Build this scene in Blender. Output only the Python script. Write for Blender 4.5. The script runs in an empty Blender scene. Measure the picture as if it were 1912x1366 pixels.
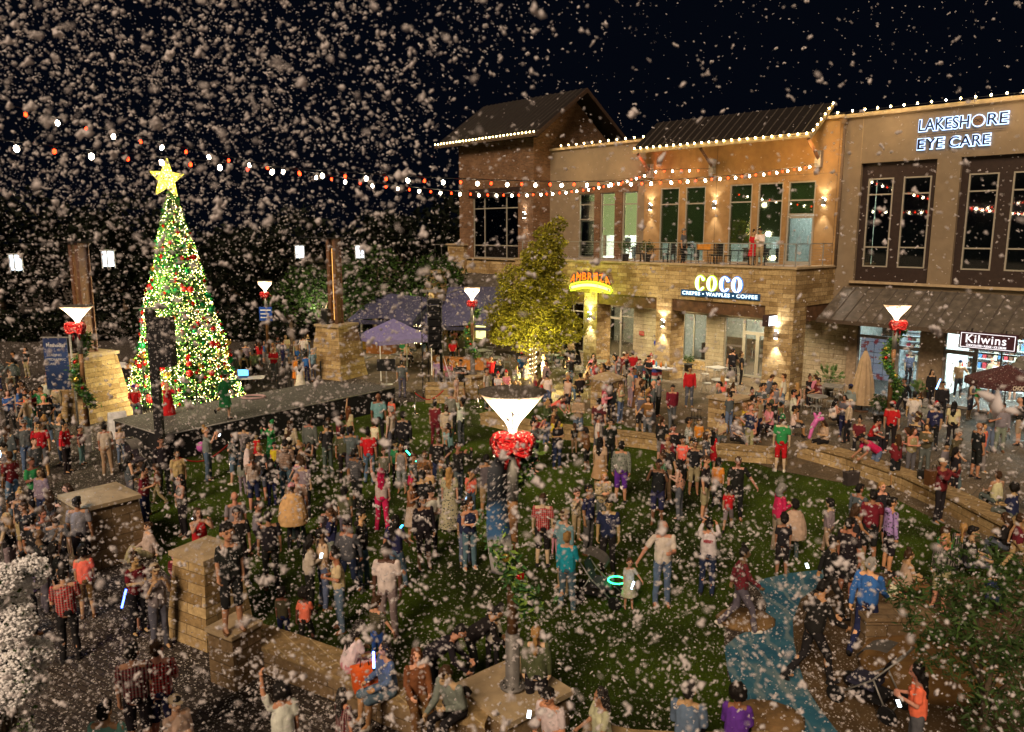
import bpy, bmesh, math, random
import numpy as np
from mathutils import Vector, Matrix, Euler
random.seed(11); RNG = np.random.default_rng(7)
R = math.radians
# ---------------- camera ----------------
FPX, CX, CY, HZ, CAMH = 1450.0, 956.0, 683.0, 434.0, 7.5
PIT = math.atan((CY-HZ)/FPX)
SC = bpy.context.scene
COL = SC.collection
cam_d = bpy.data.cameras.new('camera'); cam = bpy.data.objects.new('camera', cam_d); COL.objects.link(cam)
cam.location = (0, 0, CAMH); cam.rotation_euler = (math.pi/2-PIT, 0, 0)
cam_d.sensor_width = 36; cam_d.lens = 36*FPX/1912; cam_d.clip_start = .1; cam_d.clip_end = 900
cam_d.dof.use_dof = True; cam_d.dof.focus_distance = 30; cam_d.dof.aperture_fstop = 1.7
SC.camera = cam
# ---------------- sky, night ----------------
w = bpy.data.worlds.new('World'); SC.world = w; w.use_nodes = True
nt = w.node_tree; bg = nt.nodes['Background']
sky = nt.nodes.new('ShaderNodeTexSky'); sky.sky_type = 'NISHITA'; sky.sun_disc = False
sky.sun_elevation = R(-6); sky.sun_rotation = R(200)
add = nt.nodes.new('ShaderNodeMix'); add.data_type = 'RGBA'; add.blend_type = 'ADD'; add.inputs[0].default_value = 1; add.inputs[7].default_value = (.012, .02, .045, 1)
nt.links.new(sky.outputs[0], add.inputs[6]); nt.links.new(add.outputs[2], bg.inputs[0]); bg.inputs[1].default_value = 0.05
# one soft warm lamp high behind the camera (the flood of the square)
sun_d = bpy.data.lights.new('sun', 'SUN'); sun = bpy.data.objects.new('sun', sun_d); COL.objects.link(sun)
sun_d.energy = 1.85; sun_d.angle = R(22); sun_d.color = (1.0, .76, .54)
sun.rotation_euler = (R(52), 0, R(-22)); sun.location = (0, -5, 20)
SC.view_settings.view_transform = 'Standard'; SC.view_settings.look = 'None'
SC.view_settings.gamma = 1; SC.view_settings.exposure = 1.0
try:
    SC.cycles.max_bounces = 5; SC.cycles.diffuse_bounces = 2; SC.cycles.glossy_bounces = 2
    SC.cycles.transparent_max_bounces = 12; SC.cycles.transmission_bounces = 3
    SC.cycles.sample_clamp_indirect = 3; SC.cycles.sample_clamp_direct = 0
    SC.cycles.caustics_reflective = False; SC.cycles.caustics_refractive = False
    SC.cycles.use_denoising = True
except Exception: pass

# ---------------- measuring helpers ----------------
def ray(px, py):
    x = (px-CX)/FPX; v = (CY-py)/FPX; c, s = math.cos(PIT), math.sin(PIT)
    return Vector((x, c+v*s, -s+v*c))
def gp(px, py, z=0.0):
    "ground point seen at this place of the photograph"
    r = ray(px, py); t = (z-CAMH)/r.z
    return Vector((r.x*t, r.y*t, z))
def dp(px, py, y):
    "point at forward distance y"
    r = ray(px, py); t = y/r.y
    return Vector((r.x*t, y, CAMH+r.z*t))
KU = math.hypot(1356, 1471); UV_ = Vector((1356/KU, -1471/KU, 0)); NV_ = Vector((1471/KU, 1356/KU, 0))
ORG = Vector((11.713, 35.299, 0)); FROT = math.atan2(UV_.y, UV_.x)
def fw(u, n, z=0): return ORG+UV_*u+NV_*n+Vector((0, 0, z))
def un(p): d = Vector(p)-ORG; return d.dot(UV_), d.dot(NV_)
def onF(px, py, n):
    r = ray(px, py); t = (n+ORG.dot(NV_))/r.dot(NV_)
    p = Vector((0, 0, CAMH))+r*t
    return un(p)[0], p.z

# ---------------- materials ----------------
def hexl(h):
    h = h.lstrip('#'); o = []
    for i in (0, 2, 4):
        c = int(h[i:i+2], 16)/255; o.append(c/12.92 if c <= .04045 else ((c+.055)/1.055)**2.4)
    return tuple(o)
class NT:
    def __init__(s, name):
        s.m = bpy.data.materials.new(name); s.m.use_nodes = True; s.t = s.m.node_tree
        s.b = s.t.nodes['Principled BSDF']; s.b.inputs['Specular IOR Level'].default_value = .12; s.o = s.t.nodes['Material Output']
    def n(s, kind, **kw):
        nd = s.t.nodes.new('ShaderNode'+kind)
        for k, v in kw.items():
            if k in nd.inputs: nd.inputs[k].default_value = v
            else: setattr(nd, k, v)
        return nd
    def l(s, a, b): s.t.links.new(a, b)
    def ramp(s, fac, stops):
        r = s.n('ValToRGB'); e = r.color_ramp.elements
        while len(e) < len(stops): e.new(.5)
        for i, (p, c) in enumerate(stops):
            e[i].position = p; e[i].color = (*c, 1) if len(c) == 3 else c
        s.l(fac, r.inputs[0]); return r.outputs[0]
    def mix(s, f, a, b, mode='MIX'):
        m = s.n('Mix', data_type='RGBA', blend_type=mode)
        for k, v in ((0, f), (6, a), (7, b)):
            if hasattr(v, 'links') or hasattr(v, 'is_linked'): s.l(v, m.inputs[k])
            else: m.inputs[k].default_value = v if k == 0 else (*v, 1)
        return m.outputs[2]
    def bump(s, h, st=.3, d=.02):
        b = s.n('Bump', Strength=st, Distance=d); s.l(h, b.inputs['Height']); s.l(b.outputs[0], s.b.inputs['Normal'])
MATS = {}
def mat(name, c, rough=.8, metal=0, var=.25, scale=6, bump=0, spec=.3, flecks=0):
    if name in MATS: return MATS[name]
    t = NT(name); co = t.n('TexCoord').outputs['Object']
    nz = t.n('TexNoise', Scale=scale, Detail=5); t.l(co, nz.inputs['Vector'])
    c1 = tuple(max(0, x*(1-var)) for x in c); c2 = tuple(min(1, x*(1+var)) for x in c)
    col = t.ramp(nz.outputs[0], [(.3, c1), (.7, c2)])
    if flecks:
        vo = t.n('TexVoronoi', Scale=flecks); t.l(co, vo.inputs['Vector'])
        f = t.ramp(vo.outputs['Distance'], [(.10, (1, 1, 1)), (.2, (0, 0, 0))])
        col = t.mix(f, col, (.6, .56, .52))
    t.l(col, t.b.inputs['Base Color'])
    t.b.inputs['Roughness'].default_value = rough; t.b.inputs['Metallic'].default_value = metal
    t.b.inputs['Specular IOR Level'].default_value = spec
    if bump: t.bump(nz.outputs[0], bump, .02)
    MATS[name] = t.m; return t.m
def emis(name, c, st, sample=True):
    if name in MATS: return MATS[name]
    t = NT(name); t.b.inputs['Base Color'].default_value = (*[x*.3 for x in c], 1)
    t.b.inputs['Emission Color'].default_value = (*c, 1); t.b.inputs['Emission Strength'].default_value = st
    if not sample: t.m.cycles.emission_sampling = 'NONE'
    MATS[name] = t.m; return t.m
def objcol(name, rough=.9, pattern=None, flecks=0, spec=.15):
    "cloth, hair and skin take each thing's own colour"
    if name in MATS: return MATS[name]
    t = NT(name); oi = t.n('ObjectInfo'); co = t.n('TexCoord').outputs['Object']
    col = oi.outputs['Color']
    nz = t.n('TexNoise', Scale=9, Detail=4); t.l(co, nz.inputs['Vector'])
    k = t.ramp(nz.outputs[0], [(.3, (.78, .78, .78)), (.7, (1.1, 1.1, 1.1))])
    col = t.mix(1.0, col, k, 'MULTIPLY')
    if pattern == 'stripe':
        wv = t.n('TexWave', Scale=7, bands_direction='Z'); t.l(co, wv.inputs['Vector'])
        f = t.ramp(wv.outputs[0], [(.45, (0, 0, 0)), (.6, (.75, .75, .75))]); col = t.mix(f, col, (.03, .03, .035))
    if pattern == 'plaid':
        a = t.n('TexWave', Scale=7, bands_direction='Z'); b = t.n('TexWave', Scale=7, bands_direction='X')
        t.l(co, a.inputs['Vector']); t.l(co, b.inputs['Vector'])
        f1 = t.ramp(a.outputs[0], [(.5, (0, 0, 0)), (.6, (.7, .7, .7))]); f2 = t.ramp(b.outputs[0], [(.5, (0, 0, 0)), (.65, (.35, .35, .35))])
        col = t.mix(f1, col, (.02, .02, .02)); col = t.mix(f2, col, (.5, .45, .4))
    if pattern == 'floral':
        v = t.n('TexVoronoi', Scale=16); t.l(co, v.inputs['Vector'])
        f = t.ramp(v.outputs['Distance'], [(.25, (1, 1, 1)), (.4, (0, 0, 0))]); col = t.mix(f, col, (.05, .06, .05))
    if flecks:
        vo = t.n('TexVoronoi', Scale=flecks); t.l(co, vo.inputs['Vector'])
        f = t.ramp(vo.outputs['Distance'], [(.16, (1, 1, 1)), (.26, (0, 0, 0))]); col = t.mix(f, col, (.6, .56, .52))
    t.l(col, t.b.inputs['Base Color']); t.b.inputs['Roughness'].default_value = rough
    t.b.inputs['Specular IOR Level'].default_value = spec
    wn = t.n('TexNoise', Scale=14, Detail=3); t.l(co, wn.inputs['Vector']); t.bump(wn.outputs[0], .5, .02)
    MATS[name] = t.m; return t.m
def masonry(name, c1, c2, mortar, bw, rh, scale=1, msize=.012, bump=.6, noise=.35):
    t = NT(name); uv = t.n('UVMap').outputs[0]
    nz0 = t.n('TexNoise', Scale=1.3, Detail=2); t.l(uv, nz0.inputs['Vector'])
    br = t.n('TexBrick', Scale=1, offset=.37, squash=1.6, squash_frequency=3); br.offset_frequency = 2
    t.l(uv, br.inputs['Vector'])
    for k, v in (('Color1', (*c1, 1)), ('Color2', (*c2, 1)), ('Mortar', (*mortar, 1))): br.inputs[k].default_value = v
    br.inputs['Mortar Size'].default_value = msize; br.inputs['Mortar Smooth'].default_value = .3
    br.inputs['Brick Width'].default_value = bw; br.inputs['Row Height'].default_value = rh; br.inputs['Bias'].default_value = -.1
    n2 = t.n('TexNoise', Scale=9, Detail=6, Roughness=.7); t.l(uv, n2.inputs['Vector'])
    k = t.ramp(n2.outputs[0], [(.3, (1-noise,)*3), (.7, (1+noise*.4,)*3)])
    k2 = t.ramp(nz0.outputs[0], [(.35, (.75, .72, .7)), (.65, (1.1, 1.1, 1.1))])
    col = t.mix(1.0, br.outputs[0], k, 'MULTIPLY'); col = t.mix(1.0, col, k2, 'MULTIPLY')
    t.l(col, t.b.inputs['Base Color']); t.b.inputs['Roughness'].default_value = .9
    mth = t.n('Math', operation='MULTIPLY_ADD'); t.l(br.outputs['Fac'], mth.inputs[0]); mth.inputs[1].default_value = -.9; t.l(n2.outputs[0], mth.inputs[2])
    t.bump(mth.outputs[0], bump, .03); MATS[name] = t.m; return t.m
def glassmat(name, tint=(.8, .9, .9), refl=.12, clear=.9):
    if name in MATS: return MATS[name]
    t = NT(name); t.t.nodes.remove(t.b)
    tr = t.n('BsdfTransparent', Color=(*[x*clear for x in tint], 1)); gl = t.n('BsdfGlossy', Roughness=.03, Color=(1, 1, 1, 1))
    fr = t.n('Fresnel', IOR=1.5); ad = t.n('Math', operation='ADD'); t.l(fr.outputs[0], ad.inputs[0]); ad.inputs[1].default_value = refl-.04
    mx = t.n('MixShader'); t.l(ad.outputs[0], mx.inputs[0]); t.l(tr.outputs[0], mx.inputs[1]); t.l(gl.outputs[0], mx.inputs[2])
    t.l(mx.outputs[0], t.o.inputs[0]); MATS[name] = t.m; return t.m

# ---------------- objects ----------------
def tag(o, label=None, cat=None, group=None, kind=None):
    if label: o['label'] = label
    if cat: o['category'] = cat
    if group: o['group'] = group
    if kind: o['kind'] = kind
    return o
def thing(name, label, cat, loc=(0, 0, 0), rz=0, group=None):
    o = bpy.data.objects.new(name, None); COL.objects.link(o); o.location = loc; o.rotation_euler = (0, 0, rz)
    o.empty_display_size = .2
    return tag(o, label, cat, group)
def link(name, me, parent=None):
    o = bpy.data.objects.new(name, me); COL.objects.link(o)
    if parent: o.parent = parent
    return o
def copy_tree(src, dst_parent=None):
    c = src.copy(); COL.objects.link(c); c.parent = dst_parent
    for ch in src.children: copy_tree(ch, c)
    return c
class MB:
    "mesh collector; uv in metres"
    def __init__(s): s.v = []; s.f = []; s.mi = []; s.smooth = []
    def add(s, vs, fs, mi=0, M=None, sm=False):
        k = len(s.v)
        for p in vs:
            p = Vector(p); s.v.append(M @ p if M is not None else p)
        for f in fs: s.f.append([i+k for i in f]); s.mi.append(mi); s.smooth.append(sm)
        return s
    def box(s, a, b, mi=0, M=None):
        (x0, y0, z0), (x1, y1, z1) = a, b
        return s.add([(x0, y0, z0), (x1, y0, z0), (x1, y1, z0), (x0, y1, z0), (x0, y0, z1), (x1, y0, z1), (x1, y1, z1), (x0, y1, z1)],
                     [(0, 3, 2, 1), (4, 5, 6, 7), (0, 1, 5, 4), (1, 2, 6, 5), (2, 3, 7, 6), (3, 0, 4, 7)], mi, M)
    def cbox(s, c, sz, mi=0, M=None, rz=0):
        m = Matrix.Translation(c) @ Matrix.Rotation(rz, 4, 'Z')
        if M is not None: m = M @ m
        x, y, z = sz[0]/2, sz[1]/2, sz[2]/2
        return s.box((-x, -y, -z), (x, y, z), mi, m)
    def prism(s, poly, z0, z1, mi=0, M=None, top=None):
        n = len(poly); tp = top or poly
        vs = [(p[0], p[1], z0) for p in poly]+[(p[0], p[1], z1) for p in tp]
        fs = [tuple(range(n-1, -1, -1)), tuple(range(n, 2*n))]+[(i, (i+1) % n, n+(i+1) % n, n+i) for i in range(n)]
        return s.add(vs, fs, mi, M)
    def frustum(s, c, sx0, sy0, sx1, sy1, z0, z1, mi=0, M=None, rz=0):
        q = lambda sx, sy: [(c[0]+math.cos(rz)*a*sx/2-math.sin(rz)*b*sy/2, c[1]+math.sin(rz)*a*sx/2+math.cos(rz)*b*sy/2) for a, b in ((-1, -1), (1, -1), (1, 1), (-1, 1))]
        return s.prism(q(sx0, sy0), z0, z1, mi, M, q(sx1, sy1))
    def lathe(s, prof, seg=16, mi=0, M=None, c=(0, 0), caps=True, sm=True):
        vs = []; fs = []
        for r, z in prof:
            for k in range(seg):
                a = 2*math.pi*k/seg; vs.append((c[0]+r*math.cos(a), c[1]+r*math.sin(a), z))
        for i in range(len(prof)-1):
            for k in range(seg):
                k2 = (k+1) % seg; fs.append((i*seg+k, i*seg+k2, (i+1)*seg+k2, (i+1)*seg+k))
        s.add(vs, fs, mi, M, sm)
        if caps:
            k = len(s.v)-len(vs)
            s.f.append([k+i for i in range(seg-1, -1, -1)]); s.mi.append(mi); s.smooth.append(False)
            s.f.append([k+(len(prof)-1)*seg+i for i in range(seg)]); s.mi.append(mi); s.smooth.append(False)
        return s
    def tube(s, pts, r, seg=8, mi=0, M=None, sm=True):
        pts = [Vector(p) for p in pts]; n = len(pts); rs = r if isinstance(r, (list, tuple)) else [r]*n
        vs = []; fs = []
        for i, p in enumerate(pts):
            d = (pts[min(i+1, n-1)]-pts[max(i-1, 0)])
            if d.length < 1e-7: d = Vector((0, 0, 1))
            d.normalize(); a = d.cross(Vector((0, 0, 1)) if abs(d.z) < .95 else Vector((1, 0, 0))).normalized(); b = d.cross(a)
            for k in range(seg):
                t = 2*math.pi*k/seg; vs.append(p+(a*math.cos(t)+b*math.sin(t))*rs[i])
        for i in range(n-1):
            for k in range(seg):
                k2 = (k+1) % seg; fs.append((i*seg+k2, i*seg+k, (i+1)*seg+k, (i+1)*seg+k2))
        fs.append(tuple(range(seg))); fs.append(tuple((n-1)*seg+i for i in range(seg-1, -1, -1)))
        return s.add(vs, fs, mi, M, sm)
    def ball(s, c, r, seg=10, rings=7, mi=0, M=None):
        rr = r if isinstance(r, (tuple, list)) else (r, r, r)
        vs = [(c[0], c[1], c[2]-rr[2])]; fs = []
        for i in range(1, rings):
            t = math.pi*i/rings
            for k in range(seg):
                a = 2*math.pi*k/seg; vs.append((c[0]+rr[0]*math.sin(t)*math.cos(a), c[1]+rr[1]*math.sin(t)*math.sin(a), c[2]-rr[2]*math.cos(t)))
        vs.append((c[0], c[1], c[2]+rr[2])); L = len(vs)-1
        for k in range(seg):
            k2 = (k+1) % seg; fs.append((0, 1+k2, 1+k)); fs.append((L, L-seg+k, L-seg+k2))
            for i in range(rings-2): fs.append((1+i*seg+k, 1+i*seg+k2, 1+(i+1)*seg+k2, 1+(i+1)*seg+k))
        return s.add(vs, fs, mi, M, True)
    def mesh(s, name, mats, bevel=0):
        me = bpy.data.meshes.new(name); me.from_pydata([tuple(v) for v in s.v], [], s.f)
        for m in (mats if isinstance(mats, (list, tuple)) else [mats]): me.materials.append(m)
        me.polygons.foreach_set('material_index', s.mi); me.polygons.foreach_set('use_smooth', s.smooth)
        if len(me.polygons) < 60000:
            uv = me.uv_layers.new(name='UVMap').data; V = me.vertices
            for p in me.polygons:
                nx, ny, nz = p.normal
                if abs(nz) > .72:
                    for li in p.loop_indices: q = V[me.loops[li].vertex_index].co; uv[li].uv = (q.x, q.y)
                else:
                    h = math.hypot(nx, ny) or 1; tx, ty = -ny/h, nx/h
                    for li in p.loop_indices: q = V[me.loops[li].vertex_index].co; uv[li].uv = (q.x*tx+q.y*ty, q.z)
        return me
    def build(s, name, mats, parent=None):
        return link(name, s.mesh(name, mats), parent)
def textmesh(name, txt, mats, size=1, extrude=.03, offset=0, width=None, height=None, parent=None, loc=(0, 0, 0), rot=(math.pi/2, 0, 0), align='LEFT', bold=0, spacing=1):
    cu = bpy.data.curves.new(name, 'FONT'); cu.body = txt; cu.size = size; cu.extrude = extrude; cu.offset = offset+bold
    cu.align_x = align; cu.space_character = spacing; cu.resolution_u = 4
    o = bpy.data.objects.new(name+'_src', cu); COL.objects.link(o); bpy.context.view_layer.update()
    me = bpy.data.meshes.new_from_object(o.evaluated_get(bpy.context.evaluated_depsgraph_get()))
    bpy.data.objects.remove(o)
    xs = [v.co.x for v in me.vertices]; ys = [v.co.y for v in me.vertices]
    if width:
        sx = width/(max(xs)-min(xs)); x0 = min(xs) if align == 'LEFT' else (min(xs)+max(xs))/2
        sy = (height/(max(ys)-min(ys))) if height else 1; y0 = min(ys)
        for v in me.vertices: v.co.x = (v.co.x-x0)*sx; v.co.y = (v.co.y-y0)*sy
    me.materials.clear()
    for m in (mats if isinstance(mats, (list, tuple)) else [mats]): me.materials.append(m)
    ob = link(name, me, parent); ob.location = loc; ob.rotation_euler = rot
    return ob
def lamp(name, kind, loc, energy, color, size=.1, parent=None, rot=None, spot=None):
    d = bpy.data.lights.new(name, kind); d.energy = energy; d.color = color
    if kind in ('POINT', 'SPOT'): d.shadow_soft_size = size
    if kind == 'AREA': d.shape = 'RECTANGLE'; d.size = size[0]; d.size_y = size[1]
    if spot: d.spot_size = spot; d.spot_blend = .6
    o = bpy.data.objects.new(name, d); COL.objects.link(o); o.location = loc
    if rot: o.rotation_euler = rot
    if parent: o.parent = parent
    return o
WARM = (1, .72, .42); WHITE = (1, .95, .88)
# shared materials
STONE = masonry('limestone_ashlar', (.52, .38, .19), (.24, .15, .06), (.15, .105, .055), .62, .2, msize=.008, noise=.45)
STONE_DK = masonry('limestone_weathered', (.26, .18, .10), (.18, .125, .07), (.12, .085, .05), .6, .22, msize=.01)
BRICK = masonry('red_brown_brick', (.22, .115, .06), (.12, .06, .032), (.2, .15, .1), .24, .085, msize=.012, bump=.4)
CAP = mat('limestone_cap', (.36, .27, .16), .85, var=.2, scale=5, bump=.4)
STUCCO_O = mat('ochre_stucco', (.28, .165, .065), .95, var=.18, scale=3, bump=.15)
STUCCO_B = mat('taupe_stucco', (.20, .15, .095), .95, var=.10, scale=3, bump=.15)
DARKPAN = mat('dark_brown_panel', (.028, .016, .012), .6)
ROOFM = mat('dark_standing_seam_metal', (.022, .018, .016), .45, metal=.3, var=.2)
SLATE = mat('grey_seam_metal', (.10, .085, .07), .55, metal=.3, var=.4, scale=4)
WOODB = mat('dark_stained_beam', (.10, .05, .025), .7, var=.4, scale=4)
FRAME = mat('champagne_aluminium', (.32, .29, .23), .5, metal=.2, var=.05)
BLACK = mat('black_metal', (.012, .012, .013), .45, metal=.2)
DKCLOTH = mat('black_scrim', (.012, .011, .012), .85, flecks=14)
def blindmat():
    t = NT('olive_roller_blind'); t.b.inputs['Base Color'].default_value = (.27, .26, .14, 1); t.b.inputs['Roughness'].default_value = .9; tr = t.n('BsdfTranslucent', Color=(.30, .33, .16, 1)); mx = t.n('MixShader'); mx.inputs[0].default_value = .5
    t.l(t.b.outputs[0], mx.inputs[1]); t.l(tr.outputs[0], mx.inputs[2]); t.l(mx.outputs[0], t.o.inputs[0]); return t.m
BLIND = blindmat()
GLASS = glassmat('window_glass', refl=.09, clear=.92)
GLASSD = glassmat('window_glass_dark', refl=.16, tint=(.8, .9, .82), clear=.88)
GREYM = mat('galvanised_metal', (.3, .29, .27), .45, metal=.5, var=.15)
POLEM = mat('grey_painted_pole', (.16, .15, .14), .5, metal=.3)
LEDW = emis('warm_led', (1, .78, .38), 14, False)
WOODT = mat('brown_wood_planter', (.32, .14, .045), .7, var=.3)
# ================= ground =================
def paver(name, c1, c2, mort, bw, rh, fl, rot=.5):
    t = NT(name); co = t.n('TexCoord').outputs['Object']; mp = t.n('Mapping'); mp.inputs['Rotation'].default_value = (0, 0, rot)
    t.l(co, mp.inputs[0]); br = t.n('TexBrick', offset=.5); t.l(mp.outputs[0], br.inputs[0])
    for k, v in (('Color1', (*c1, 1)), ('Color2', (*c2, 1)), ('Mortar', (*mort, 1))): br.inputs[k].default_value = v
    br.inputs['Scale'].default_value = 1; br.inputs['Brick Width'].default_value = bw; br.inputs['Row Height'].default_value = rh; br.inputs['Mortar Size'].default_value = .01
    n = t.n('TexNoise', Scale=.8, Detail=6, Roughness=.65); t.l(co, n.inputs['Vector'])
    col = t.mix(1.0, br.outputs[0], t.ramp(n.outputs[0], [(.3, (.55, .55, .55)), (.7, (1.25, 1.2, 1.15))]), 'MULTIPLY')
    # settled foam specks
    n3 = t.n('TexNoise', Scale=.5, Detail=3); t.l(co, n3.inputs['Vector'])
    for sc, lo, hi in ((9, .13, .19), (19, .18, .25)):
        v = t.n('TexVoronoi', Scale=sc); v.inputs['Randomness'].default_value = 1; t.l(co, v.inputs['Vector'])
        f = t.ramp(v.outputs['Distance'], [(lo, (fl,)*3), (hi, (0, 0, 0))])
        m = t.mix(1.0, f, t.ramp(n3.outputs[0], [(.3, (.3, .3, .3)), (.6, (1, 1, 1))]), 'MULTIPLY')
        col = t.mix(m, col, (.6, .55, .5))
    t.l(col, t.b.inputs['Base Color']); t.b.inputs['Roughness'].default_value = .75
    mth = t.n('Math', operation='MULTIPLY_ADD'); t.l(br.outputs['Fac'], mth.inputs[0]); mth.inputs[1].default_value = -.5; t.l(n.outputs[0], mth.inputs[2]); t.bump(mth.outputs[0], .4, .02)
    return t.m
PAVE = paver('grey_brick_paving', (.075, .062, .052), (.05, .04, .035), (.02, .017, .014), .22, .11, 1)
PATIO = paver('tan_patio_paving', (.14, .105, .065), (.10, .078, .05), (.05, .04, .03), .6, .6, .5, FROT)
TANC = paver('tan_stained_concrete', (.10, .065, .032), (.08, .052, .027), (.05, .035, .02), 2.2, 1.6, .5, .3)
def lawnmat():
    t = NT('lawn_grass'); co = t.n('TexCoord').outputs['Object']
    a = t.n('TexNoise', Scale=.35, Detail=3); b = t.n('TexNoise', Scale=30, Detail=5, Roughness=.8); t.l(co, a.inputs['Vector']); t.l(co, b.inputs['Vector'])
    c = t.ramp(b.outputs[0], [(.3, (.008, .013, .001)), (.5, (.03, .045, .003)), (.75, (.075, .105, .008))])
    c = t.mix(1.0, c, t.ramp(a.outputs[0], [(.32, (.3, .3, .3)), (.68, (2.0, 2.3, 1.3))]), 'MULTIPLY')
    v = t.n('TexVoronoi', Scale=11); t.l(co, v.inputs['Vector'])
    f = t.ramp(v.outputs['Distance'], [(.10, (.8, .8, .8)), (.17, (0, 0, 0))]); c = t.mix(f, c, (.5, .45, .38))
    t.l(c, t.b.inputs['Base Color']); t.b.inputs['Roughness'].default_value = .95; t.bump(b.outputs[0], .9, .05); return t.m
LAWN = lawnmat()
def bluemat():
    t = NT('blue_stained_path'); co = t.n('TexCoord').outputs['Object']
    a = t.n('TexNoise', Scale=.9, Detail=6, Distortion=1.5); b = t.n('TexWave', Scale=.8, Distortion=9, Detail=4); t.l(co, a.inputs['Vector']); t.l(co, b.inputs['Vector'])
    c = t.ramp(a.outputs[0], [(.3, (.012, .065, .115)), (.5, (.03, .115, .17)), (.7, (.11, .17, .19))])
    c = t.mix(t.ramp(b.outputs[0], [(.8, (0, 0, 0)), (1, (.5, .5, .5))]), c, (.22, .26, .25))
    v = t.n('TexVoronoi', Scale=8); t.l(co, v.inputs['Vector'])
    c = t.mix(t.ramp(v.outputs['Distance'], [(.10, (.8, .8, .8)), (.16, (0, 0, 0))]), c, (.5, .45, .42))
    t.l(c, t.b.inputs['Base Color']); t.b.inputs['Roughness'].default_value = .6; t.bump(a.outputs[0], .3, .03); return t.m
BLUE = bluemat()
def sheet(name, pts, z, m):
    me = bpy.data.meshes.new(name); bm = bmesh.new()
    vs = [bm.verts.new((p[0], p[1], z)) for p in pts]; f = bm.faces.new(vs)
    if f.normal.z < 0: bmesh.ops.reverse_faces(bm, faces=[f])
    bm.normal_update()
    for f in bm.faces:
        if f.normal.z < 0: f.normal_flip()
    bmesh.ops.triangulate(bm, faces=bm.faces[:]); bm.to_mesh(me); bm.free(); me.materials.append(m)
    return tag(link(name, me), kind='structure')
sheet('ground', [(-400, -60), (400, -60), (400, 500), (-400, 500)], 0, PAVE)
LAWN_PX = [(256, 960), (290, 870), (520, 790), (735, 752), (1000, 742), (1170, 795), (1460, 880), (1640, 915), (1860, 1030), (1930, 1075), (1740, 1080), (1560, 1062), (1400, 1088), (1360, 1130), (1352, 1200), (1358, 1262), (1390, 1320), (1430, 1366), (1500, 1560), (1200, 1500), (900, 1400), (700, 1320), (500, 1225), (395, 1150), (300, 1060)]
LP = [gp(*p) for p in LAWN_PX]
sheet('lawn', LP, .008, LAWN)
sheet('blue_path', [gp(*p) for p in [(1400, 1088), (1470, 1072), (1560, 1062), (1530, 1095), (1495, 1120), (1480, 1160), (1482, 1200), (1490, 1240), (1505, 1285), (1530, 1325), (1562, 1366), (1610, 1430), (1680, 1560), (1540, 1560), (1490, 1430), (1455, 1366), (1425, 1335), (1396, 1312), (1370, 1290), (1358, 1250), (1352, 1210), (1375, 1190), (1425, 1165), (1432, 1130), (1418, 1105)]], .024, BLUE)
sheet('concrete_path', [gp(*p) for p in [(1560, 1062), (1740, 1080), (1930, 1075), (2300, 1150), (2300, 1560), (1660, 1560), (1560, 1366), (1500, 1275), (1476, 1200), (1485, 1120), (1530, 1100)]], .018, TANC)
PAT = [gp(800, 742), gp(1000, 742), gp(1170, 795), gp(1460, 880), gp(1640, 915), gp(1860, 1030), gp(1930, 1075), fw(18, -14), fw(18, 3.7), fw(-30, 3.7), fw(-30, -8), fw(-17, -11.5)]
sheet('patio_paving', PAT, .012, PATIO)

# ================= main building (local axes: x along the front, y inward) =================
def loc_thing(name, label, cat, group=None, u=0, n=0, z=0):
    return thing(name, label, cat, fw(u, n, z), FROT, group)
BLD = loc_thing('commercial_building', 'two-storey stone and stucco building with a brick gabled tower and balcony over the cafe', 'building')
def wallgrid(mb, u0, u1, z0, z1, n, t, ops, mi=0):
    us = sorted(set([u0, u1]+[x for o in ops for x in (o[0], o[1]) if u0 < x < u1])); zs = sorted(set([z0, z1]+[x for o in ops for x in (o[2], o[3]) if z0 < x < z1]))
    hole = lambda a, b: any(o[0] < a < o[1] and o[2] < b < o[3] for o in ops)
    for i in range(len(us)-1):
        for j in range(len(zs)-1):
            if hole((us[i]+us[i+1])/2, (zs[j]+zs[j+1])/2): continue
            a, b, c, d = us[i], us[i+1], zs[j], zs[j+1]
            mb.add([(a, n, c), (b, n, c), (b, n, d), (a, n, d)], [(0, 1, 2, 3)], mi); mb.add([(a, n+t, c), (b, n+t, c), (b, n+t, d), (a, n+t, d)], [(3, 2, 1, 0)], mi)
    for a, b, c, d in ops:
        a, b, c, d = max(a, u0), min(b, u1), max(c, z0), min(d, z1)
        mb.add([(a, n, c), (a, n, d), (a, n+t, d), (a, n+t, c)], [(0, 1, 2, 3)], mi); mb.add([(b, n, c), (b, n, d), (b, n+t, d), (b, n+t, c)], [(3, 2, 1, 0)], mi)
        mb.add([(a, n, d), (b, n, d), (b, n+t, d), (a, n+t, d)], [(0, 1, 2, 3)], mi)
        if c > z0: mb.add([(a, n, c), (b, n, c), (b, n+t, c), (a, n+t, c)], [(3, 2, 1, 0)], mi)
    mb.add([(u0, n, z0), (u0, n+t, z0), (u0, n+t, z1), (u0, n, z1)], [(3, 2, 1, 0)], mi); mb.add([(u1, n, z0), (u1, n+t, z0), (u1, n+t, z1), (u1, n, z1)], [(0, 1, 2, 3)], mi)
    mb.add([(u0, n, z1), (u1, n, z1), (u1, n+t, z1), (u0, n+t, z1)], [(0, 1, 2, 3)], mi)
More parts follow.
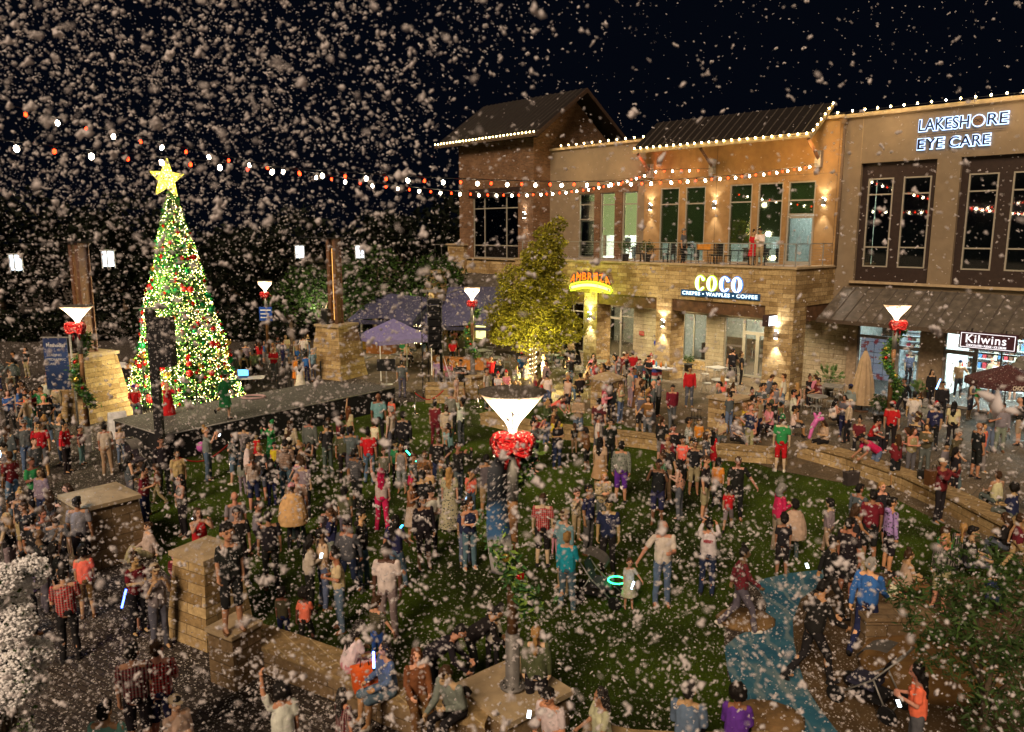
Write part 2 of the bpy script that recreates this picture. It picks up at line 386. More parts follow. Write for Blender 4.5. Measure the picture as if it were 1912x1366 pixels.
UPW = [(-15.25, -13.95, 5.95, 9.85), (-13.5, -12.35, 5.95, 9.85), (-11.8, -10.7, 5.95, 9.85), (-9.08, -7.8, 5.95, 9.95), (-7.4, -6.12, 5.95, 9.95), (-4.66, -3.36, 5.95, 9.95), (-3.03, -1.68, 5.95, 9.95), (-1.4, -.02, 5.95, 9.95)]
m = MB(); wallgrid(m, -17.8, -10.2, 5.9, 12.6, 3.8, .3, UPW[:3]); m.build('plain_stucco_wall', STUCCO_B, BLD)
m = MB(); wallgrid(m, -10.2, 1.1, 5.9, 12.7, 3.76, .34, UPW[3:]); m.build('ochre_stucco_wall', STUCCO_O, BLD)
m = MB(); m.box((-13.95, 3.72, 5.95), (-13.5, 3.8, 9.85)); m.box((-12.35, 3.72, 5.95), (-11.8, 3.8, 9.85)); m.box((-15.25, 3.74, 9.85), (-10.7, 3.8, 10.3)); m.build('brick_infill', BRICK, BLD)
m = MB()
for z in (7.2, 8.9, 10.4): pass
m.box((-17.8, 3.68, 12.6), (-9.6, 4.3, 12.74)); m.box((-.35, 3.62, 12.7), (1.2, 4.3, 12.84)); m.build('cornice_trim', CAP, BLD)
m = MB()
for u in (-5.5, 1.0-.02): m.box((u, 3.752, 5.95), (u+.02, 3.762, 12.6))
m.box((-10.2, 3.752, 10.25), (1.1, 3.762, 10.27)); m.box((-17.8, 3.792, 10.6), (-10.2, 3.8, 10.62)); m.build('control_joint', mat('dark_joint', (.10, .06, .03)), BLD)  # control joints drawn as thin dark strips
m = MB(); m.tube([(1.22, 3.66, 5.95), (1.22, 3.66, 12.5)], .07); m.box((1.12, 3.56, 12.4), (1.32, 3.76, 12.6)); m.build('downspout', mat('brown_downspout', (.12, .08, .05)), BLD)
def window(op, n, parent, mull_z=(), mull_u=(), blind=None, glass=None, door=False, fr=.07, fmat=None, t=.12):
    a, b, c, d = op; f = MB(); y0, y1 = n+.02, n+.02+t
    f.box((a, y0, c), (a+fr, y1, d)); f.box((b-fr, y0, c), (b, y1, d)); f.box((a+fr, y0, d-fr), (b-fr, y1, d)); f.box((a+fr, y0, c), (b-fr, y1, c+fr))
    for z in mull_z: f.box((a+fr, y0+.004, z-fr/2), (b-fr, y1-.004, z+fr/2))
    for u in mull_u: f.box((u-fr/2, y0+.008, c+fr), (u+fr/2, y1-.008, d-fr))
    fo = f.build('door' if door else 'window', fmat or FRAME, parent)
    g = MB(); g.box((a+fr, y0+.05, c+fr), (b-fr, y0+.062, d-fr)); g.build('pane', glass or GLASS, fo)
    if blind:
        bm_ = MB(); bm_.box((a+fr, y1+.05, blind[0]), (b-fr, y1+.07, blind[1])); bm_.build('blind', blind[2] if len(blind) > 2 else BLIND, fo)
    if door:
        h = MB(); x = b-fr-.12; h.tube([(x, y0-.02, c+.9), (x, y0-.07, c+.95), (x, y0-.07, c+1.35), (x, y0-.02, c+1.4)], .018, 6); h.build('handle', GREYM, fo)
    return fo
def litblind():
    t = NT('backlight_emission_blind'); t.b.inputs['Base Color'].default_value = (.45, .45, .2, 1)  # room light behind the blind is put in as emission
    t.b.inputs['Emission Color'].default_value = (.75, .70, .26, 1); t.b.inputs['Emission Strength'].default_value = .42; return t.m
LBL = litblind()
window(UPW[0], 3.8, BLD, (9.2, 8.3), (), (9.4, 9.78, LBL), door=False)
window((UPW[0][0]+.08, UPW[0][1]-.06, 6.0, 8.22), 3.86, BLD, door=True)
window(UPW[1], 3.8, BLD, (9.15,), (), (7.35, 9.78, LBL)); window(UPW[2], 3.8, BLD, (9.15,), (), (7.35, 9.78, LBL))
for i, o in enumerate(UPW[3:7]): window(o, 3.76, BLD, (9.05,), (), (6.95 if i != 3 else 7.3, 9.9), GLASSD)
window((-1.4, -.02, 8.35, 9.95), 3.76, BLD, (9.05,), (), (8.4, 9.9), GLASSD)
window((-1.46, .04, 5.97, 8.33), 3.74, BLD, door=True, fr=.14)
# office interior behind the upper windows
INT = mat('office_wall_paint', (.62, .6, .55)); INTD = mat('office_dark_furniture', (.05, .05, .055))
m = MB(); m.box((-17.6, 9.2, 5.9), (1, 9.4, 10.6)); m.box((-17.6, 4.12, 5.8), (1, 9.2, 5.93)); m.box((-17.6, 4.12, 10.3), (1, 9.2, 10.4)); m.box((-10.4, 4.12, 5.93), (-10.25, 9.2, 10.3)); m.box((-1.6, 4.12, 5.93), (-1.5, 9.2, 10.3)); m.build('office_interior', INT, BLD)
m = MB()
for u, n, w, h in ((-12.8, 5.2, .7, .5), (-11, 5.6, .6, .4), (-8.6, 5.6, .9, .6), (-7, 6.2, 1.1, .4), (-4.2, 5.6, .9, .7), (-2.5, 6.0, 1, .5), (-.7, 6.5, .9, .8)):
    m.box((u-.7, n, 6.62), (u+.7, n+.6, 6.67)); m.box((u-w/2, n+.2, 6.7), (u+w/2, n+.25, 6.7+h)); m.box((u-.65, n+.05, 5.95), (u-.6, n+.5, 6.62)); m.box((u+.6, n+.05, 5.95), (u+.65, n+.5, 6.62))
m.build('office_desk', INTD, BLD)
LT = emis('ceiling_tube_light', (.9, .97, 1), 9)
for u0, u1, n in ((-15, -11, 7), (-9.4, -6.6, 7.5), (-4.8, -2.2, 7.5), (-1.2, .4, 7)):
    m = MB(); m.box((u0, n, 10.22), (u1, n+.2, 10.28)); m.build('ceiling_light', LT, BLD)
lamp('office_light', 'AREA', (-13.5, 6.5, 10.2), 1500, (1, .96, .8), (5, 3), BLD)
lamp('office_light', 'AREA', (-6, 6.5, 10.2), 130, (.85, .95, 1), (7, 3), BLD)
lamp('office_light', 'AREA', (-.6, 6.5, 10.2), 130, (.9, 1, .95), (1.5, 3), BLD)
# ---- stone base, piers, lintels
m = MB()
PU = [(-12.8, -12.3), (-11.29, -10.33), (-6.3, -5.37), (-.19, 1.2)]
m.box((-17.0, 0, 4.22), (1.2, .5, 5.9)); m.box((.7, .5, 4.22), (1.2, 3.75, 5.9))
for a, b in PU[1:]: m.box((a, -.004, 0), (b, 1.15, 4.22))
m.box((-17.0, -.004, 0), (-15.9, 1.15, 4.22))
m.build('stone_pier_front', STONE, BLD)
m = MB(); m.box((-17.04, -.06, 5.9), (1.26, .56, 5.99)); m.box((.64, .56, 5.9), (1.26, 3.75, 5.99)); m.build('parapet_cap', CAP, BLD)
for a, b in ((-15.9, -11.29), (-10.33, -6.3), (-5.37, -.19)):
    m = MB(); m.box((a, .1, 3.62), (b, .42, 4.22)); m.build('lintel', WOODB, BLD)
m = MB(); m.box((.72, 1.15, 3.5), (1.16, 3.7, 4.22)); m.build('lintel', WOODB, BLD)
m = MB(); m.box((-17, .5, 4.3), (.7, 3.75, 4.4)); m.build('arcade_soffit', mat('soffit_board', (.25, .2, .13)), BLD)
m = MB(); m.box((-17, .5, 5.82), (.7, 3.75, 5.93)); m.build('balcony_floor', mat('balcony_concrete', (.25, .22, .19), flecks=10), BLD)
GW = [(-16.6, -13.9, 0, 3.12), (-12.75, -10.77, 0, 3.12), (-7.31, -5.75, 0, 3.12), (-4.65, -1.9, 0, 3.12), (-.9, -.25, 0, 3.12)]
m = MB(); wallgrid(m, -17, 2.0, 0, 4.3, 3.8, .3, GW); m.build('shopfront_stone_wall', masonry('pale_ashlar', (.42, .36, .25), (.32, .26, .17), (.2, .16, .1), .7, .22), BLD)
window((-16.6, -13.9, .02, 3.12), 3.85, BLD, (2.6,), (-15.7, -14.8)); window((-12.75, -11.8, .02, 2.4), 3.85, BLD, door=True); window((-11.8, -10.77, .02, 3.12), 3.85, BLD, (2.55,)); window((-12.75, -11.8, 2.4, 3.12), 3.85, BLD)
window((-7.31, -5.75, .5, 3.12), 3.85, BLD, (), (-6.6,)); m = MB(); m.box((-7.31, 3.84, 0), (-5.75, 4.05, .5)); m.build('window_sill_wall', STONE, BLD)
window((-4.65, -3.5, .02, 3.12), 3.85, BLD, ()); window((-3.5, -2.7, .02, 2.35), 3.85, BLD, door=True, fr=.1); window((-2.7, -1.9, .02, 2.35), 3.85, BLD, door=True, fr=.1); window((-3.5, -1.9, 2.35, 3.12), 3.85, BLD)
window((-.9, -.25, .02, 3.12), 3.85, BLD, (2.5,))
# cafe interior
m = MB(); m.box((-17, 9.5, 0), (1.2, 9.7, 4)); m.box((-17, 4.12, 4.0), (1.2, 9.5, 4.1)); m.box((-8.6, 4.12, .03), (-8.5, 9.5, 4)); m.box((1.2, 4.12, .03), (1.3, 9.5, 4)); m.build('cafe_interior', mat('cafe_wall_paint', (.5, .45, .37)), BLD)
m = MB(); m.box((-17, 4.12, .005), (1.2, 9.5, .03)); m.box((-8.4, 9.42, .03), (1.1, 9.5, 1.2)); m.build('cafe_floor', mat('cafe_wood_floor', (.12, .07, .04), .4), BLD)
m = MB()
for u in (-4.2, -3.3, -2.5): m.box((u, 9.36, 1.7), (u+.6, 9.42, 2.8))
m.box((-1.5, 6.4, .03), (.8, 7.2, 1.1)); m.box((-7.8, 6.5, .03), (-5.2, 7.2, 1.1)); m.build('cafe_counter', mat('dark_cafe_counter', (.08, .04, .025)), BLD)
BULB = emis('filament_bulb', (1, .66, .3), 18)
for u, n in ((-12, 5.5), (-11.2, 7), (-14.8, 6), (-6.9, 6), (-6.2, 7), (-3.5, 7.4), (-1.0, 6.8)):
    m = MB(); m.ball((u, n, 2.95), .09); m.tube([(u, n, 3.03), (u, n, 4)], .01, 5, 1); m.build('pendant_light', [BULB, BLACK], BLD)
lamp('cafe_light', 'AREA', (-13.5, 6.3, 3.9), 220, (1, .8, .55), (4, 3), BLD)
lamp('cafe_light', 'AREA', (-3.2, 6.3, 3.9), 420, (1, .93, .82), (6, 3), BLD)
# ---- brick tower
TW = (-23.75, -19.2, 5.8, 9.87)
m = MB(); wallgrid(m, -25.2, -17.8, 5.75, 13.35, 2.3, .3, [TW])
m.add([(-17.8, 2.6, 5.9), (-17.8, 9.9, 5.9), (-17.8, 9.9, 13.2), (-17.8, 6.1, 15.9), (-17.8, 2.6, 13.35)], [(0, 1, 2, 3, 4)])
m.add([(-25.2, 2.6, 5.9), (-25.2, 9.9, 5.9), (-25.2, 9.9, 13.2), (-25.2, 6.1, 15.9), (-25.2, 2.6, 13.35)], [(4, 3, 2, 1, 0)])
m.add([(-25.2, 9.9, 5.9), (-17.8, 9.9, 5.9), (-17.8, 9.9, 13.3), (-25.2, 9.9, 13.3)], [(3, 2, 1, 0)])
m.build('brick_tower_wall', BRICK, BLD)
m = MB(); m.box((-24.1, 2.24, 9.87), (-19.0, 2.3, 10.4)); m.build('tower_window_head', DARKPAN, BLD)
window((TW[0], TW[1], TW[2], TW[3]), 2.36, BLD, (9.1, 6.65), (-22.6, -20.4), None, GLASSD)
m = MB(); m.box((-25.0, 5.6, 5.8), (-18.0, 5.7, 13)); m.build('tower_back_room', INTD, BLD)
m = MB(); wallgrid(m, -26.0, -17.0, 0, 5.72, 2.25, .4, [(-24.6, -22.4, 0, 2.9)]); m.box((-26.2, 2.0, 0), (-24.4, 3.0, 6.62)); m.build('tower_stone_base', STONE, BLD)
m = MB(); m.box((-26.3, 1.9, 6.62), (-24.3, 3.1, 6.74)); m.box((-24.3, 2.1, 5.72), (-17, 2.7, 5.8)); m.build('base_cap', CAP, BLD)
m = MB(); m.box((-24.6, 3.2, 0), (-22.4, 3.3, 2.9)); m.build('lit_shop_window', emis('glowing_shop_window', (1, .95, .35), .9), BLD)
def seamroof(name, e0, e1, r0, r1, th, mt, sp=.45, rib=.05):
    "a pitched metal roof plane: eave e0-e1, ridge r0-r1, with standing seams"
    e0, e1, r0, r1 = map(Vector, (e0, e1, r0, r1)); nn = (e1-e0).cross(r0-e0).normalized(); nn = nn if nn.z > 0 else -nn
    m = MB(); lo = [p-nn*th for p in (e0, e1, r1, r0)]; m.add([e0, e1, r1, r0]+lo, [(0, 1, 2, 3), (7, 6, 5, 4), (0, 4, 5, 1), (1, 5, 6, 2), (2, 6, 7, 3), (3, 7, 4, 0)])
    k = max(2, int((e1-e0).length/sp))
    for i in range(1, k):
        a = e0.lerp(e1, i/k); b = r0.lerp(r1, i/k); m.tube([a+nn*.02, b+nn*.02], rib*.5, 4, 1, sm=False)
    return m.build(name, [mt, SEAM], BLD)
SEAM = mat('pale_seam_edge', (.085, .07, .06), .5, metal=.3)  # ribs coloured lighter than the roof sheet
seamroof('tower_roof', (-27, 1.6, 13.5), (-16.85, 1.6, 13.5), (-27, 6.1, 16.6), (-16.85, 6.1, 16.6), .16, ROOFM)
seamroof('tower_roof', (-16.85, 10.6, 13.5), (-27, 10.6, 13.5), (-16.85, 6.1, 16.6), (-27, 6.1, 16.6), .16, ROOFM)
m = MB()
for n0, n1 in ((1.58, 6.1), (10.6, 6.1)):
    m.add([(-16.86, n0, 13.5), (-16.78, n0, 13.5), (-16.78, n1, 16.6), (-16.86, n1, 16.6), (-16.86, n0, 13.22), (-16.78, n0, 13.22), (-16.78, n1, 16.32), (-16.86, n1, 16.32)], [(0, 1, 2, 3), (7, 6, 5, 4), (1, 5, 6, 2), (0, 3, 7, 4), (0, 4, 5, 1), (3, 2, 6, 7)])
m.box((-27, 1.54, 13.28), (-16.86, 1.6, 13.5)); m.build('roof_fascia', mat('dark_brown_fascia', (.05, .03, .02), .6), BLD)
# ---- shed roof over the ochre wall
seamroof('canopy_roof', (-9.9, 2.2, 12.0), (.33, 2.2, 11.92), (-9.9, 4.35, 13.62), (.33, 4.2, 13.5), .12, ROOFM)
m = MB(); m.box((-9.92, 2.14, 11.78), (.35, 2.2, 12.0)); m.add([(.34, 2.16, 11.9), (.40, 2.16, 11.9), (.40, 4.2, 13.5), (.34, 4.2, 13.5), (.34, 2.16, 11.68), (.40, 2.16, 11.68), (.40, 4.2, 13.28), (.34, 4.2, 13.28)], [(0, 1, 2, 3), (7, 6, 5, 4), (1, 5, 6, 2), (0, 3, 7, 4), (0, 4, 5, 1), (3, 2, 6, 7)]); m.build('canopy_fascia', mat('champagne_fascia', (.3, .22, .12)), BLD)
m = MB(); m.add([(.2, 3.9, 12.7), (.2, 4.25, 12.7), (.2, 4.25, 13.4), (.2, 3.9, 13.1)], [(0, 1, 2, 3)]); m.box((-10, 4.3, 12.6), (.2, 4.5, 13.5)); m.build('canopy_upstand', ROOFM, BLD)
for u in (-9.75, -5.7, .1):
    m = MB(); m.tube([(u, 2.5, 11.75), (u, 3.55, 10.95)], .10, 4, sm=False); br = m.build('roof_brace', WOODB, BLD)
    m = MB(); m.box((u-.14, 3.5, 10.55), (u+.14, 3.76, 11.3)); m.build('bracket', GREYM, br)
# ---- balcony railing
m = MB()
for u in [-16.6+1.55*i for i in range(12)]+[1.0]: m.box((u-.02, .22, 5.99), (u+.02, .26, 7.0))
m.box((-17, .2, 6.98), (1.05, .28, 7.02)); m.box((.98, .28, 6.98), (1.02, 3.7, 7.02))
for k in range(7): z = 6.1+k*.125; m.box((-17, .236, z), (1.0, .244, z+.008)); m.box((.996, .24, z), (1.004, 3.7, z+.008))
for n in (1.5, 2.8): m.box((.98, n, 5.99), (1.02, n+.04, 7.0))
m.build('balcony_railing', GREYM, BLD)
# ---- small roofs and terrace beside the tower
m = MB(); m.add([(-26.2, 2.2, 4.75), (-19.5, 2.2, 4.75), (-18.9, 0, 3.6), (-26.9, 0, 3.2), (-26.2, 2.2, 4.65), (-19.5, 2.2, 4.65), (-18.9, 0, 3.5), (-26.9, 0, 3.1)], [(0, 3, 2, 1), (4, 5, 6, 7), (3, 7, 6, 2), (2, 6, 5, 1), (0, 4, 7, 3)])
for i in range(1, 14):
    t = i/14; m.tube([(-26.2+6.7*t, 2.2, 4.77), (-26.9+8*t, 0, 3.22+.4*t)], .02, 4)
m.build('side_awning', SLATE, BLD)
m = MB(); m.box((-29.5, 3.2, 5.2), (-26.2, 6, 5.45)); m.build('terrace_slab', GREYM, BLD)
m = MB()
for u in [-29.4+.8*i for i in range(5)]: m.box((u, 3.25, 5.45), (u+.04, 3.29, 6.6))
m.box((-29.5, 3.22, 6.6), (-26.2, 3.3, 6.65)); m.box((-29.4, 3.4, 0), (-29.0, 3.8, 5.2)); m.build('terrace_railing', POLEM, BLD)
tag(MB().frustum((0, 0), 1.1, 1.1, 1.0, 1.0, 0, 5.0).frustum((0, 0), 1.3, 1.3, 1.3, 1.3, 5.0, 5.2).build('gate_pier', STONE), 'tall square stone pier left of the building behind the loudspeaker tower', 'pier').matrix_world = Matrix.Translation(gp(815, 655)) @ Matrix.Rotation(FROT, 4, 'Z')

# ================= neighbouring shop building =================
B2 = loc_thing('shop_building', 'taupe stucco building with dark window bays above a seamed metal awning', 'building')
PAN = [(2.05, 5.27, 5.3, 10.6), (6.2, 9.5, 5.3, 10.6), (10.4, 13.6, 5.3, 10.6)]
m = MB(); wallgrid(m, 1.1, 17, 4.4, 12.65, 3.8, .5, PAN)
m.build('stucco_facade', STUCCO_B, B2)
m = MB(); m.box((1.1, 3.66, 12.65), (17, 4.4, 12.82)); m.build('cornice_trim', CAP, B2)
m = MB()
for u in (2.0, 9.9): m.box((u, 3.79, 10.7), (u+.02, 3.8, 12.6))
m.build('control_joint', CAP, B2); m = MB(); m.box((1.95, 3.6, 5.2), (9.6, 3.8, 5.3)); m.build('ledge', CAP, B2)
for a, b, c, d in PAN:
    w1, w2 = (a+.30, a+1.42), (b-1.38, b-.22)
    m = MB(); wallgrid(m, a, b, c, d, 4.0, .2, [(w1[0], w1[1], 5.95, 9.92), (w2[0], w2[1], 5.95, 9.92)]); m.build('bay_panel', DARKPAN, B2)
    for q in (w1, w2): window((q[0], q[1], 5.95, 9.92), 3.96, B2, (9.2, 6.85), (), None, GLASSD, fr=.06)
m = MB(); m.box((1.5, 7, 5), (16, 7.1, 12)); m.box((1.5, 4.4, 5.0), (16, 7, 5.1)); m.box((1.35, 4.4, 5.1), (1.45, 7, 12)); m.build('dark_interior', mat('unlit_interior', (.05, .045, .05)), B2)  # end partition added in dark colour to hide light leaking from the office
# awning
e0, e1, r0, r1 = (1.35, 1.9, 3.62), (17, 1.9, 3.62), (1.65, 3.75, 5.0), (17, 3.75, 5.0)
_b = BLD; BLD = B2; seamroof('awning_roof', e0, e1, r0, r1, .06, SLATE, .62, .06); BLD = _b
m = MB(); m.box((1.35, 1.86, 3.45), (17, 1.92, 3.62)); m.box((1.37, 1.92, 3.45), (1.5, 3.7, 3.6)); m.build('awning_fascia', mat('bronze_fascia', (.07, .05, .035), .5), B2)
m = MB(); m.box((1.5, 1.92, 3.46), (17, 3.75, 3.5)); m.build('awning_soffit', mat('awning_soffit_board', (.2, .16, .12)), B2)
SF = [(2.45, 5.25, 0, 3.4), (6.2, 16.5, 0, 3.45)]
m = MB(); wallgrid(m, 2.0, 17, 0, 4.4, 3.82, .3, SF); m.build('shopfront_pier', mat('taupe_shop_pier', (.27, .2, .13), bump=.2), B2)
SHOPF = mat('grey_shop_frame', (.28, .26, .23), .5, metal=.2)
window((2.45, 4.25, 2.75, 3.4), 3.87, B2, fmat=SHOPF); window((4.25, 5.25, 2.4, 3.4), 3.87, B2, (2.9,), fmat=SHOPF); window((4.25, 5.25, .02, 2.4), 3.87, B2, door=True, fr=.1, fmat=SHOPF); window((2.45, 4.25, .02, 2.75), 3.87, B2, fmat=SHOPF)
window((6.2, 7.45, .02, 2.45), 3.87, B2, door=True, fr=.11, fmat=SHOPF); window((6.2, 7.45, 2.45, 3.45), 3.87, B2, fmat=SHOPF); window((7.45, 11.2, .02, 3.45), 3.87, B2, (2.5,), (8.4, 9.5), fmat=SHOPF); window((11.2, 16.5, .02, 3.45), 3.87, B2, (), (13,), fmat=SHOPF)
# snowy window picture hung inside the first shopfront
def windowart():
    t = NT('winter_window_picture'); co = t.n('TexCoord').outputs['Object']
    br = t.n('TexBrick', offset=0); br.inputs['Brick Width'].default_value = .45; br.inputs['Row Height'].default_value = .5; br.inputs['Scale'].default_value = 1; br.inputs['Mortar Size'].default_value = .012
    mp = t.n('Mapping'); mp.inputs['Rotation'].default_value = (R(90), 0, 0); t.l(co, mp.inputs[0]); t.l(mp.outputs[0], br.inputs[0])
    br.inputs['Color1'].default_value = (.34, .32, .42, 1); br.inputs['Color2'].default_value = (.42, .38, .46, 1); br.inputs['Mortar'].default_value = (.05, .05, .07, 1)
    n = t.n('TexNoise', Scale=5, Detail=5); t.l(co, n.inputs['Vector'])
    c = t.mix(t.ramp(n.outputs[0], [(.55, (0, 0, 0)), (.65, (1, 1, 1))]), br.outputs[0], (.3, .05, .06))
    g = t.n('TexGradient'); mp2 = t.n('Mapping'); mp2.inputs['Rotation'].default_value = (0, R(90), 0); mp2.inputs['Scale'].default_value = (1, 1, .5); t.l(co, mp2.inputs[0]); t.l(mp2.outputs[0], g.inputs[0])
    t.l(c, t.b.inputs['Base Color']); t.l(c, t.b.inputs['Emission Color']); t.b.inputs['Emission Strength'].default_value = .35; return t.m
m = MB(); m.box((2.52, 4.1, .75), (4.2, 4.13, 2.7)); m.build('window_picture', windowart(), B2)
m = MB(); m.box((2.3, 9.5, 0), (17, 9.6, 4)); m.box((2.3, 4.15, 3.7), (17, 9.5, 3.8)); m.box((5.5, 4.15, 0), (5.6, 9.5, 3.7)); m.build('shop_interior', mat('white_shop_wall', (.75, .75, .72)), B2)
m = MB()
for z in (1.0, 1.5, 2.0, 2.5):
    m.box((2.6, 9.1, z), (16, 9.48, z+.05))
    for i in range(60):
        u = 2.7+i*.22+random.random()*.05; m.box((u, 9.15, z+.055), (u+.14, 9.4, z+.2+random.random()*.2), 1+i % 4)
m.box((4.3, 7.2, .03), (5.4, 8, 1.1)); m.box((8.5, 7.2, .03), (15, 8, 1.15), 0)
m.build('shop_shelf', [mat('pale_shelf', (.5, .5, .48)), mat('red_packets', (.4, .04, .05)), mat('brown_packets', (.15, .07, .04)), mat('cream_packets', (.6, .5, .35)), mat('blue_packets', (.08, .2, .4))], B2)
lamp('shop_light', 'AREA', (11, 6.5, 3.65), 1500, (.92, .97, 1), (9, 3), B2)
lamp('shop_light', 'AREA', (4.4, 6.2, 3.65), 260, (.75, .88, 1), (2, 3), B2)

# ================= far buildings and dark boundary =================
m = MB(); m.box((-9, 0, 0), (9, 8, 5.2)); m.box((-9.3, -.3, 5.2), (9.3, 8.3, 5.5)); b = m.build('low_building', mat('dim_cream_wall', (.14, .12, .08)))
tag(b, 'low dim building far behind the navy umbrellas', 'building'); b.location = (-9, 62, 0)
# ================= stone piers and low walls =================
def pier(label, c, w, d, w2, d2, h, cap=.0, rz=FROT, mt=None, pyr=0, name='stone_pier', grp=None):
    t = thing(name, label, 'pier', c, rz, grp)
    MB().frustum((0, 0), w, d, w2, d2, 0, h).build('shaft', mt or STONE, t)
    m = MB(); m.frustum((0, 0), w2+.12, d2+.12, w2+.12, d2+.12, h, h+.09)
    if pyr: m.frustum((0, 0), w2+.12, d2+.12, .25, .25, h+.09, h+.09+pyr)
    m.build('capstone', CAP, t); return t
pier('square stone pier with a pyramid cap at the patio edge near the first stone column', gp(1133, 762), 1.0, 1.0, 1.0, 1.0, 1.28, pyr=.22)
pier('square stone pier with a shallow cap beside the black chair at the patio edge', gp(1360, 797), 1.15, 1.15, 1.15, 1.15, 1.15, pyr=.12)
pier('squat tapered stone pier with a sloping top at the left corner of the lawn', gp(196, 1036), 1.55, 1.5, 1.3, 1.2, 1.4, mt=STONE_DK, pyr=.12, rz=FROT+.1)
pier('tall tapered stone pier behind the boy in black, ending the curved seat wall', gp(375, 1205)+Vector((0, .5, 0)), 1.15, 1.1, .85, .75, 1.6, pyr=.05, rz=FROT+.3)
pier('broad low stone block carrying the middle lamp post', gp(958, 1283, .58)-Vector((0, 0, .58)), 1.25, 1.25, 1.2, 1.2, .5, rz=R(40), mt=STONE_DK)
pier('stone block under the lamp post with the red bow beside the navy tent', gp(883, 739), 1.0, 1.0, .95, .95, .95)
def wallstrip(label, pts, wdt, h, mt, cap=True, name='stone_wall'):
    "a low wall along a ground line"
    t = thing(name, label, 'wall', pts[0][:2]+(0,) if isinstance(pts[0], tuple) else (pts[0].x, pts[0].y, 0)); o0 = Vector(t.location)
    P = [Vector((p[0], p[1], 0))-o0 for p in pts]; n = len(P); L = []; Rr = []
    for i in range(n):
        d = (P[min(i+1, n-1)]-P[max(i-1, 0)]).normalized(); s = Vector((-d.y, d.x, 0)); L.append(P[i]+s*wdt/2); Rr.append(P[i]-s*wdt/2)
    def strip(A, B, z0, z1, nm, mm):
        q = MB(); vs = []
        for a, b in zip(A, B): vs += [(a.x, a.y, z0), (b.x, b.y, z0), (b.x, b.y, z1), (a.x, a.y, z1)]
        fs = []
        for i in range(len(A)-1):
            k = 4*i
            for j in range(4): j2 = (j+1) % 4; fs.append((k+j, k+4+j, k+4+j2, k+j2))
        fs += [(3, 2, 1, 0), (4*len(A)-4, 4*len(A)-3, 4*len(A)-2, 4*len(A)-1)]
        q.add(vs, fs)
        bm = bmesh.new(); me = q.mesh(nm, mm); bm.from_mesh(me); bmesh.ops.recalc_face_normals(bm, faces=bm.faces[:]); bm.to_mesh(me); bm.free()
        return link(nm, me, t)
    strip(L, Rr, 0, h, 'wall_body', mt)
    if cap:
        s = 1.0+.08/wdt; mid = [(a+b)/2 for a, b in zip(L, Rr)]
        strip([m_+(a-m_)*s for a, m_ in zip(L, mid)], [m_+(b-m_)*s for b, m_ in zip(Rr, mid)], h, h+.07, 'coping', COPE)
    return t
def copemat():
    t = NT('split_stone_coping'); uv = t.n('UVMap').outputs[0]; mp = t.n('Mapping'); mp.inputs['Rotation'].default_value = (0, 0, R(50)); t.l(uv, mp.inputs[0])
    br = t.n('TexBrick', offset=.5); t.l(mp.outputs[0], br.inputs[0])
    for k, v in (('Color1', (.36, .25, .12, 1)), ('Color2', (.28, .19, .09, 1)), ('Mortar', (.5, .38, .2, 1))): br.inputs[k].default_value = v
    br.inputs['Scale'].default_value = 1; br.inputs['Brick Width'].default_value = 1.5; br.inputs['Row Height'].default_value = .28; br.inputs['Mortar Size'].default_value = .01
    n = t.n('TexNoise', Scale=7, Detail=6); t.l(uv, n.inputs['Vector'])
    c = t.mix(1.0, br.outputs[0], t.ramp(n.outputs[0], [(.3, (.55, .55, .55)), (.7, (1.1, 1.1, 1.1))]), 'MULTIPLY')
    t.l(c, t.b.inputs['Base Color']); t.b.inputs['Roughness'].default_value = .9; t.bump(n.outputs[0], .5, .03); return t.m
COPE = copemat()
def pz(px, py, z): p = gp(px, py, z); return (p.x, p.y)
wallstrip('long curved stone seat wall with split coping between the pier and the middle lamp post', [pz(440, 1172, .5), pz(530, 1200, .5), pz(640, 1240, .5), pz(750, 1288, .5), pz(860, 1322, .5), pz(915, 1330, .5)], .55, .45, STONE_DK)
wallstrip('stone seat wall at the bottom edge where the couple sit', [pz(1085, 1372, .5), pz(1180, 1392, .5), pz(1300, 1398, .5), pz(1450, 1395, .5)], .6, .45, STONE)
wallstrip('straight stone seat wall along the patio edge under the lamp with people sitting', [pz(1500, 825, .5), pz(1590, 848, .5), pz(1700, 885, .5), pz(1790, 925, .5), pz(1862, 962, .5), pz(1960, 1010, .5)], .6, .45, STONE)
wallstrip('low stone wall joining the lamp block beside the loudspeaker tower', [pz(795, 716, .85), pz(866, 716, .85)], .5, .8, STONE)
wallstrip('low curved stone bench wall near the pier with the pyramid cap', [pz(905, 770, .45), pz(1000, 790, .45), pz(1100, 800, .45), pz(1210, 812, .45), pz(1320, 830, .45), pz(1470, 840, .45)], .5, .4, STONE)

_b = gp(436, 1166, 1.0); t = thing('stone_step', 'high stone step block under the boy in black beside the tall pier', 'pier', (_b.x, _b.y+.02, 0), FROT+.3)
MB().box((-.3, -.3, 0), (.3, .3, .93)).build('step_body', STONE_DK, t); MB().box((-.33, -.33, .93), (.33, .33, 1.0)).build('capstone', CAP, t)

for u in (-15, -12, -8.4, -6.9, -3.6, -1.6):  # fill lamps added under the arcade to brighten its wall
    lamp('arcade_fill_light', 'SPOT', (u, 2.2, 4.25), 480, (1, .82, .55), .06, BLD, (0, 0, 0), R(125))
    m = MB(); m.lathe([(.08, 4.27), (.08, 4.295)], 12, c=(u, 2.2)); m.build('arcade_fill_disc', emis('arcade_fill_lens', (1, .85, .6), 8), BLD)
# ================= signs =================
def sgn(px, py, n): u, z = onF(px, py, n); return u, z
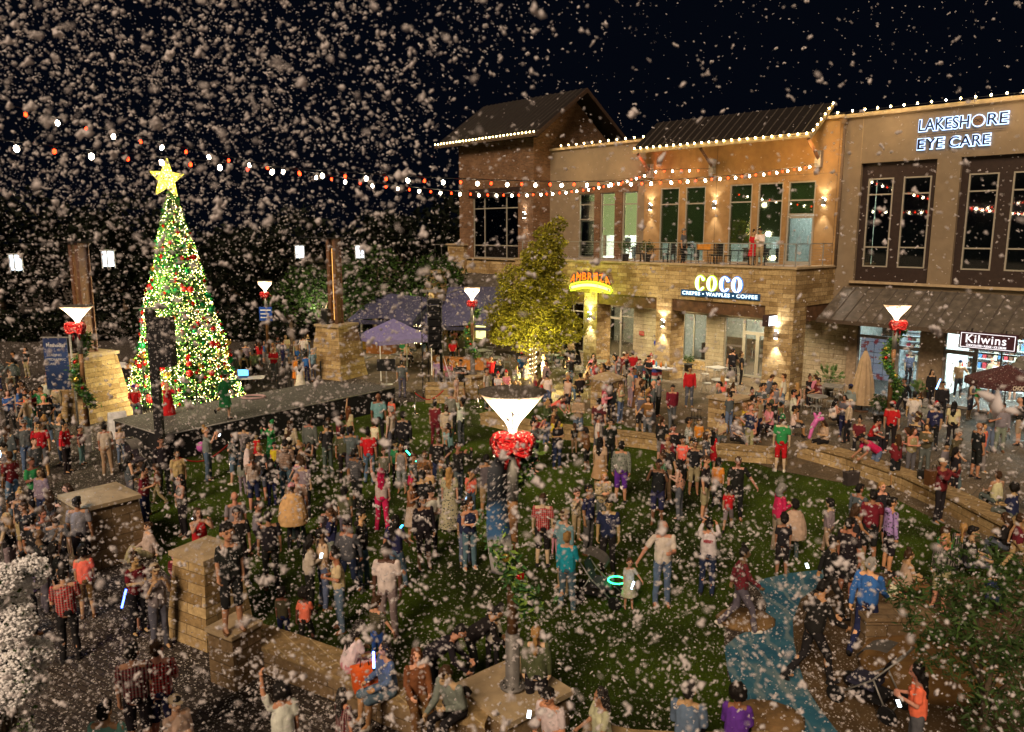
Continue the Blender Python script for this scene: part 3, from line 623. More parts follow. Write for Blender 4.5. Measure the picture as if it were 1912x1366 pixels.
# red/yellow neon name over a green tube
S1 = loc_thing('neon_sign', 'arched neon sign with orange letters over a glowing yellow-green bar above the stone lintel', 'sign', None, -12.2, -.12, 4.55)
NEO = emis('orange_neon', (1, .16, .01), 1.1); NGY = emis('yellow_green_neon', (.6, 1, .02), 2.6); NWY = emis('pale_yellow_neon', (1, .95, .35), .9)
uL, zL = sgn(1062, 548, -.1); uR, zR = sgn(1145, 545, -.1); S1.location = fw((uL+uR)/2, -.1, 4.3); W1 = (uR-uL)*.96
word = 'AMBRIZA'; nL = len(word)
for i, ch in enumerate(word):
    t = (i-(nL-1)/2)/((nL-1)/2); x = t*W1*.42; z = .62-.20*t*t; a = -t*.28
    textmesh('letter', ch, [NEO], .52, .02, 0, .29, .40+.08*abs(t), S1, (x, -.06, z), (R(90), a, 0), 'CENTER')
    textmesh('letter_back', ch, [mat('navy_letter_back', (.02, .03, .08))], .56, .015, .03, .35, .48+.08*abs(t), S1, (x+.01, 0, z-.03), (R(90), a, 0), 'CENTER')
arc = lambda k, r0: [(W1*.46*(i/12*2-1), -.03, k-.22*(i/12*2-1)**2) for i in range(13)]
m = MB()
for sgn_ in (0,):
    up = arc(.52, 0); lo = arc(.18, 0)[::-1]; m.tube(up+[(W1*.50, -.03, .12)]+lo+[(-W1*.50, -.03, .12)]+up[:1], .035, 6)
m.build('neon_tube', NGY, S1)
m = MB(); P1 = arc(.42, 0); P0 = arc(.26, 0)
for i in range(12): m.add([P0[i], P0[i+1], P1[i+1], P1[i]], [(0, 1, 2, 3)])
m.build('lit_bar', NWY, S1)
m = MB(); q1 = arc(.5, 0); q0 = arc(.2, 0)
for i in range(12): m.add([(q0[i][0], .06, q0[i][2]), (q0[i+1][0], .06, q0[i+1][2]), (q1[i+1][0], .06, q1[i+1][2]), (q1[i][0], .06, q1[i][2])], [(0, 1, 2, 3)])
m.build('sign_back', mat('olive_sign_back', (.2, .25, .03)), S1)
# cafe name, built letters
def didone(kind, mt, back, parent, x):
    for grow, nm, mm, y in ((0, 'letter', mt, -.06), (.045, 'halo', back, -.02)):  # halo: coloured wall glow built as a larger emissive letter behind
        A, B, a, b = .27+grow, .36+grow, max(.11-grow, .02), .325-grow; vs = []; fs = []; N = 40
        rng = range(N+1) if kind == 'O' else range(3, N-3)
        for i in rng:
            t = 2*math.pi*i/N; vs += [(x+A*math.cos(t), y, B*math.sin(t)), (x+a*math.cos(t), y, b*math.sin(t))]
            if kind == 'C' and i in (3, 4, N-4): vs[-1] = (x+(A*.80)*math.cos(t), y, B*.8*math.sin(t))
        for i in range(len(vs)//2-1): k = 2*i; fs.append((k, k+1, k+3, k+2))
        n0 = len(vs); vs += [(v[0], y+.035, v[2]) for v in vs]; fs += [tuple(reversed([q+n0 for q in f])) for f in list(fs)]
        for i in range(n0//2-1): k = 2*i; fs.append((k, k+2, k+2+n0, k+n0)); fs.append((k+1, k+1+n0, k+3+n0, k+3))
        mb = MB().add(vs, fs)
        if kind == 'C': mb.lathe([(.075+grow, 0), (.075+grow, .03)], 14, M=Matrix.Translation((x+.17, y+.03, .2)) @ Matrix.Rotation(R(90), 4, 'X'))
        mb.build(nm, mm, parent)
u0, z0 = sgn(1295, 513, -.1); u1, z1 = sgn(1388, 545, -.1); uC = (u0+u1)/2
S2 = loc_thing('cafe_sign', 'white lit cafe name in bold serif letters above a blue strip of small lettering', 'sign', None, uC, -.02, 5.08)
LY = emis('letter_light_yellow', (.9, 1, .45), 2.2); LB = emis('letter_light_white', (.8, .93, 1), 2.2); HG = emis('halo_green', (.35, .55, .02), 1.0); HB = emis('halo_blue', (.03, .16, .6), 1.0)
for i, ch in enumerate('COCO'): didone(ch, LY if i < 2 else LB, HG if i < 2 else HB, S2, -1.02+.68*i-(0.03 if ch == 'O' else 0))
uA, zA = sgn(1273, 549, -.1); uB, zB = sgn(1415, 556, -.1)
m = MB(); m.box((uA-uC-.08, -.05, -.66), (uB-uC+.08, 0, -.36)); m.build('lettering_strip', mat('blue_sign_strip', (.01, .07, .2)), S2)
textmesh('small_lettering', 'CREPES • WAFFLES • COFFEE', [emis('letter_light_cyan', (.65, .88, 1), 1.3)], .2, .01, 0, uB-uA-.05, .175, S2, (uA-uC+.02, -.07, -.6), bold=.003, spacing=1.15)
# eye care sign
S3 = loc_thing('eye_care_sign', 'halo-lit dark blue letters in two lines high on the taupe wall', 'sign', None, 4.45, 3.74, 11.0)
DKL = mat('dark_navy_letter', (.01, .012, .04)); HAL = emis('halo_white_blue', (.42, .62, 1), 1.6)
for txt, x, z, wd, hh in (('LAKESH', 0, .77, 1.94, .48), ('RE', 2.62, .80, .72, .44), ('E', .0, .02, .27, .43), ('YE CARE', .32, .02, 2.45, .43)):
    b = .012 if txt == 'E' else .002
    textmesh('letter', txt, [DKL], .6, .02, 0, wd, hh, S3, (x, -.06, z), bold=b)
    textmesh('halo', txt, [HAL], .6, .008, .035, wd+.07, hh+.07, S3, (x-.035, -.012, z-.035))  # glow on the wall built as an emissive plate behind the letters
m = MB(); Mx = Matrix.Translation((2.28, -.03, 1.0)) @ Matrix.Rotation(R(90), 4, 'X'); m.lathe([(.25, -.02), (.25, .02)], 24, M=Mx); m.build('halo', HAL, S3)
m = MB(); m.lathe([(.21, .022), (.21, .05)], 24, M=Mx); q = m.build('round_emblem', mat('emblem_tan', (.2, .13, .09)), S3)
m = MB(); Mx2 = Matrix.Translation((2.28, -.085, 1.0))
for s in (-1, 1): m.tube([(s*.075+.055*math.cos(a*.523), 0, .055*math.sin(a*.523)) for a in range(13)], .01, 4, M=Mx2)
m.tube([(-.02, 0, .01), (.02, 0, .01)], .01, 4, M=Mx2); m.build('spectacles_emblem', DKL, q)
m = MB(); m.box((.02, -.05, .60), (3.3, -.03, .62)); m.build('rule_line', DKL, S3)
# chocolate shop sign
S4 = loc_thing('shop_sign', 'maroon hanging shop sign with a white border and white serif name below the awning', 'sign', None, 7.43, 1.68, 2.94)
m = MB(); m.box((0, 0, 0), (2.03, .12, .68)); m.build('sign_panel', mat('maroon_sign_panel', (.045, .012, .02), .5), S4)
LW = emis('sign_letter_white', (1, .95, 1), .7)
m = MB(); bw = .02
for a, b in (((.06, .05), (1.97, .07)), ((.06, .61), (1.97, .63)), ((.06, .07), (.08, .61)), ((1.95, .07), (1.97, .61))): m.box((a[0], -.012, a[1]), (b[0], 0, b[1]))
m.build('sign_border', LW, S4)
textmesh('sign_name', 'Kilwins', [LW], .4, .008, 0, 1.42, .33, S4, (.25, -.012, .24), bold=.003, spacing=1.12)
m = MB()
for x, z, wdt in ((.24, .245, .11), (.24, .545, .11), (.44, .245, .1), (.44, .545, .09)): m.box((x, -.013, z), (x+wdt*.8, -.002, z+.012))
m.ball((1.74, -.01, .53), .02); m.build('letter_serif', LW, S4)
textmesh('small_lettering', 'CHOCOLATES • FUDGE • ICE CREAM', [LW], .2, .006, 0, 1.4, .085, S4, (.28, -.012, .1), bold=.004)
m = MB()
for x in (.4, 1.6): m.box((x, .05, .68), (x+.04, .07, .80)); m.box((x, .05, .78), (x+.04, .22, .80))
m.build('hanger', BLACK, S4)
S5 = loc_thing('blade_sign', 'small box sign with a lit white side projecting from the last stone pier', 'sign', None, .12, -.75, 3.35)
m = MB(); m.box((0, 0, 0), (.3, .75, .5)); m.build('sign_box', mat('brown_sign_box', (.04, .02, .02)), S5)
m = MB(); m.box((.3, .04, .04), (.312, .71, .46)); m.build('lit_face', emis('lit_sign_face', (.9, .95, 1), 2.2), S5)
tag(MB().box((0, 0, 0), (.35, .03, .25)).box((.04, -.006, .12), (.31, 0, .16), 1).build('door_plaque', [mat('red_plaque', (.3, .05, .04)), CAP]), 'small red plaque on the pale stone between the shop doors', 'plaque').matrix_world = Matrix.Translation(fw(-10.3, 3.75, 1.55)) @ Matrix.Rotation(FROT, 4, 'Z')
# ================= wall lamps =================
def wall_lamp(label, u, n, z, big, grp):
    t = loc_thing('wall_lamp', label, 'wall lamp', grp, u, n, z)
    m = MB(); m.box((-.07, -.14, -.17), (.07, 0, .17)); m.box((-.11, -.18, -.03), (.11, -.03, .03)); m.build('lamp_body', GREYM, t)
    m = MB(); m.box((-.055, -.13, -.185), (.055, -.02, -.171)); m.box((-.055, -.13, .171), (.055, -.02, .18)); m.box((-.085, -.05, .06), (-.071, -.02, .12)); m.box((.071, -.05, .06), (.085, -.02, .12)); m.build('lamp_lens', emis('white_lamp_lens', (1, .97, .9), 30), t)
    lamp('downlight', 'SPOT', (0, -.16, -.22), 95*big, (1, .95, .85), .03, t, (R(-6), 0, 0), R(66))
    lamp('uplight', 'SPOT', (0, -.16, .22), 26*big, (1, .93, .8), .03, t, (R(180), 0, 0), R(120))
UG = 'wall lamps between the upper windows'; LG = 'wall lamps on the stone piers'
wall_lamp('wall lamp left of the first pair of dark upper windows', -9.7, 3.72, 8.95, 1, UG)
wall_lamp('wall lamp between the two pairs of dark upper windows', -5.5, 3.72, 8.95, 1, UG)
wall_lamp('wall lamp right of the upper glass door', .45, 3.72, 8.95, 1, UG)
wall_lamp('bright wall lamp on the stone pier below the neon sign', -10.81, -.02, 2.95, 2.6, LG)
wall_lamp('bright wall lamp on the stone pier left of the cafe name', -5.83, -.02, 2.95, 2.6, LG)
wall_lamp('bright wall lamp on the last stone pier under the blade sign', .45, -.02, 2.95, 2.6, LG)
t = wall_lamp('pink and white spot lamp on the brick tower by its tall window', -18.5, 2.24, 8.6, .8, None)
# ================= string lights =================
BW = emis('white_party_bulb', (1, .80, .55), 34); BR = emis('red_party_bulb', (1, .03, .005), 7)
bmw = MB().ball((0, 0, -.12), (.045, .045, .058), 8, 6, 0).lathe([(.02, -.06), (.02, 0)], 6, 1).mesh('party_bulb', [BW, BLACK]); bmr = MB().ball((0, 0, -.10), (.034, .034, .045), 8, 6, 0).lathe([(.02, -.05), (.02, 0)], 6, 1).mesh('party_bulb_red', [BR, BLACK])
def light_string(label, pix, A, B, spacing, phase=0):
    "pix: image points that fix the sag along the straight plan line A-B"
    A = Vector(A); B = Vector(B); t = thing('light_string', label, 'string lights', (A.x, A.y, A.z)); pts = []
    d = Vector((B.x-A.x, B.y-A.y, 0)); L = d.length; d.normalize(); nrm = Vector((-d.y, d.x, 0)); s_ = [(0, A.z)]
    for px, py in pix:
        r = ray(px, py); k = Vector((A.x, A.y, 0)).dot(nrm)/r.dot(nrm); p = Vector((0, 0, CAMH))+r*k; s_.append(((p-A).dot(d), p.z))
    s_.append((L, B.z)); s_.sort(); xs = [a for a, b in s_]; c = np.polyfit(xs, [b for a, b in s_], 3)
    zf = lambda x: float(np.polyval(c, x)); n = int(L/.3)
    for i in range(n+1): x = L*i/n; pts.append(A+d*x+Vector((0, 0, zf(x)-A.z))-A)
    MB().tube(pts, .012, 5).build('cable', BLACK, t)
    k = int(L/spacing)
    for i in range(1, k):
        x = spacing*i; o = link('bulb', bmw if (i+phase) % 2 else bmr, t); o.location = d*x+Vector((0, 0, zf(x)-A.z)); o.rotation_euler = (random.uniform(-.3, .3), random.uniform(-.3, .3), 0)
    return t
Bk2 = fw(.1, 3.45, 10.75); Bk1 = fw(-9.7, 3.45, 11.0)
light_string('upper string of white and red bulbs ending at the right roof brace', [(155, 277), (378, 298), (565, 318), (870, 334), (1059, 337), (1255, 333), (1384, 325), (1480, 315)], (-9.6, 12.2, 9.1), Bk2, .60)
light_string('lower string of white and red bulbs ending at the left roof brace', [(72, 224), (207, 252), (428, 297), (690, 330), (867, 355), (945, 359), (1090, 352), (1192, 334)], (-10.4, 14.2, 10.3), Bk1, .60, 1)
light_string('short string of bulbs running level along the wall under the canopy', [], fw(-9.7, 3.4, 10.95), fw(-5.7, 3.4, 10.8), .55)
def edge_lights(label, pts, sp):
    t = thing('roof_light_string', label, 'string lights', pts[0], 0, 'warm light strings along the roof edges'); o0 = Vector(pts[0])
    MB().tube([Vector(p)-o0 for p in pts], .012, 4).build('cable', BLACK, t)
    for a, b in zip(pts, pts[1:]):
        a, b = Vector(a), Vector(b); k = max(1, int((b-a).length/sp))
        for i in range(k): o = link('bulb', EB, t); o.location = a.lerp(b, (i+.5)/k)-o0+Vector((0, 0, .03))
EB = MB().ball((0, 0, 0), (.042, .042, .05), 6, 4).mesh('roof_bulb', [emis('roof_led', (1, .74, .3), 30)])
edge_lights('light string along the eave of the brick tower', [fw(-27, 1.5, 13.52), fw(-16.8, 1.5, 13.52)], .34)
edge_lights('light string along the plain parapet between tower and canopy', [fw(-17.0, 3.6, 12.8), fw(-9.95, 3.6, 12.8)], .62)
edge_lights('light string along the canopy eave and up its right rake', [fw(-9.9, 2.08, 12.0), fw(.42, 2.08, 11.92), fw(.42, 4.2, 13.55)], .42)
edge_lights('light string along the cornice above the eye care letters', [fw(.5, 3.55, 12.88), fw(1.3, 3.55, 12.9), fw(13, 3.55, 12.9)], .55)
# ================= lamp posts =================
def funmat():
    t = NT('lit_frosted_funnel'); co = t.n('TexCoord').outputs['Object']; sp = t.n('SeparateXYZ'); t.l(co, sp.inputs[0]); mr = t.n('MapRange'); mr.inputs['From Min'].default_value = -.68; mr.inputs['From Max'].default_value = 0; t.l(sp.outputs['Z'], mr.inputs[0])
    t.l(t.ramp(mr.outputs[0], [(0, (.9, .45, .18)), (.3, (1, .85, .65)), (.7, (1, .78, .52)), (1, (.75, .42, .2))]), t.b.inputs['Emission Color']); f = t.ramp(mr.outputs[0], [(0, (.06,)*3), (.3, (.8,)*3), (.6, (1,)*3), (.85, (.35,)*3), (1, (.05,)*3)])
    ml = t.n('Math', operation='MULTIPLY'); t.l(f, ml.inputs[0]); ml.inputs[1].default_value = 6; t.l(ml.outputs[0], t.b.inputs['Emission Strength']); t.b.inputs['Base Color'].default_value = (.6, .5, .4, 1); return t.m
FUN = funmat()
def glitter(name, c):
    t = NT(name); co = t.n('TexCoord').outputs['Object']; v = t.n('TexVoronoi', Scale=70); t.l(co, v.inputs['Vector'])
    t.l(t.mix(t.ramp(v.outputs['Color'], [(.82, (0, 0, 0)), (.9, (1, 1, 1))]), c, (1, .75, .6)), t.b.inputs['Base Color'])
    t.b.inputs['Metallic'].default_value = .5; t.b.inputs['Roughness'].default_value = .35; t.bump(v.outputs['Distance'], .8, .02); return t.m
REDG = glitter('red_glitter_ribbon', (.26, .006, .008))
LEAFG = mat('garland_needles', (.035, .11, .025), .7, var=.6, scale=30); LEAFB = mat('garland_light_needles', (.16, .26, .04), .7, var=.5, scale=30)
def leaves(mb, pts, size, mis=(0,), flat=0, asp=.45):
    for p in pts:
        s = size*random.uniform(.6, 1.3); a = Vector((random.gauss(0, 1), random.gauss(0, 1), random.gauss(0, .7))).normalized(); b = a.cross(Vector((random.gauss(0, 1), random.gauss(0, 1), random.gauss(0, 1)))).normalized()
        p = Vector(p); q = a*s; r = b*s*asp; mb.add([p-q, p-r, p+q, p+r], [(0, 1, 2, 3)], random.choice(mis))
def bow_mesh():
    m = MB()
    for ang, L, w_ in ((.30, .40, .26), (2.84, .40, .26), (.30, .30, .15), (2.84, .30, .15), (-.35, .36, .18), (3.49, .36, .18), (.8, .26, .16), (2.34, .26, .16)):
        for off in (-.11, -.04, .04, .11):
            pts = []
            for i in range(15):
                t = i/14*2*math.pi; r = L*(1-math.cos(t))/2*(1-.8*off*off*10); ww = math.sin(t)*w_*.62
                pts.append((math.cos(ang)*r-math.sin(ang)*ww, -.10-.06*math.sin(t/2)+off*(.4+.6*r/L), math.sin(ang)*r+math.cos(ang)*ww))
            m.tube(pts, [.03]+[.042]*13+[.03], 5)
    m.ball((0, -.16, 0), .08)
    for s in (-1, 1): m.tube([(0, -.1, 0), (s*.1, -.13, -.25), (s*.13, -.12, -.45)], [.03, .05, .03], 6)
    return m.mesh('ribbon_bow', [REDG])
BOWM = bow_mesh()
def lamp_post(label, base, h, sc=1.0, garl=(2.0, 4.0), banner=None, bow=True, sleeve=.9, seed=0, turn=0):
    random.seed(seed); t = thing('lamp_post', label, 'lamp post', base, turn, 'funnel lamp posts round the lawn')
    m = MB(); m.lathe([(.085, sleeve), (.08, h*.55), (.075, h-1.5)], 14); m.build('pole', mat('rusty_brown_pole', (.17, .085, .035), .6, var=.5, scale=5), t)
    m = MB(); m.lathe([(.2, 0), (.2, .03), (.11, .03), (.11, sleeve)], 16)
    for i in range(8): a = i*math.pi/4; m.lathe([(.018, .03), (.018, .07)], 6, c=(.16*math.cos(a), .16*math.sin(a)))
    m.build('base_sleeve', POLEM, t)
    m = MB(); m.lathe([(.085, h-1.6), (.085, h-.68)], 14); m.build('upper_pole', GREYM, t)
    m = MB(); m.lathe([(.06, h-.68), (.065, h-.52), (.11, h-.43), (.21, h-.31), (.34, h-.16), (.47*sc, h-.02), (.475*sc, h)], 28, caps=False); o = m.build('lamp_funnel', FUN, t); o['h'] = 1; del o['h']
    o.data.transform(Matrix.Translation((0, 0, -h))); o.location = (0, 0, h)
    m = MB(); m.lathe([(.49*sc, h), (.51*sc, h+.02), (.3, h+.045), (.02, h+.055)], 28); m.build('lamp_disc', mat('weathered_lamp_disc', (.09, .075, .06), .7, flecks=22), t)
    m = MB()
    for k in range(3): a = k*2.1+.5; m.tube([(.12*math.cos(a), .12*math.sin(a), h-.45), (.30*math.cos(a), .30*math.sin(a), h-.2)], .012, 5)
    m.build('funnel_rib', BLACK, t)
    lamp('post_light', 'POINT', (0, -.6, h-.35), 40*sc, (1, .78, .5), .12, t)
    if bow: o = link('ribbon_bow', BOWM, t); o.location = (0, -.05, h-.74); o.scale = (.82*sc,)*3
    if garl:
        n = int((garl[1]-garl[0])*900); P = []; m = MB()
        for i in range(n):
            f = i/n; z = garl[1]-(garl[1]-garl[0])*f; a = f*(garl[1]-garl[0])*2.6; r = .13+abs(random.gauss(0, .11)); P.append((r*math.cos(a)+random.gauss(0, .06), r*math.sin(a)+random.gauss(0, .06), z+random.gauss(0, .07)))
        leaves(m, P, .08, (0, 0, 1), asp=.3); m.build('garland', [LEAFG, LEAFB], t)
        for i in range(9):
            f = (i+.5)/9; z = garl[1]-(garl[1]-garl[0])*f; a = f*(garl[1]-garl[0])*2.6+.3
            b = MB(); b.ball((.26*math.cos(a), .26*math.sin(a), z), random.choice((.07, .09, .1)), 10, 7); b.build('bauble', BAUB[i % 3], t)
    return t
BAUB = [mat('red_bauble', (.45, .015, .012), .2, metal=.5, var=.1), mat('green_bauble', (.01, .25, .07), .2, metal=.5, var=.1), mat('gold_bauble', (.5, .33, .06), .25, metal=.7, var=.1)]
lb = gp(957, 1283, .62); LC = lamp_post('tall lamp post in the middle foreground with big red bow and twisted banner', (lb.x, lb.y, .64), 4.60, .97, (1.2, 3.75), seed=3)
LL = lamp_post('lamp post beside the blue hospital banner at the left', gp(168, 842), 5.05, 1.08, (1.6, 4.1), seed=4)
LR = lamp_post('lamp post standing on the seat wall before the chocolate shop', gp(1655, 818), 4.95, .98, (1.3, 4.1), seed=5)
lamp_post('lamp post on the stone block near the yellow-lit tree', gp(883, 739)+Vector((0, 0, 1.05)), 4.0, .75, (.8, 3.0), seed=6)
l5 = lamp_post('distant lamp post with small blue sign behind the fence', gp(503, 690), 4.9, .8, (3.2, 4.1), seed=7)
MB().box((-.35, -.14, 2.75), (.35, -.1, 3.5)).box((-.28, -.148, 3.3), (.28, -.14, 3.36), 1).box((-.28, -.148, 3.1), (.2, -.14, 3.15), 1).box((-.28, -.148, 2.9), (.24, -.14, 2.95), 1).build('parking_sign', [mat('blue_sign', (.01, .06, .32)), mat('white_paint', (.7, .7, .7))], l5)
# twisted banner on the middle post
def gradient_banner(name, stops):
    t = NT(name); co = t.n('TexCoord').outputs['Object']; sp = t.n('SeparateXYZ'); t.l(co, sp.inputs[0])
    mr = t.n('MapRange'); mr.inputs['From Min'].default_value = -1.9; mr.inputs['From Max'].default_value = 0; t.l(sp.outputs['Z'], mr.inputs[0])
    t.l(t.ramp(mr.outputs[0], stops), t.b.inputs['Base Color']); return t.m
tb = thing('street_banner', 'narrow twisted fabric banner hanging from the middle lamp post, white lettering on dark over blue', 'banner', (lb.x-.12, lb.y-.14, 4.42))
vs = []; fs = []
for i in range(25):
    f = i/24; z = -1.9*f; wv = .20+.03*math.sin(f*6); tw = .9*math.sin(f*3.2+.6); cx = -.06-.05*math.sin(f*4)
    for s in (-1, 0, 1): vs.append((cx+s*wv*math.cos(tw), -.03+s*wv*math.sin(tw)+.02*s*s, z+.25*(s < 0)*-(1-f)))
for i in range(24):
    for k in (0, 1): a = i*3+k; fs.append((a, a+1, a+4, a+3))
b = MB().add(vs, fs, 0, None, True).build('banner_cloth', gradient_banner('banner_cloth', [(0, (.45, .42, .40)), (.28, (.4, .38, .36)), (.34, (.05, .13, .28)), (.55, (.05, .13, .28)), (.62, (.02, .025, .035)), (1, (.03, .03, .035))]), tb)
sol = b.modifiers.new('t', 'SOLIDIFY'); sol.thickness = .008
m = MB()
for k in range(6):
    z = -.42-.12*k
    for j in range(4): m.add([(-.17+.07*j, -.13, z+.03*j), (-.15+.07*j, -.13, z+.03*j+.01), (-.125+.07*j, -.13, z+.05+.03*j), (-.14+.07*j, -.13, z+.045+.03*j)], [(0, 1, 2, 3)])
m.build('illegible_lettering', mat('white_banner_ink', (.28, .28, .29)), tb)
# hospital banner by the left lamp post
g = gp(118, 800); tb = thing('street_banner', 'blue gradient banner on a pole behind the left lamp post', 'banner', (g.x, g.y, 0))
def bl():
    t = NT('blue_gradient_cloth'); co = t.n('TexCoord').outputs['Object']; sp = t.n('SeparateXYZ'); t.l(co, sp.inputs[0]); mr = t.n('MapRange'); mr.inputs['From Min'].default_value = 2.0; mr.inputs['From Max'].default_value = 3.9; t.l(sp.outputs['Z'], mr.inputs[0])
    t.l(t.ramp(mr.outputs[0], [(0, (.015, .03, .08)), (.5, (.04, .07, .18)), (1, (.012, .015, .05))]), t.b.inputs['Base Color']); return t.m
m = MB(); m.box((-.45, -.01, 1.55), (.47, .01, 3.55)); m.build('banner_cloth', bl(), tb)
m = MB(); m.box((-.5, -.015, 3.55), (.6, .015, 3.6)); m.tube([(.6, 0, 0), (.6, 0, 3.7)], .04, 8); m.build('banner_pole', GREYM, tb)
WI = mat('white_ink', (.6, .6, .62))
textmesh('lettering', 'Methodist', [WI], .2, .004, 0, .72, .15, tb, (-.32, -.02, 3.2), bold=.004)
for i, s in enumerate(('LEADING', 'PEDIATRIC', 'CARE')): textmesh('lettering', s, [WI], .12, .004, 0, .13*len(s)*.6, .09, tb, (-.32, -.02, 2.85-.17*i))
# ================= light pylons =================
def pylon(label, base, h, arms, spw=1.9, sph=2.6):
    t = thing('light_pylon', label, 'light pylon', base, FROT+R(20), 'steel and stone pylons with hanging lanterns')
    MB().frustum((0, 0), spw*1.15, spw*1.15, spw*.78, spw*.78, 0, sph).build('stone_base', STONE, t); MB().frustum((0, 0), spw*.86, spw*.86, spw*.86, spw*.86, sph, sph+.12).build('capstone', CAP, t)
    for s in (-1, 1):
        m = MB(); x = s*.2
        m.box((x-.09, -.25, sph+.12), (x+.09, -.21, h)); m.box((x-.09, .21, sph+.12), (x+.09, .25, h)); m.box((x-.012, -.21, sph+.12), (x+.012, .21, h)); m.build('steel_beam', mat('brown_steel_beam', (.14, .07, .04), .5, metal=.2, var=.3), t)
    m = MB(); m.box((-.06, -.1, sph+.3), (.06, -.04, h-.5)); m.build('glow_strip', emis('amber_strip', (1, .5, .12), .8), t)
    m = MB(); m.box((-.6, -.36, h), (.6, .36, h+.06)); m.build('cap_plate', ROOFM, t)
    m = MB(); m.box((-.5, -.6, sph+.12), (-.1, -.35, sph+.9)); m.build('flood_lamp_box', BLACK, t)
    lamp('uplight', 'SPOT', (0, -.9, sph+.25), 25, (1, .6, .25), .05, t, (R(172), 0, 0), R(50))
    for (dx, z) in arms:
        rot = Matrix.Rotation(-(FROT+R(20)), 3, 'Z'); e = rot @ Vector((dx, 0, 0))
        m = MB(); m.tube([(0, 0, z+.75), (e.x, e.y, z+.75)], .035, 6); m.tube([(e.x, e.y, z+.75), (e.x, e.y, z+.45)], .015, 5); m.build('arm', BLACK, t)
        m = MB(); m.cbox((e.x, e.y, z+.02), (.27, .27, .6)); l = m.build('lantern', emis('cool_white_lantern', (.78, .9, 1), 1.7), t)
        m = MB()
        for a, b in ((-1, -1), (1, -1), (1, 1), (-1, 1)): m.cbox((e.x+a*.16, e.y+b*.16, z), (.035, .035, .7))
        m.cbox((e.x, e.y, z+.36), (.42, .42, .04)); m.cbox((e.x, e.y, z-.15), (.33, .33, .02)); m.build('lantern_frame', mat('pale_lantern_frame', (.5, .5, .5)), l)
pylon('pylon with brown steel beams behind the left lamp post', gp(176, 778), 7.1, [(-2.55, 6.3), (1.15, 6.45)])
pylon('pylon with brown steel beams at the far end of the stage', gp(632, 702), 7.2, [(-1.75, 6.5), (1.35, 6.5)], 1.9, 2.7)
# ================= giant christmas tree =================
xb = gp(348, 748); XT = thing('christmas_tree', 'giant conical Christmas tree covered in white, gold and green lights with a glowing star', 'Christmas tree', (xb.x, xb.y, 0))
HT = 9.1; RB = 2.12; rr = lambda z: RB*max(0, 1-z/HT)**.92*(1+.015*math.sin(z*3))+.12
random.seed(21); m = MB(); P = []
for i in range(19000):
    z = HT*(1-random.random()**.62)
    a = random.random()*2*math.pi; r = rr(z)*(1-.22*random.random()**2)*(1+.06*math.sin(a*5+z*2)); P.append((r*math.cos(a), r*math.sin(a), z+.15))
leaves(m, P, .13, (0, 0, 1), asp=.3); m.build('foliage', [mat('fir_green', (.035, .12, .02), .7, var=.5), mat('fir_light_green', (.10, .22, .04), .7, var=.5)], XT)
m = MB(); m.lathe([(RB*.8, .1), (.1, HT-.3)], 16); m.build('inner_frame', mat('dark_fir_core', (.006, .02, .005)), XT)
def cloud(name, P, r, mt, parent, kind='stuff'):
    P = np.array(P, dtype=np.float32); n = len(P); o = np.array([(1, 0, 0), (-1, 0, 0), (0, 1, 0), (0, -1, 0), (0, 0, 1), (0, 0, -1)], dtype=np.float32)
    rr_ = (r*RNG.uniform(.6, 1.4, (n, 1, 1))).astype(np.float32); V = (P[:, None, :]+o[None]*rr_).reshape(-1, 3)
    t = np.array([(0, 2, 4), (2, 1, 4), (1, 3, 4), (3, 0, 4), (2, 0, 5), (1, 2, 5), (3, 1, 5), (0, 3, 5)]); F = (t[None]+6*np.arange(n)[:, None, None]).reshape(-1, 3)
    me = bpy.data.meshes.new(name); me.from_pydata(V.tolist(), [], F.tolist()); me.materials.append(mt); ob = link(name, me, parent); tag(ob, kind=kind); return ob
def conepts(n, k=1.03):
    out = []
    for i in range(n):
        z = HT*(1-random.random()**.6); a = random.random()*2*math.pi; r = rr(z)*k*random.uniform(.93, 1.04)*(1+.06*math.sin(a*5+z*2)); out.append((r*math.cos(a), r*math.sin(a), z+.15))
    return out
cloud('tree_lights_white', conepts(2900), .0125, emis('tree_led_white', (1, .8, .38), 20, False), XT)
cloud('tree_lights_gold', conepts(2300), .0125, emis('tree_led_gold', (1, .7, .16), 14, False), XT)
cloud('tree_lights_green', conepts(1500), .016, emis('tree_led_green', (.3, 1, .08), 5, False), XT)
bms = [MB().ball((0, 0, 0), .135, 12, 8).mesh('bauble', [b]) for b in BAUB]
for i, p in enumerate(conepts(96, 1.07)): o = link('bauble', bms[(0, 1, 0, 1, 2)[i % 5]], XT); o.location = p; o.scale = (random.uniform(.7, 1.25),)*3
for k, (c_) in enumerate(((.45, .02, .01), (.01, .3, .08))): cloud('small_baubles', conepts(190, 1.08), .085, BAUB[k], XT)
def starmat():
    t = NT('glowing_star'); co = t.n('TexCoord').outputs['Object']; v = t.n('TexVoronoi', Scale=11); t.l(co, v.inputs['Vector'])
    c = t.ramp(v.outputs['Distance'], [(.15, (1, .95, .45)), (.4, (.75, .62, .06)), (.8, (.25, .22, .02))]); t.l(c, t.b.inputs['Emission Color']); t.l(c, t.b.inputs['Base Color']); t.b.inputs['Emission Strength'].default_value = 2.2; return t.m
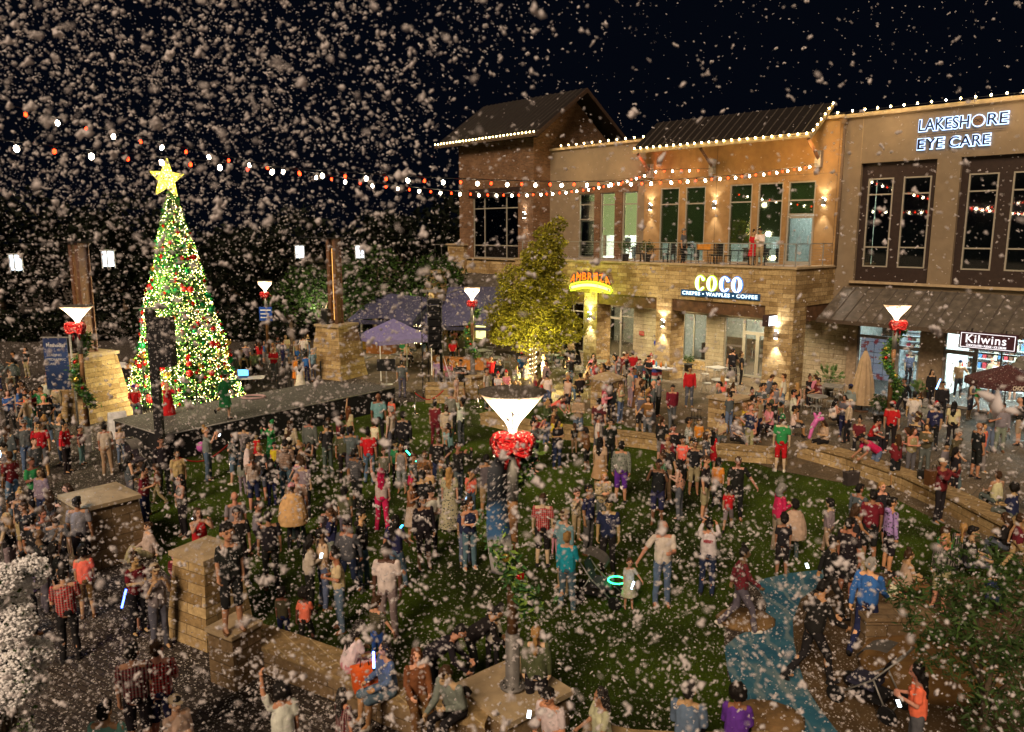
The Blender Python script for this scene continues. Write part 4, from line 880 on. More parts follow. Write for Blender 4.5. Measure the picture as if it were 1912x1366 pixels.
def star(R0, r0, th, mt, nm, parent):
    pts = [((R0 if i % 2 == 0 else r0)*math.sin(i*math.pi/5), (R0 if i % 2 == 0 else r0)*math.cos(i*math.pi/5)) for i in range(10)]
    vs = [(x, -th*.3, z) for x, z in pts]+[(x, th*.3, z) for x, z in pts]+[(0, -th, 0), (0, th, 0)]; fs = []
    for i in range(10): j = (i+1) % 10; fs += [(20, i, j), (21, 10+j, 10+i), (i, 10+i, 10+j, j)]
    o = MB().add(vs, fs).build(nm, mt, parent)
    e = MB(); e.tube([(x, -th*.32, z) for x, z in pts+pts[:1]], .018, 5)
    for x, z in pts[::2]: e.tube([(x, -th*.32, z), (0, -th*1.02, 0)], .012, 4)
    e.build('star_frame', mat('star_frame_brown', (.12, .08, .02)), o); return o
s_ = star(.86, .38, .2, starmat(), 'star', XT); s_.location = (-.12, -.1, HT+.68); s_.rotation_euler = (0, R(5), R(-12))
for z, e in ((1.0, 200), (3.2, 170), (5.4, 100), (7.4, 50), (9.8, 16)): lamp('tree_glow', 'POINT', (0, -rr(z)-.7, z), e, (1, .86, .5), .2, XT)
# stage
st = thing('stage', 'low black stage platform with dark skirting in front of the Christmas tree', 'stage', gp(300, 808, 1)-Vector((0, 0, 1))); so = Vector(st.location)
A_, B_, C_, D_ = [gp(*p, .95)-so for p in ((302, 812), (738, 722), (600, 712), (212, 783))]
quad = [(A_.x, A_.y), (B_.x, B_.y), (C_.x, C_.y), (D_.x, D_.y)]
MB().prism(quad, .90, .96).build('deck', mat('charcoal_stage_carpet', (.085, .082, .075), .9, flecks=9), st)
ins = [(q[0]*.995+.01, q[1]*.995+.02) for q in quad]; MB().prism(ins, 0, .90).build('skirt', mat('black_skirt', (.008, .008, .009), .9), st)
m = MB()
for a, b in ((A_, B_), (A_, D_)): m.tube([(a.x, a.y, .93), (b.x, b.y, .93)], .025, 4)
m.build('edge_trim', GREYM, st)
# picket fence round the tree
def fence(label, pts, h, sp=.13, mt=BLACK, name='picket_fence'):
    t = thing(name, label, 'fence', (pts[0].x, pts[0].y, pts[0].z)); o0 = Vector(pts[0]); m = MB(); r_ = MB(); po = MB()
    for a, b in zip(pts, pts[1:]):
        a = Vector(a)-o0; b = Vector(b)-o0; n = max(2, int((b-a).length/sp))
        for i in range(n): p = a.lerp(b, i/n); m.box((p.x-.009, p.y-.009, .05), (p.x+.009, p.y+.009, h))
        for z in (.12, h*.86): r_.tube([a+Vector((0, 0, z)), b+Vector((0, 0, z))], .016, 4)
    m.build('picket_row', mt, t); r_.build('rail', mt, t)
    for p in pts: q = Vector(p)-o0; MB().box((q.x-.03, q.y-.03, 0), (q.x+.03, q.y+.03, h+.1)).build('post', mt, t)
fence('black picket fence curving round the front of the Christmas tree', [gp(262, 772), gp(300, 778), gp(370, 770), gp(425, 752), gp(450, 735)], 1.05)
fence('black picket fence right of the Christmas tree behind the laptop table', [gp(450, 735), gp(438, 700), gp(520, 728), gp(545, 735)], 1.25)
fence('black railing between the fence and the tapered stone base', [gp(535, 732), gp(600, 716)], 1.05, .8)
# tables near tree
def table(label, p, rz, sx, sy, h, mt, legmt=None, grp=None, rnd=False, name='table'):
    t = thing(name, label, 'table', p, rz, grp); m = MB()
    if rnd: m.lathe([(sx/2, h-.03), (sx/2, h)], 20)
    else: m.box((-sx/2, -sy/2, h-.035), (sx/2, sy/2, h))
    m.build('table_top', mt, t)
    if rnd:
        MB().lathe([(.24, 0), (.22, .03), (.035, .05), (.035, h-.03)], 12).build('pedestal', legmt or BLACK, t)
    else:
        for a, b in ((-1, -1), (1, -1), (1, 1), (-1, 1)): MB().tube([(a*(sx/2-.06), b*(sy/2-.06), 0), (a*(sx/2-.09), b*(sy/2-.09), h-.035)], .016, 6).build('leg', legmt or BLACK, t)
    return t
tp = gp(462, 742, 0); table('white-topped table with a laptop beside the stage', tp, .2, 1.6, .8, .95, mat('white_cloth', (.55, .53, .5)), name='tech_table')
t = thing('laptop', 'open laptop with a lit blue screen on the white table', 'laptop', (tp.x-.15, tp.y, .95), .2)
MB().box((-.2, -.14, 0), (.2, .14, .02)).build('keyboard_base', BLACK, t); MB().box((-.25, .14, .02), (.25, .16, .36)).build('screen_lid', BLACK, t); MB().box((-.23, .132, .05), (.23, .139, .34)).build('screen', emis('blue_screen', (.12, .45, 1), 1.6), t)
t = thing('cable_coil', 'coil of pale cable lying on the stage', 'cable', gp(473, 742, .97)); m = MB()
for k in range(7): m.tube([(.42*math.cos(a*.4)*(1+.03*k), .3*math.sin(a*.4)*(1+.03*k), .02+.018*(k % 3)) for a in range(17)], .012, 4)
m.build('coil', mat('pink_white_cable', (.45, .3, .3)), t)
# loudspeaker towers
def truss(m, x, y, w, z0, z1):
    for a, b in ((-1, -1), (1, -1), (1, 1), (-1, 1)): m.tube([(x+a*w/2, y+b*w/2, z0), (x+a*w/2, y+b*w/2, z1)], .022, 5)
    n = int((z1-z0)/w)
    for i in range(n):
        z = z0+i*w
        for (a, b), (c, d) in (((-1, -1), (1, -1)), ((1, -1), (1, 1)), ((1, 1), (-1, 1)), ((-1, 1), (-1, -1))): m.tube([(x+a*w/2, y+b*w/2, z), (x+c*w/2, y+d*w/2, z+w)], .01, 4)
t = thing('speaker_tower', 'black covered loudspeaker tower at the front left of the stage', 'speaker tower', gp(303, 868), .1)
MB().box((-.12, -.12, 0), (.12, .12, 5.1)).build('tower_leg', DKCLOTH, t); m = MB(); m.tube([(-.5, 0, 5.15), (.5, 0, 5.15)], .03, 6); m.tube([(-.3, 0, 5.1), (-.42, .1, 2.2)], .014, 4); m.build('boom', GREYM, t); MB().box((-.6, -.5, 0), (.6, .5, .06)).build('foot', BLACK, t)
MB().frustum((.40, -.1), .52, .5, .56, .5, 3.3, 4.85).build('covered_speaker', DKCLOTH, t)
t = thing('speaker_tower', 'open truss tower with hanging line speakers beside the navy tent', 'speaker tower', gp(808, 742), .15)
m = MB(); truss(m, -.3, 0, .28, 0, 4.9); m.build('truss_leg', BLACK, t); m = MB(); m.tube([(.42, 0, 0), (.42, 0, 4.6)], .07, 8); m.build('side_pole', BLACK, t)
m = MB(); m.box((-.5, -.08, 4.85), (.5, .08, 4.97)); m.build('top_beam', GREYM, t)
for i in range(7): MB().cbox((.08, -.12-.03*i, 4.45-.29*i), (.52, .42, .25), M=Matrix.Rotation(.03*i, 4, 'X')).build('line_speaker', BLACK, t)
m = MB()
for i in range(7): m.tube([(-.2, -.35, 4.56-.29*i), (.36, -.35, 4.59-.29*i)], .011, 4)
m.build('speaker_rim', GREYM, t)
MB().tube([(.5, -.1, 2.0), (1.05, -.3, 0)], .018, 6).build('white_strut', mat('white_paint', (.7, .7, .7)), t)
# pop-up tent
t = thing('canopy_tent', 'navy pop-up canopy tent with white legs at the end of the stage', 'tent', gp(737, 698), R(34)); NAVY = mat('navy_canvas', (.17, .15, .33), .8, var=.15, bump=.1)
m = MB(); s = 1.5; z0, z1 = 2.05, 3.0; cs = [(-s, -s), (s, -s), (s, s), (-s, s)]
for i in range(4):
    a, b = cs[i], cs[(i+1) % 4]; mx = ((a[0]+b[0])/2, (a[1]+b[1])/2); m.add([(*a, z0), (*mx, z0+.0), (0, 0, z1)], [(0, 1, 2)]); m.add([(*mx, z0), (*b, z0), (0, 0, z1)], [(0, 1, 2)]); m.add([(*a, z0-.22), (*b, z0-.22), (*b, z0), (*a, z0)], [(0, 1, 2, 3)])
o = m.build('canopy', NAVY, t); o.modifiers.new('t', 'SOLIDIFY').thickness = .01
for a, b in cs: MB().box((a*.98-.02, b*.98-.02, 0), (a*.98+.02, b*.98+.02, 2.0)).build('leg', mat('white_paint', (.7, .7, .7)), t)
t = thing('monitor', 'large flat monitor on a stand under the navy tent', 'monitor', gp(722, 718), .1); MB().box((-.45, -.03, .7), (.45, .03, 1.3)).build('screen', BLACK, t); MB().box((-.03, -.03, 0), (.03, .03, .7)).box((-.3, -.2, 0), (.3, .2, .03)).build('stand', GREYM, t)
# cantilever umbrellas
def canti(label, base, rz, tilt, zc=3.9, s=2.0):
    t = thing('cantilever_umbrella', label, 'umbrella', base, rz, 'navy cantilever umbrellas over the terrace'); MB().tube([(0, 0, 0), (0, 0, zc+.2)], .06, 8).box((-.5, -.5, 0), (.5, .5, .08)).build('mast', POLEM, t)
    M = Matrix.Translation((2.1, 0, zc-.55)) @ Matrix.Rotation(tilt, 4, 'X'); m = MB(); cs = [(-s, -s), (s, -s), (s, s), (-s, s)]
    for i in range(4):
        a, b = cs[i], cs[(i+1) % 4]; mx = ((a[0]+b[0])/2, (a[1]+b[1])/2); m.add([(*a, 0), (mx[0]*.95, mx[1]*.95, .1), (0, 0, .95)], [(0, 1, 2)], 0, M); m.add([(mx[0]*.95, mx[1]*.95, .1), (*b, 0), (0, 0, .95)], [(0, 1, 2)], 0, M)
        m.add([(*a, -.25), (*b, -.25), (*b, 0), (*a, 0)], [(0, 1, 2, 3)], 0, M)
    o = m.build('canopy', mat('dark_navy_canvas', (.06, .06, .12), .85, flecks=7), t); o.modifiers.new('t', 'SOLIDIFY').thickness = .012
    MB().tube([(0, 0, zc+.1), (1.2, 0, zc+.5), (2.1, 0, zc+.35)], .035, 6).build('arm', POLEM, t)
canti('cantilever umbrella nearest the tapered stone base', gp(676, 668), -.25, .25, 3.6, 2.0); canti('cantilever umbrella behind the peak of the navy tent', gp(750, 662), -.45, .3, 3.2, 1.9); canti('drooping cantilever umbrella beside the gate pier', gp(826, 668), -.1, .55, 3.7, 2.0)
# closed and open patio umbrellas
t = thing('closed_umbrella', 'closed beige patio umbrella by the chocolate shop picture window', 'umbrella', gp(1608, 768)); m = MB(); vs = []
N = 24
pr = [(.46, .35), (.44, .6), (.36, 1.3), (.27, 1.75), (.26, 1.78), (.2, 2.2), (.05, 2.62)]
for r, z in pr:
    for k in range(N): a = 2*math.pi*k/N; q = r*(1+.14*(k % 2)) ; vs.append((q*math.cos(a), q*math.sin(a), z))
fs = [(i*N+k, i*N+(k+1) % N, (i+1)*N+(k+1) % N, (i+1)*N+k) for i in range(len(pr)-1) for k in range(N)]
m.add(vs, fs); m.build('folded_canopy', mat('beige_canvas', (.42, .30, .18), .9, var=.12), t); MB().tube([(0, 0, 0), (0, 0, 2.75)], .03, 8).lathe([(.28, 0), (.28, .08)], 16).build('pole', WOODB, t)
t = thing('open_umbrella', 'open dark maroon umbrella dusted with foam and printed with white words at the right edge', 'umbrella', gp(1868, 815), .3); m = MB(); mar = mat('maroon_canvas', (.06, .02, .02), .85, flecks=16); Rr_ = 1.35
top = (0, 0, 2.75)
for k in range(8):
    a0, a1 = math.pi*k/4, math.pi*(k+1)/4; p0 = (Rr_*math.cos(a0), Rr_*math.sin(a0), 2.2); p1 = (Rr_*math.cos(a1), Rr_*math.sin(a1), 2.2); m.add([p0, p1, top], [(0, 1, 2)]); m.add([(p0[0], p0[1], 1.95), (p1[0], p1[1], 1.95), p1, p0], [(0, 1, 2, 3)])
o = m.build('canopy', mar, t); o.modifiers.new('t', 'SOLIDIFY').thickness = .01; MB().tube([(0, 0, 0), (0, 0, 2.85)], .025, 8).build('pole', GREYM, t)
for k, s in ((5, 'CHOCOLATES'), (6, 'ICE CREAM')):
    a = math.pi*(k+.5)/4; d = Rr_*math.cos(math.pi/8)+.02; textmesh('printed_word', s, [mat('cream_print', (.6, .52, .42))], .2, .004, 0, .85, .16, t, (d*math.cos(a), d*math.sin(a), 2.0), (R(90), 0, a+R(90)), 'CENTER', bold=.006)

# points added beside the bulbs and neon to brighten wall, leaves and stone
lamp('neon_fill', 'POINT', (.2, -1.3, -.3), 130, (.75, 1, .05), .2, S1)
for u, e, c in ((-15, 26, (1, .68, .34)), (-12, 26, (1, .68, .34)), (-9.6, 30, (1, .25, .1)), (-7, 26, (1, .6, .25)), (-4, 26, (1, .6, .25)), (-1.6, 30, (1, .6, .25)), (.1, 55, (1, .55, .18)), (3.6, 30, (1, .7, .4)), (8, 30, (1, .7, .4))):
    q = fw(u, 2.5 if u < 1 else 2.6, 11.2 if u < 1 else 12.2); lamp('bulb_wash_fill', 'POINT', q, e, c, .15)
# ================= trees and plants =================
BARK = mat('grey_brown_bark', (.10, .07, .045), .9, var=.4, scale=8, bump=.5)
def leafmat(name, c): 
    t = NT(name); g = t.n('NewGeometry'); co = t.n('TexCoord').outputs['Object']; n = t.n('TexNoise', Scale=1.2, Detail=3); t.l(co, n.inputs['Vector'])
    a = t.ramp(n.outputs[0], [(.3, tuple(x*.55 for x in c)), (.7, tuple(min(1, x*1.35) for x in c))]); a = t.mix(1.0, a, t.ramp(g.outputs['Random Per Island'], [(0, (.6, .6, .6)), (1, (1.35, 1.3, 1.2))]), 'MULTIPLY')
    t.l(a, t.b.inputs['Base Color']); t.b.inputs['Roughness'].default_value = .65
    tr = t.n('BsdfTranslucent'); t.l(a, tr.inputs[0]); mx = t.n('MixShader'); mx.inputs[0].default_value = .3; t.l(t.b.outputs[0], mx.inputs[1]); t.l(tr.outputs[0], mx.inputs[2]); t.l(mx.outputs[0], t.o.inputs[0]); MATS[name] = t.m; return t.m
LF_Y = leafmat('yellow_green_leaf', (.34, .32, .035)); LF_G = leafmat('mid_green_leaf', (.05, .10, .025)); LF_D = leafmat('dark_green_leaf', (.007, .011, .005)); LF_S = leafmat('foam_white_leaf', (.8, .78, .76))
def blobpts(blobs, n, shell=.5):
    tot = sum(b[3]**2 for b in blobs); out = []
    for (x, y, z, r) in blobs:
        for i in range(int(n*r*r/tot)):
            v = Vector((random.gauss(0, 1), random.gauss(0, 1), random.gauss(0, .9))).normalized(); q = r*(shell+(1-shell)*random.random())**.7*(1+.18*math.sin(v.x*7+x)*math.cos(v.z*6+y)); out.append((x+v.x*q, y+v.y*q, z+v.z*q*.85))
    return out
def tree(label, base, blobs, n, leaf, mts, th=2.0, tr=.14, group=None, limbs=5, wrap=0, seed=1, name='tree', asp=.45):
    random.seed(seed); t = thing(name, label, 'tree', base, 0, group)
    m = MB(); top = Vector(blobs[0][:3]); m.tube([(0, 0, 0), (.05, .02, th*.5), (0, 0, th), tuple(Vector((0, 0, th)).lerp(top, .7))], [tr*1.2, tr, tr*.8, tr*.4], 8)
    for k in range(min(limbs, len(blobs))):
        b = Vector(blobs[k][:3]); s0 = Vector((0, 0, th*random.uniform(.75, 1))); m.tube([s0, s0.lerp(b, .5)+Vector((0, 0, .15)), b], [tr*.6, tr*.38, tr*.12], 6)
    m.build('trunk', BARK, t)
    m = MB(); leaves(m, blobpts(blobs, n), leaf, tuple(range(len(mts))), asp=asp); m.build('crown', mts, t)
    if wrap:
        P = [((tr+.05)*math.cos(i*.9), (tr+.05)*math.sin(i*.9), .3+i*(th*1.05)/wrap) for i in range(wrap)]
        if wrap > 130:
            b = Vector(blobs[1][:3]); P = [(p[0]+0, p[1], p[2]) for p in P[:wrap//2]]+[tuple(Vector((0, 0, th*.9)).lerp(b, i/(wrap/2))+Vector((random.gauss(0, .09), random.gauss(0, .09), random.gauss(0, .09)))) for i in range(wrap//2)]
        cloud('trunk_lights', P, .022, emis('trunk_led', (1, .8, .42), 9, False), t)
    return t
tree('upright yellow-green tree lit by the neon sign, its trunk wrapped in lights', gp(995, 712), [(.1, 0, 3.5, 1.5), (-1.1, 0, 2.75, 1.15), (1.0, .2, 2.8, 1.2), (-.9, .2, 3.9, 1.05), (.95, -.1, 4.2, 1.15), (.2, 0, 5.0, 1.15), (.6, 0, 6.0, .95), (.0, .1, 5.8, .7), (.9, 0, 7.0, .75), (1.2, 0, 7.9, .5), (.5, 0, 7.4, .55), (-1.6, 0, 2.4, .7), (1.75, 0, 3.1, .7), (-.5, 0, 2.2, .9), (.9, 0, 2.1, .8), (-.7, 0, 5.0, 1.25), (.6, 0, 5.2, 1.05), (.4, 0, 6.3, 1.1), (-1.5, 0, 3.4, 1.0), (1.9, 0, 2.6, .8)], 36000, .08, [LF_Y, LF_Y, leafmat('olive_leaf', (.20, .20, .03))], 2.0, .12, wrap=60, seed=31)
_q = gp(995, 712); lamp('tree_uplight', 'POINT', (_q.x+.3, _q.y-2.3, 1.2), 520, (1, .85, .35), .2)
BGT = 'trees beyond the terrace'
for i, (px, py, hh, wd, lab, wr) in enumerate([(600, 668, 6.2, 3.4, 'green tree with lit trunk behind the far pylon', 160), (700, 655, 6.6, 4.0, 'spreading green tree behind the navy umbrellas', 0), (780, 650, 6.2, 3.0, 'green tree with lights behind the gate pier', 160), (545, 660, 5.6, 2.6, 'green tree left of the far pylon', 0)]):
    random.seed(50+i); bl_ = [(random.uniform(-wd, wd)*.7, random.uniform(-1.5, 1.5), random.uniform(3.2, hh-1), random.uniform(1.1, 1.7)) for k in range(9)]
    tree('%s' % lab, gp(px, py), bl_, 5200, .13, [LF_G, LF_G, LF_D], 2.4, .16, BGT, wrap=wr, seed=60+i)
p = gp(790, 650); lamp('terrace_light', 'POINT', (p.x-1, p.y-3, 3.0), 260, (1, .85, .5), .2); p = gp(610, 668); lamp('terrace_light', 'POINT', (p.x, p.y-1.5, 3.2), 160, (1, .9, .6), .4)
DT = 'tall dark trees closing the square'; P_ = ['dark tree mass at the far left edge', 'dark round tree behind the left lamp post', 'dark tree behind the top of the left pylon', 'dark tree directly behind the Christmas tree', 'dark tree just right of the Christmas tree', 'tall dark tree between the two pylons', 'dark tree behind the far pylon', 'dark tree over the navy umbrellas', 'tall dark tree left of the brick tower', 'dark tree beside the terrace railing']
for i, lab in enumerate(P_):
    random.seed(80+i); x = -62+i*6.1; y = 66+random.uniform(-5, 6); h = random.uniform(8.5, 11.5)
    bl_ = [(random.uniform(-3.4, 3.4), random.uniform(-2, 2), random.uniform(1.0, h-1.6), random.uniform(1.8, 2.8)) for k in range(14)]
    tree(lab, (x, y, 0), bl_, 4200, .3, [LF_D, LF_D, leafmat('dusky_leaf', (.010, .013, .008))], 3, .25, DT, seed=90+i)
# foam covered shrub and oleander near the camera
p = dp(-10, 1190, 7.6); random.seed(5)
FOAM = mat('settled_foam', (.92, .9, .9), 1, var=.05)
fb_ = [(.0, 0, 2.2, .3)]+[(min(.32, random.gauss(-.25, .42)), random.gauss(0, .3), random.choice((3.9, 3.6, 3.2, 3.0, 2.6))+random.gauss(0, .12), random.uniform(.16, .28)) for k in range(44)]
tree('small tree smothered in white foam at the lower left corner', (p.x, p.y, 0), fb_, 7000, .03, [LF_S, LF_G], 2.2, .05, seed=6, limbs=14, name='foamy_tree', asp=.7)
_ft = [o for o in bpy.data.objects if o.name.startswith('foamy_tree')][0]; cloud('foam', blobpts(fb_[1:], 52000, .62), .015, FOAM, _ft)
p = dp(1850, 1215, 9.2)
tree('leafy green oleander bush with narrow leaves at the lower right corner', (p.x, p.y, 0), [(.1, 0, 2.6, .7), (-.75, 0, 2.75, .5), (-.2, .2, 3.15, .55), (.6, 0, 3.1, .6), (.3, -.1, 1.9, .7), (-.5, .2, 2.1, .4), (-1.1, .1, 2.95, .25), (.3, 0, 1.2, .6)], 5200, .065, [LF_G, leafmat('oleander_leaf', (.07, .12, .045)), LF_G], 1.6, .05, seed=8, name='oleander_bush', asp=.22)
def potplant(label, p, h, spread, kind='bush', n=240, pot=True, grp=None):
    t = thing('potted_plant' if pot else 'plant', label, 'plant', p, 0, grp); z0 = 0
    if pot: MB().lathe([(.17, 0), (.24, .38), (.26, .38), (.26, .42)], 14).build('pot', mat('charcoal_pot', (.06, .055, .05), .6), t); z0 = .4
    m = MB()
    if kind == 'palm':
        for k in range(26):
            a = random.random()*6.28; el = random.uniform(.3, 1.4); d = Vector((math.cos(a)*math.cos(el), math.sin(a)*math.cos(el), math.sin(el))); s = Vector((-math.sin(a), math.cos(a), 0)); b = Vector((0, 0, z0+.15)); c = b+d*spread*random.uniform(.6, 1)
            for j in range(7): q = (j-3)*.2; e = c+(d*math.cos(q)+s*math.sin(q))*spread*.45-Vector((0, 0, abs(q)*.08)); m.add([c-s*.01, c+s*.02, e], [(0, 1, 2)]); m.add([c, c+(e-c)*.5+s.cross(d)*.03, e], [(0, 1, 2)])
            m.tube([b, c], .008, 3)
        m.build('fronds', mat('palm_green', (.10, .18, .05), .6), t)
    else:
        leaves(m, blobpts([(0, 0, z0+h*.5, h*.5), (spread*.3, 0, z0+h*.35, h*.35), (-spread*.3, 0, z0+h*.45, h*.3)], n, .2), .07, asp=.4); m.build('foliage', LF_G, t); MB().tube([(0, 0, z0-.1), (0, 0, z0+h*.5)], .02, 5).build('stem', BARK, t)
    return t
potplant('fan palm between the last stone pier and the pale stone wall', fw(1.9, 2.4), 1.0, .75, 'palm')
potplant('bushy potted plant beside the closed beige umbrella', gp(1640, 790), .9, .6, n=300)
potplant('spiky plant by the taupe shop pier', fw(5.6, 3.0), .7, .5, 'palm')
potplant('small plant behind the balloons', fw(-6.3, 3.0), .6, .5, n=160)
for u, lab in ((-9.9, 'frosted pale flower bush on the balcony left'), (-8.4, 'pale flower bush on the balcony by the first dark window')):
    t = potplant(lab, fw(u, 1.8, 5.93), .9, .5, n=300)
for i, (px, py, lab) in enumerate([(684, 645, 'leafy green plant in the yellow planter'), (712, 648, 'green plant behind the orange planter'), (880, 668, 'green plant in the planter by the gate pier')]):
    q = gp(px, py); potplant(lab, (q.x, q.y, .45), .8, .6, n=300, pot=False)
for i, (px, py, w_, lab, c) in enumerate([(686, 652, 1.6, 'yellow-brown wooden planter box', (.42, .24, .03)), (712, 660, 1.9, 'orange-brown wooden planter box', (.38, .14, .03)), (846, 688, 2.4, 'long orange-brown wooden planter near the tent', (.38, .15, .03)), (895, 690, 1.4, 'short orange-brown wooden planter near the tent', (.36, .14, .03))]):
    t = thing('wooden_planter', lab, 'planter', gp(px, py), -.35, 'wooden planter boxes round the terrace'); MB().box((-w_/2, -.22, 0), (w_/2, .22, .6)).build('box', mat('planter_wood_%s' % 'abcd'[i], c, .7), t); MB().box((-w_/2-.03, -.25, .6), (w_/2+.03, .25, .65)).build('rim', WOODT, t)
# grass
def grass():
    n = 26000; A = np.array([(p.x, p.y) for p in LP]); x0, y0 = A.min(0); x1, y1 = A.max(0); y1 = min(y1, 24)
    P = RNG.uniform((x0, y0), (x1, y1), (n, 2)); ins = np.zeros(n, bool); j = len(A)-1
    for i in range(len(A)):
        c = ((A[i, 1] > P[:, 1]) != (A[j, 1] > P[:, 1])) & (P[:, 0] < (A[j, 0]-A[i, 0])*(P[:, 1]-A[i, 1])/(A[j, 1]-A[i, 1]+1e-9)+A[i, 0]); ins ^= c; j = i
    P = P[ins]; n = len(P); a = RNG.uniform(0, 6.28, n); h = RNG.uniform(.03, .075, n); ln = RNG.normal(0, .02, (n, 2)); w_ = .012
    V = np.zeros((n, 3, 3)); V[:, 0, :2] = P+np.c_[np.cos(a), np.sin(a)]*w_; V[:, 1, :2] = P-np.c_[np.cos(a), np.sin(a)]*w_; V[:, 2, :2] = P+ln; V[:, 2, 2] = h; V[:, :2, 2] = .005
    me = bpy.data.meshes.new('grass'); me.from_pydata(V.reshape(-1, 3).tolist(), [], np.arange(3*n).reshape(-1, 3).tolist()); me.materials.append(mat('grass_blade', (.04, .075, .012), .8, var=.5, scale=2)); tag(link('grass', me), kind='stuff')
grass()
# ================= furniture =================
def chair_proto():
    t = thing('metal_chair', 'x', 'chair', (0, 0, 0)); m = MB()
    m.lathe([(.21, .43), (.22, .45), (.21, .465)], 14); m.build('seat', GREYM, t)
    m = MB(); m.tube([(.2*math.cos(a), .2*math.sin(a)+.02, .82) for a in [math.pi*k/8 for k in range(9)]], .014, 5)
    for k in range(5): a = math.pi*(k+.5)/5; m.tube([(.2*math.cos(a), .2*math.sin(a)+.02, .46), (.2*math.cos(a), .2*math.sin(a)+.02, .82)], .008, 4)
    m.build('backrest', GREYM, t)
    for a in (45, 135, 225, 315): c, s = math.cos(R(a)), math.sin(R(a)); MB().tube([(.18*c, .18*s, .44), (.25*c, .25*s, 0)], .012, 5).build('leg', GREYM, t)
    return t
CH = chair_proto(); ch_used = []
CHG = 'grey metal patio chairs by the cafe tables'
def chair(p, rz, label, grp=CHG):
    o = CH if not ch_used else copy_tree(CH); ch_used.append(1); o.location = p; o.rotation_euler = (0, 0, rz); o['label'] = label; o['group'] = grp; return o
TT = mat('grey_table_top', (.30, .29, .27), .4, metal=.3)
spots = [(-14.5, -.9, 'under the left arcade end'), (-12.2, -1.6, 'left of the neon-lit pier'), (-9.0, -1.3, 'before the brown glass door'), (-7.2, .9, 'below the balloons'), (-3.6, 1.6, 'in front of the cafe double doors'), (-1.6, -1.2, 'left of the last stone pier'), (2.6, 1.3, 'beside the fan palm'), (3.2, -1.4, 'right of the last stone pier'), (5.4, 1.0, 'near the closed beige umbrella'), (10.6, -.4, 'under the maroon umbrella'), (-16.2, -3.4, 'near the wooden planters'), (-13.8, -4.6, 'behind the yellow-lit tree')]
for i, (u, n, where) in enumerate(spots):
    table('round metal table %s' % where if i % 2 else 'square metal table %s' % where, fw(u, n), FROT+i*.3, .85, .85, .74, TT, GREYM, 'patio tables along the shopfronts', i % 2 == 1, 'patio_table')
    for k, a in enumerate((.4+i, 2.5+i, 4.4+i)[:(3 if i % 3 else 2)]):
        chair(fw(u+.75*math.cos(a), n+.75*math.sin(a)), FROT+a-math.pi/2, 'metal chair at the table %s, %s' % (where, ('lawn side', 'wall side', 'far side')[k]))
t = thing('black_patio_chair', 'black round-backed chair standing alone beside the low stone pier', 'chair', gp(1300, 800), 2.5)
for c in list(CH.children): k = c.copy(); COL.objects.link(k); k.parent = t; k.data = c.data.copy(); k.data.materials[0] = BLACK
# balcony furniture
def bal_chair(u, n, rz, lab):
    t = thing('balcony_chair', lab, 'chair', fw(u, n, 5.93), FROT+rz, 'dark lattice chairs on the balcony'); MB().box((-.24, -.24, .42), (.24, .24, .46)).build('seat', BLACK, t); m = MB()
    for i in range(5): m.box((-.24+.11*i, .22, .46), (-.20+.11*i, .25, 1.02))
    for i in range(5): m.box((-.24, .215, .5+.12*i), (.24, .222, .53+.12*i))
    m.build('backrest', BLACK, t)
    for a, b in ((-1, -1), (1, -1), (1, 1), (-1, 1)): MB().box((a*.22-.015, b*.22-.015, 0), (a*.22+.015, b*.22+.015, .42)).build('leg', BLACK, t)
bts = [(-7.8, 'at the first balcony table'), (-4.9, 'at the table with the orange box'), (-2.6, 'at the third balcony table')]
for u, w_ in bts:
    table('dark patio table %s' % w_.replace('at the', 'known as the') if 0 else 'dark balcony table %s' % {0: '', 1: ''}.get(9, ('behind the railing left', 'with an orange box on it', 'near the glass door')[[b[0] for b in bts].index(u)]), fw(u, 1.9, 5.93), FROT, 1.1, .8, .72, BLACK, BLACK, 'dark tables on the balcony', name='balcony_table')
    for s in (-1, 1): bal_chair(u+s*.95, 1.7, -s*1.4, 'dark lattice chair %s of the table %s' % ('left' if s < 0 else 'right', w_))
    bal_chair(u+.2, 2.7, 0, 'dark lattice chair behind the table %s' % w_)
tag(MB().box((-.32, -.18, 0), (.32, .18, .26)).box((-.34, -.2, .2), (.34, .2, .24)).build('orange_box', mat('orange_box', (.55, .22, .02), .7)), 'orange box on the balcony table', 'box').matrix_world = Matrix.Translation(fw(-4.9, 1.9, 6.65))
# balloons
t = thing('balloon_bunch', 'two blue balloons and a tall silver numeral balloon tied over a cafe table', 'balloons', fw(-6.6, .9, .75))
for x, z in ((-.2, 1.0), (.22, 1.12)): b = MB().ball((x, 0, z), (.19, .19, .23), 14, 10).build('blue_balloon', mat('blue_balloon', (.01, .04, .5), .25, var=.05), t); MB().tube([(0, 0, 0), (x, 0, z-.22)], .005, 3).build('ribbon', CAP, b)
m = MB(); m.tube([(.18*math.cos(a*.5236), 0, 1.85+.42*math.sin(a*.5236)) for a in range(13)], .11, 8); m.build('silver_balloon', mat('silver_foil', (.7, .7, .75), .15, metal=1, var=.05), t)
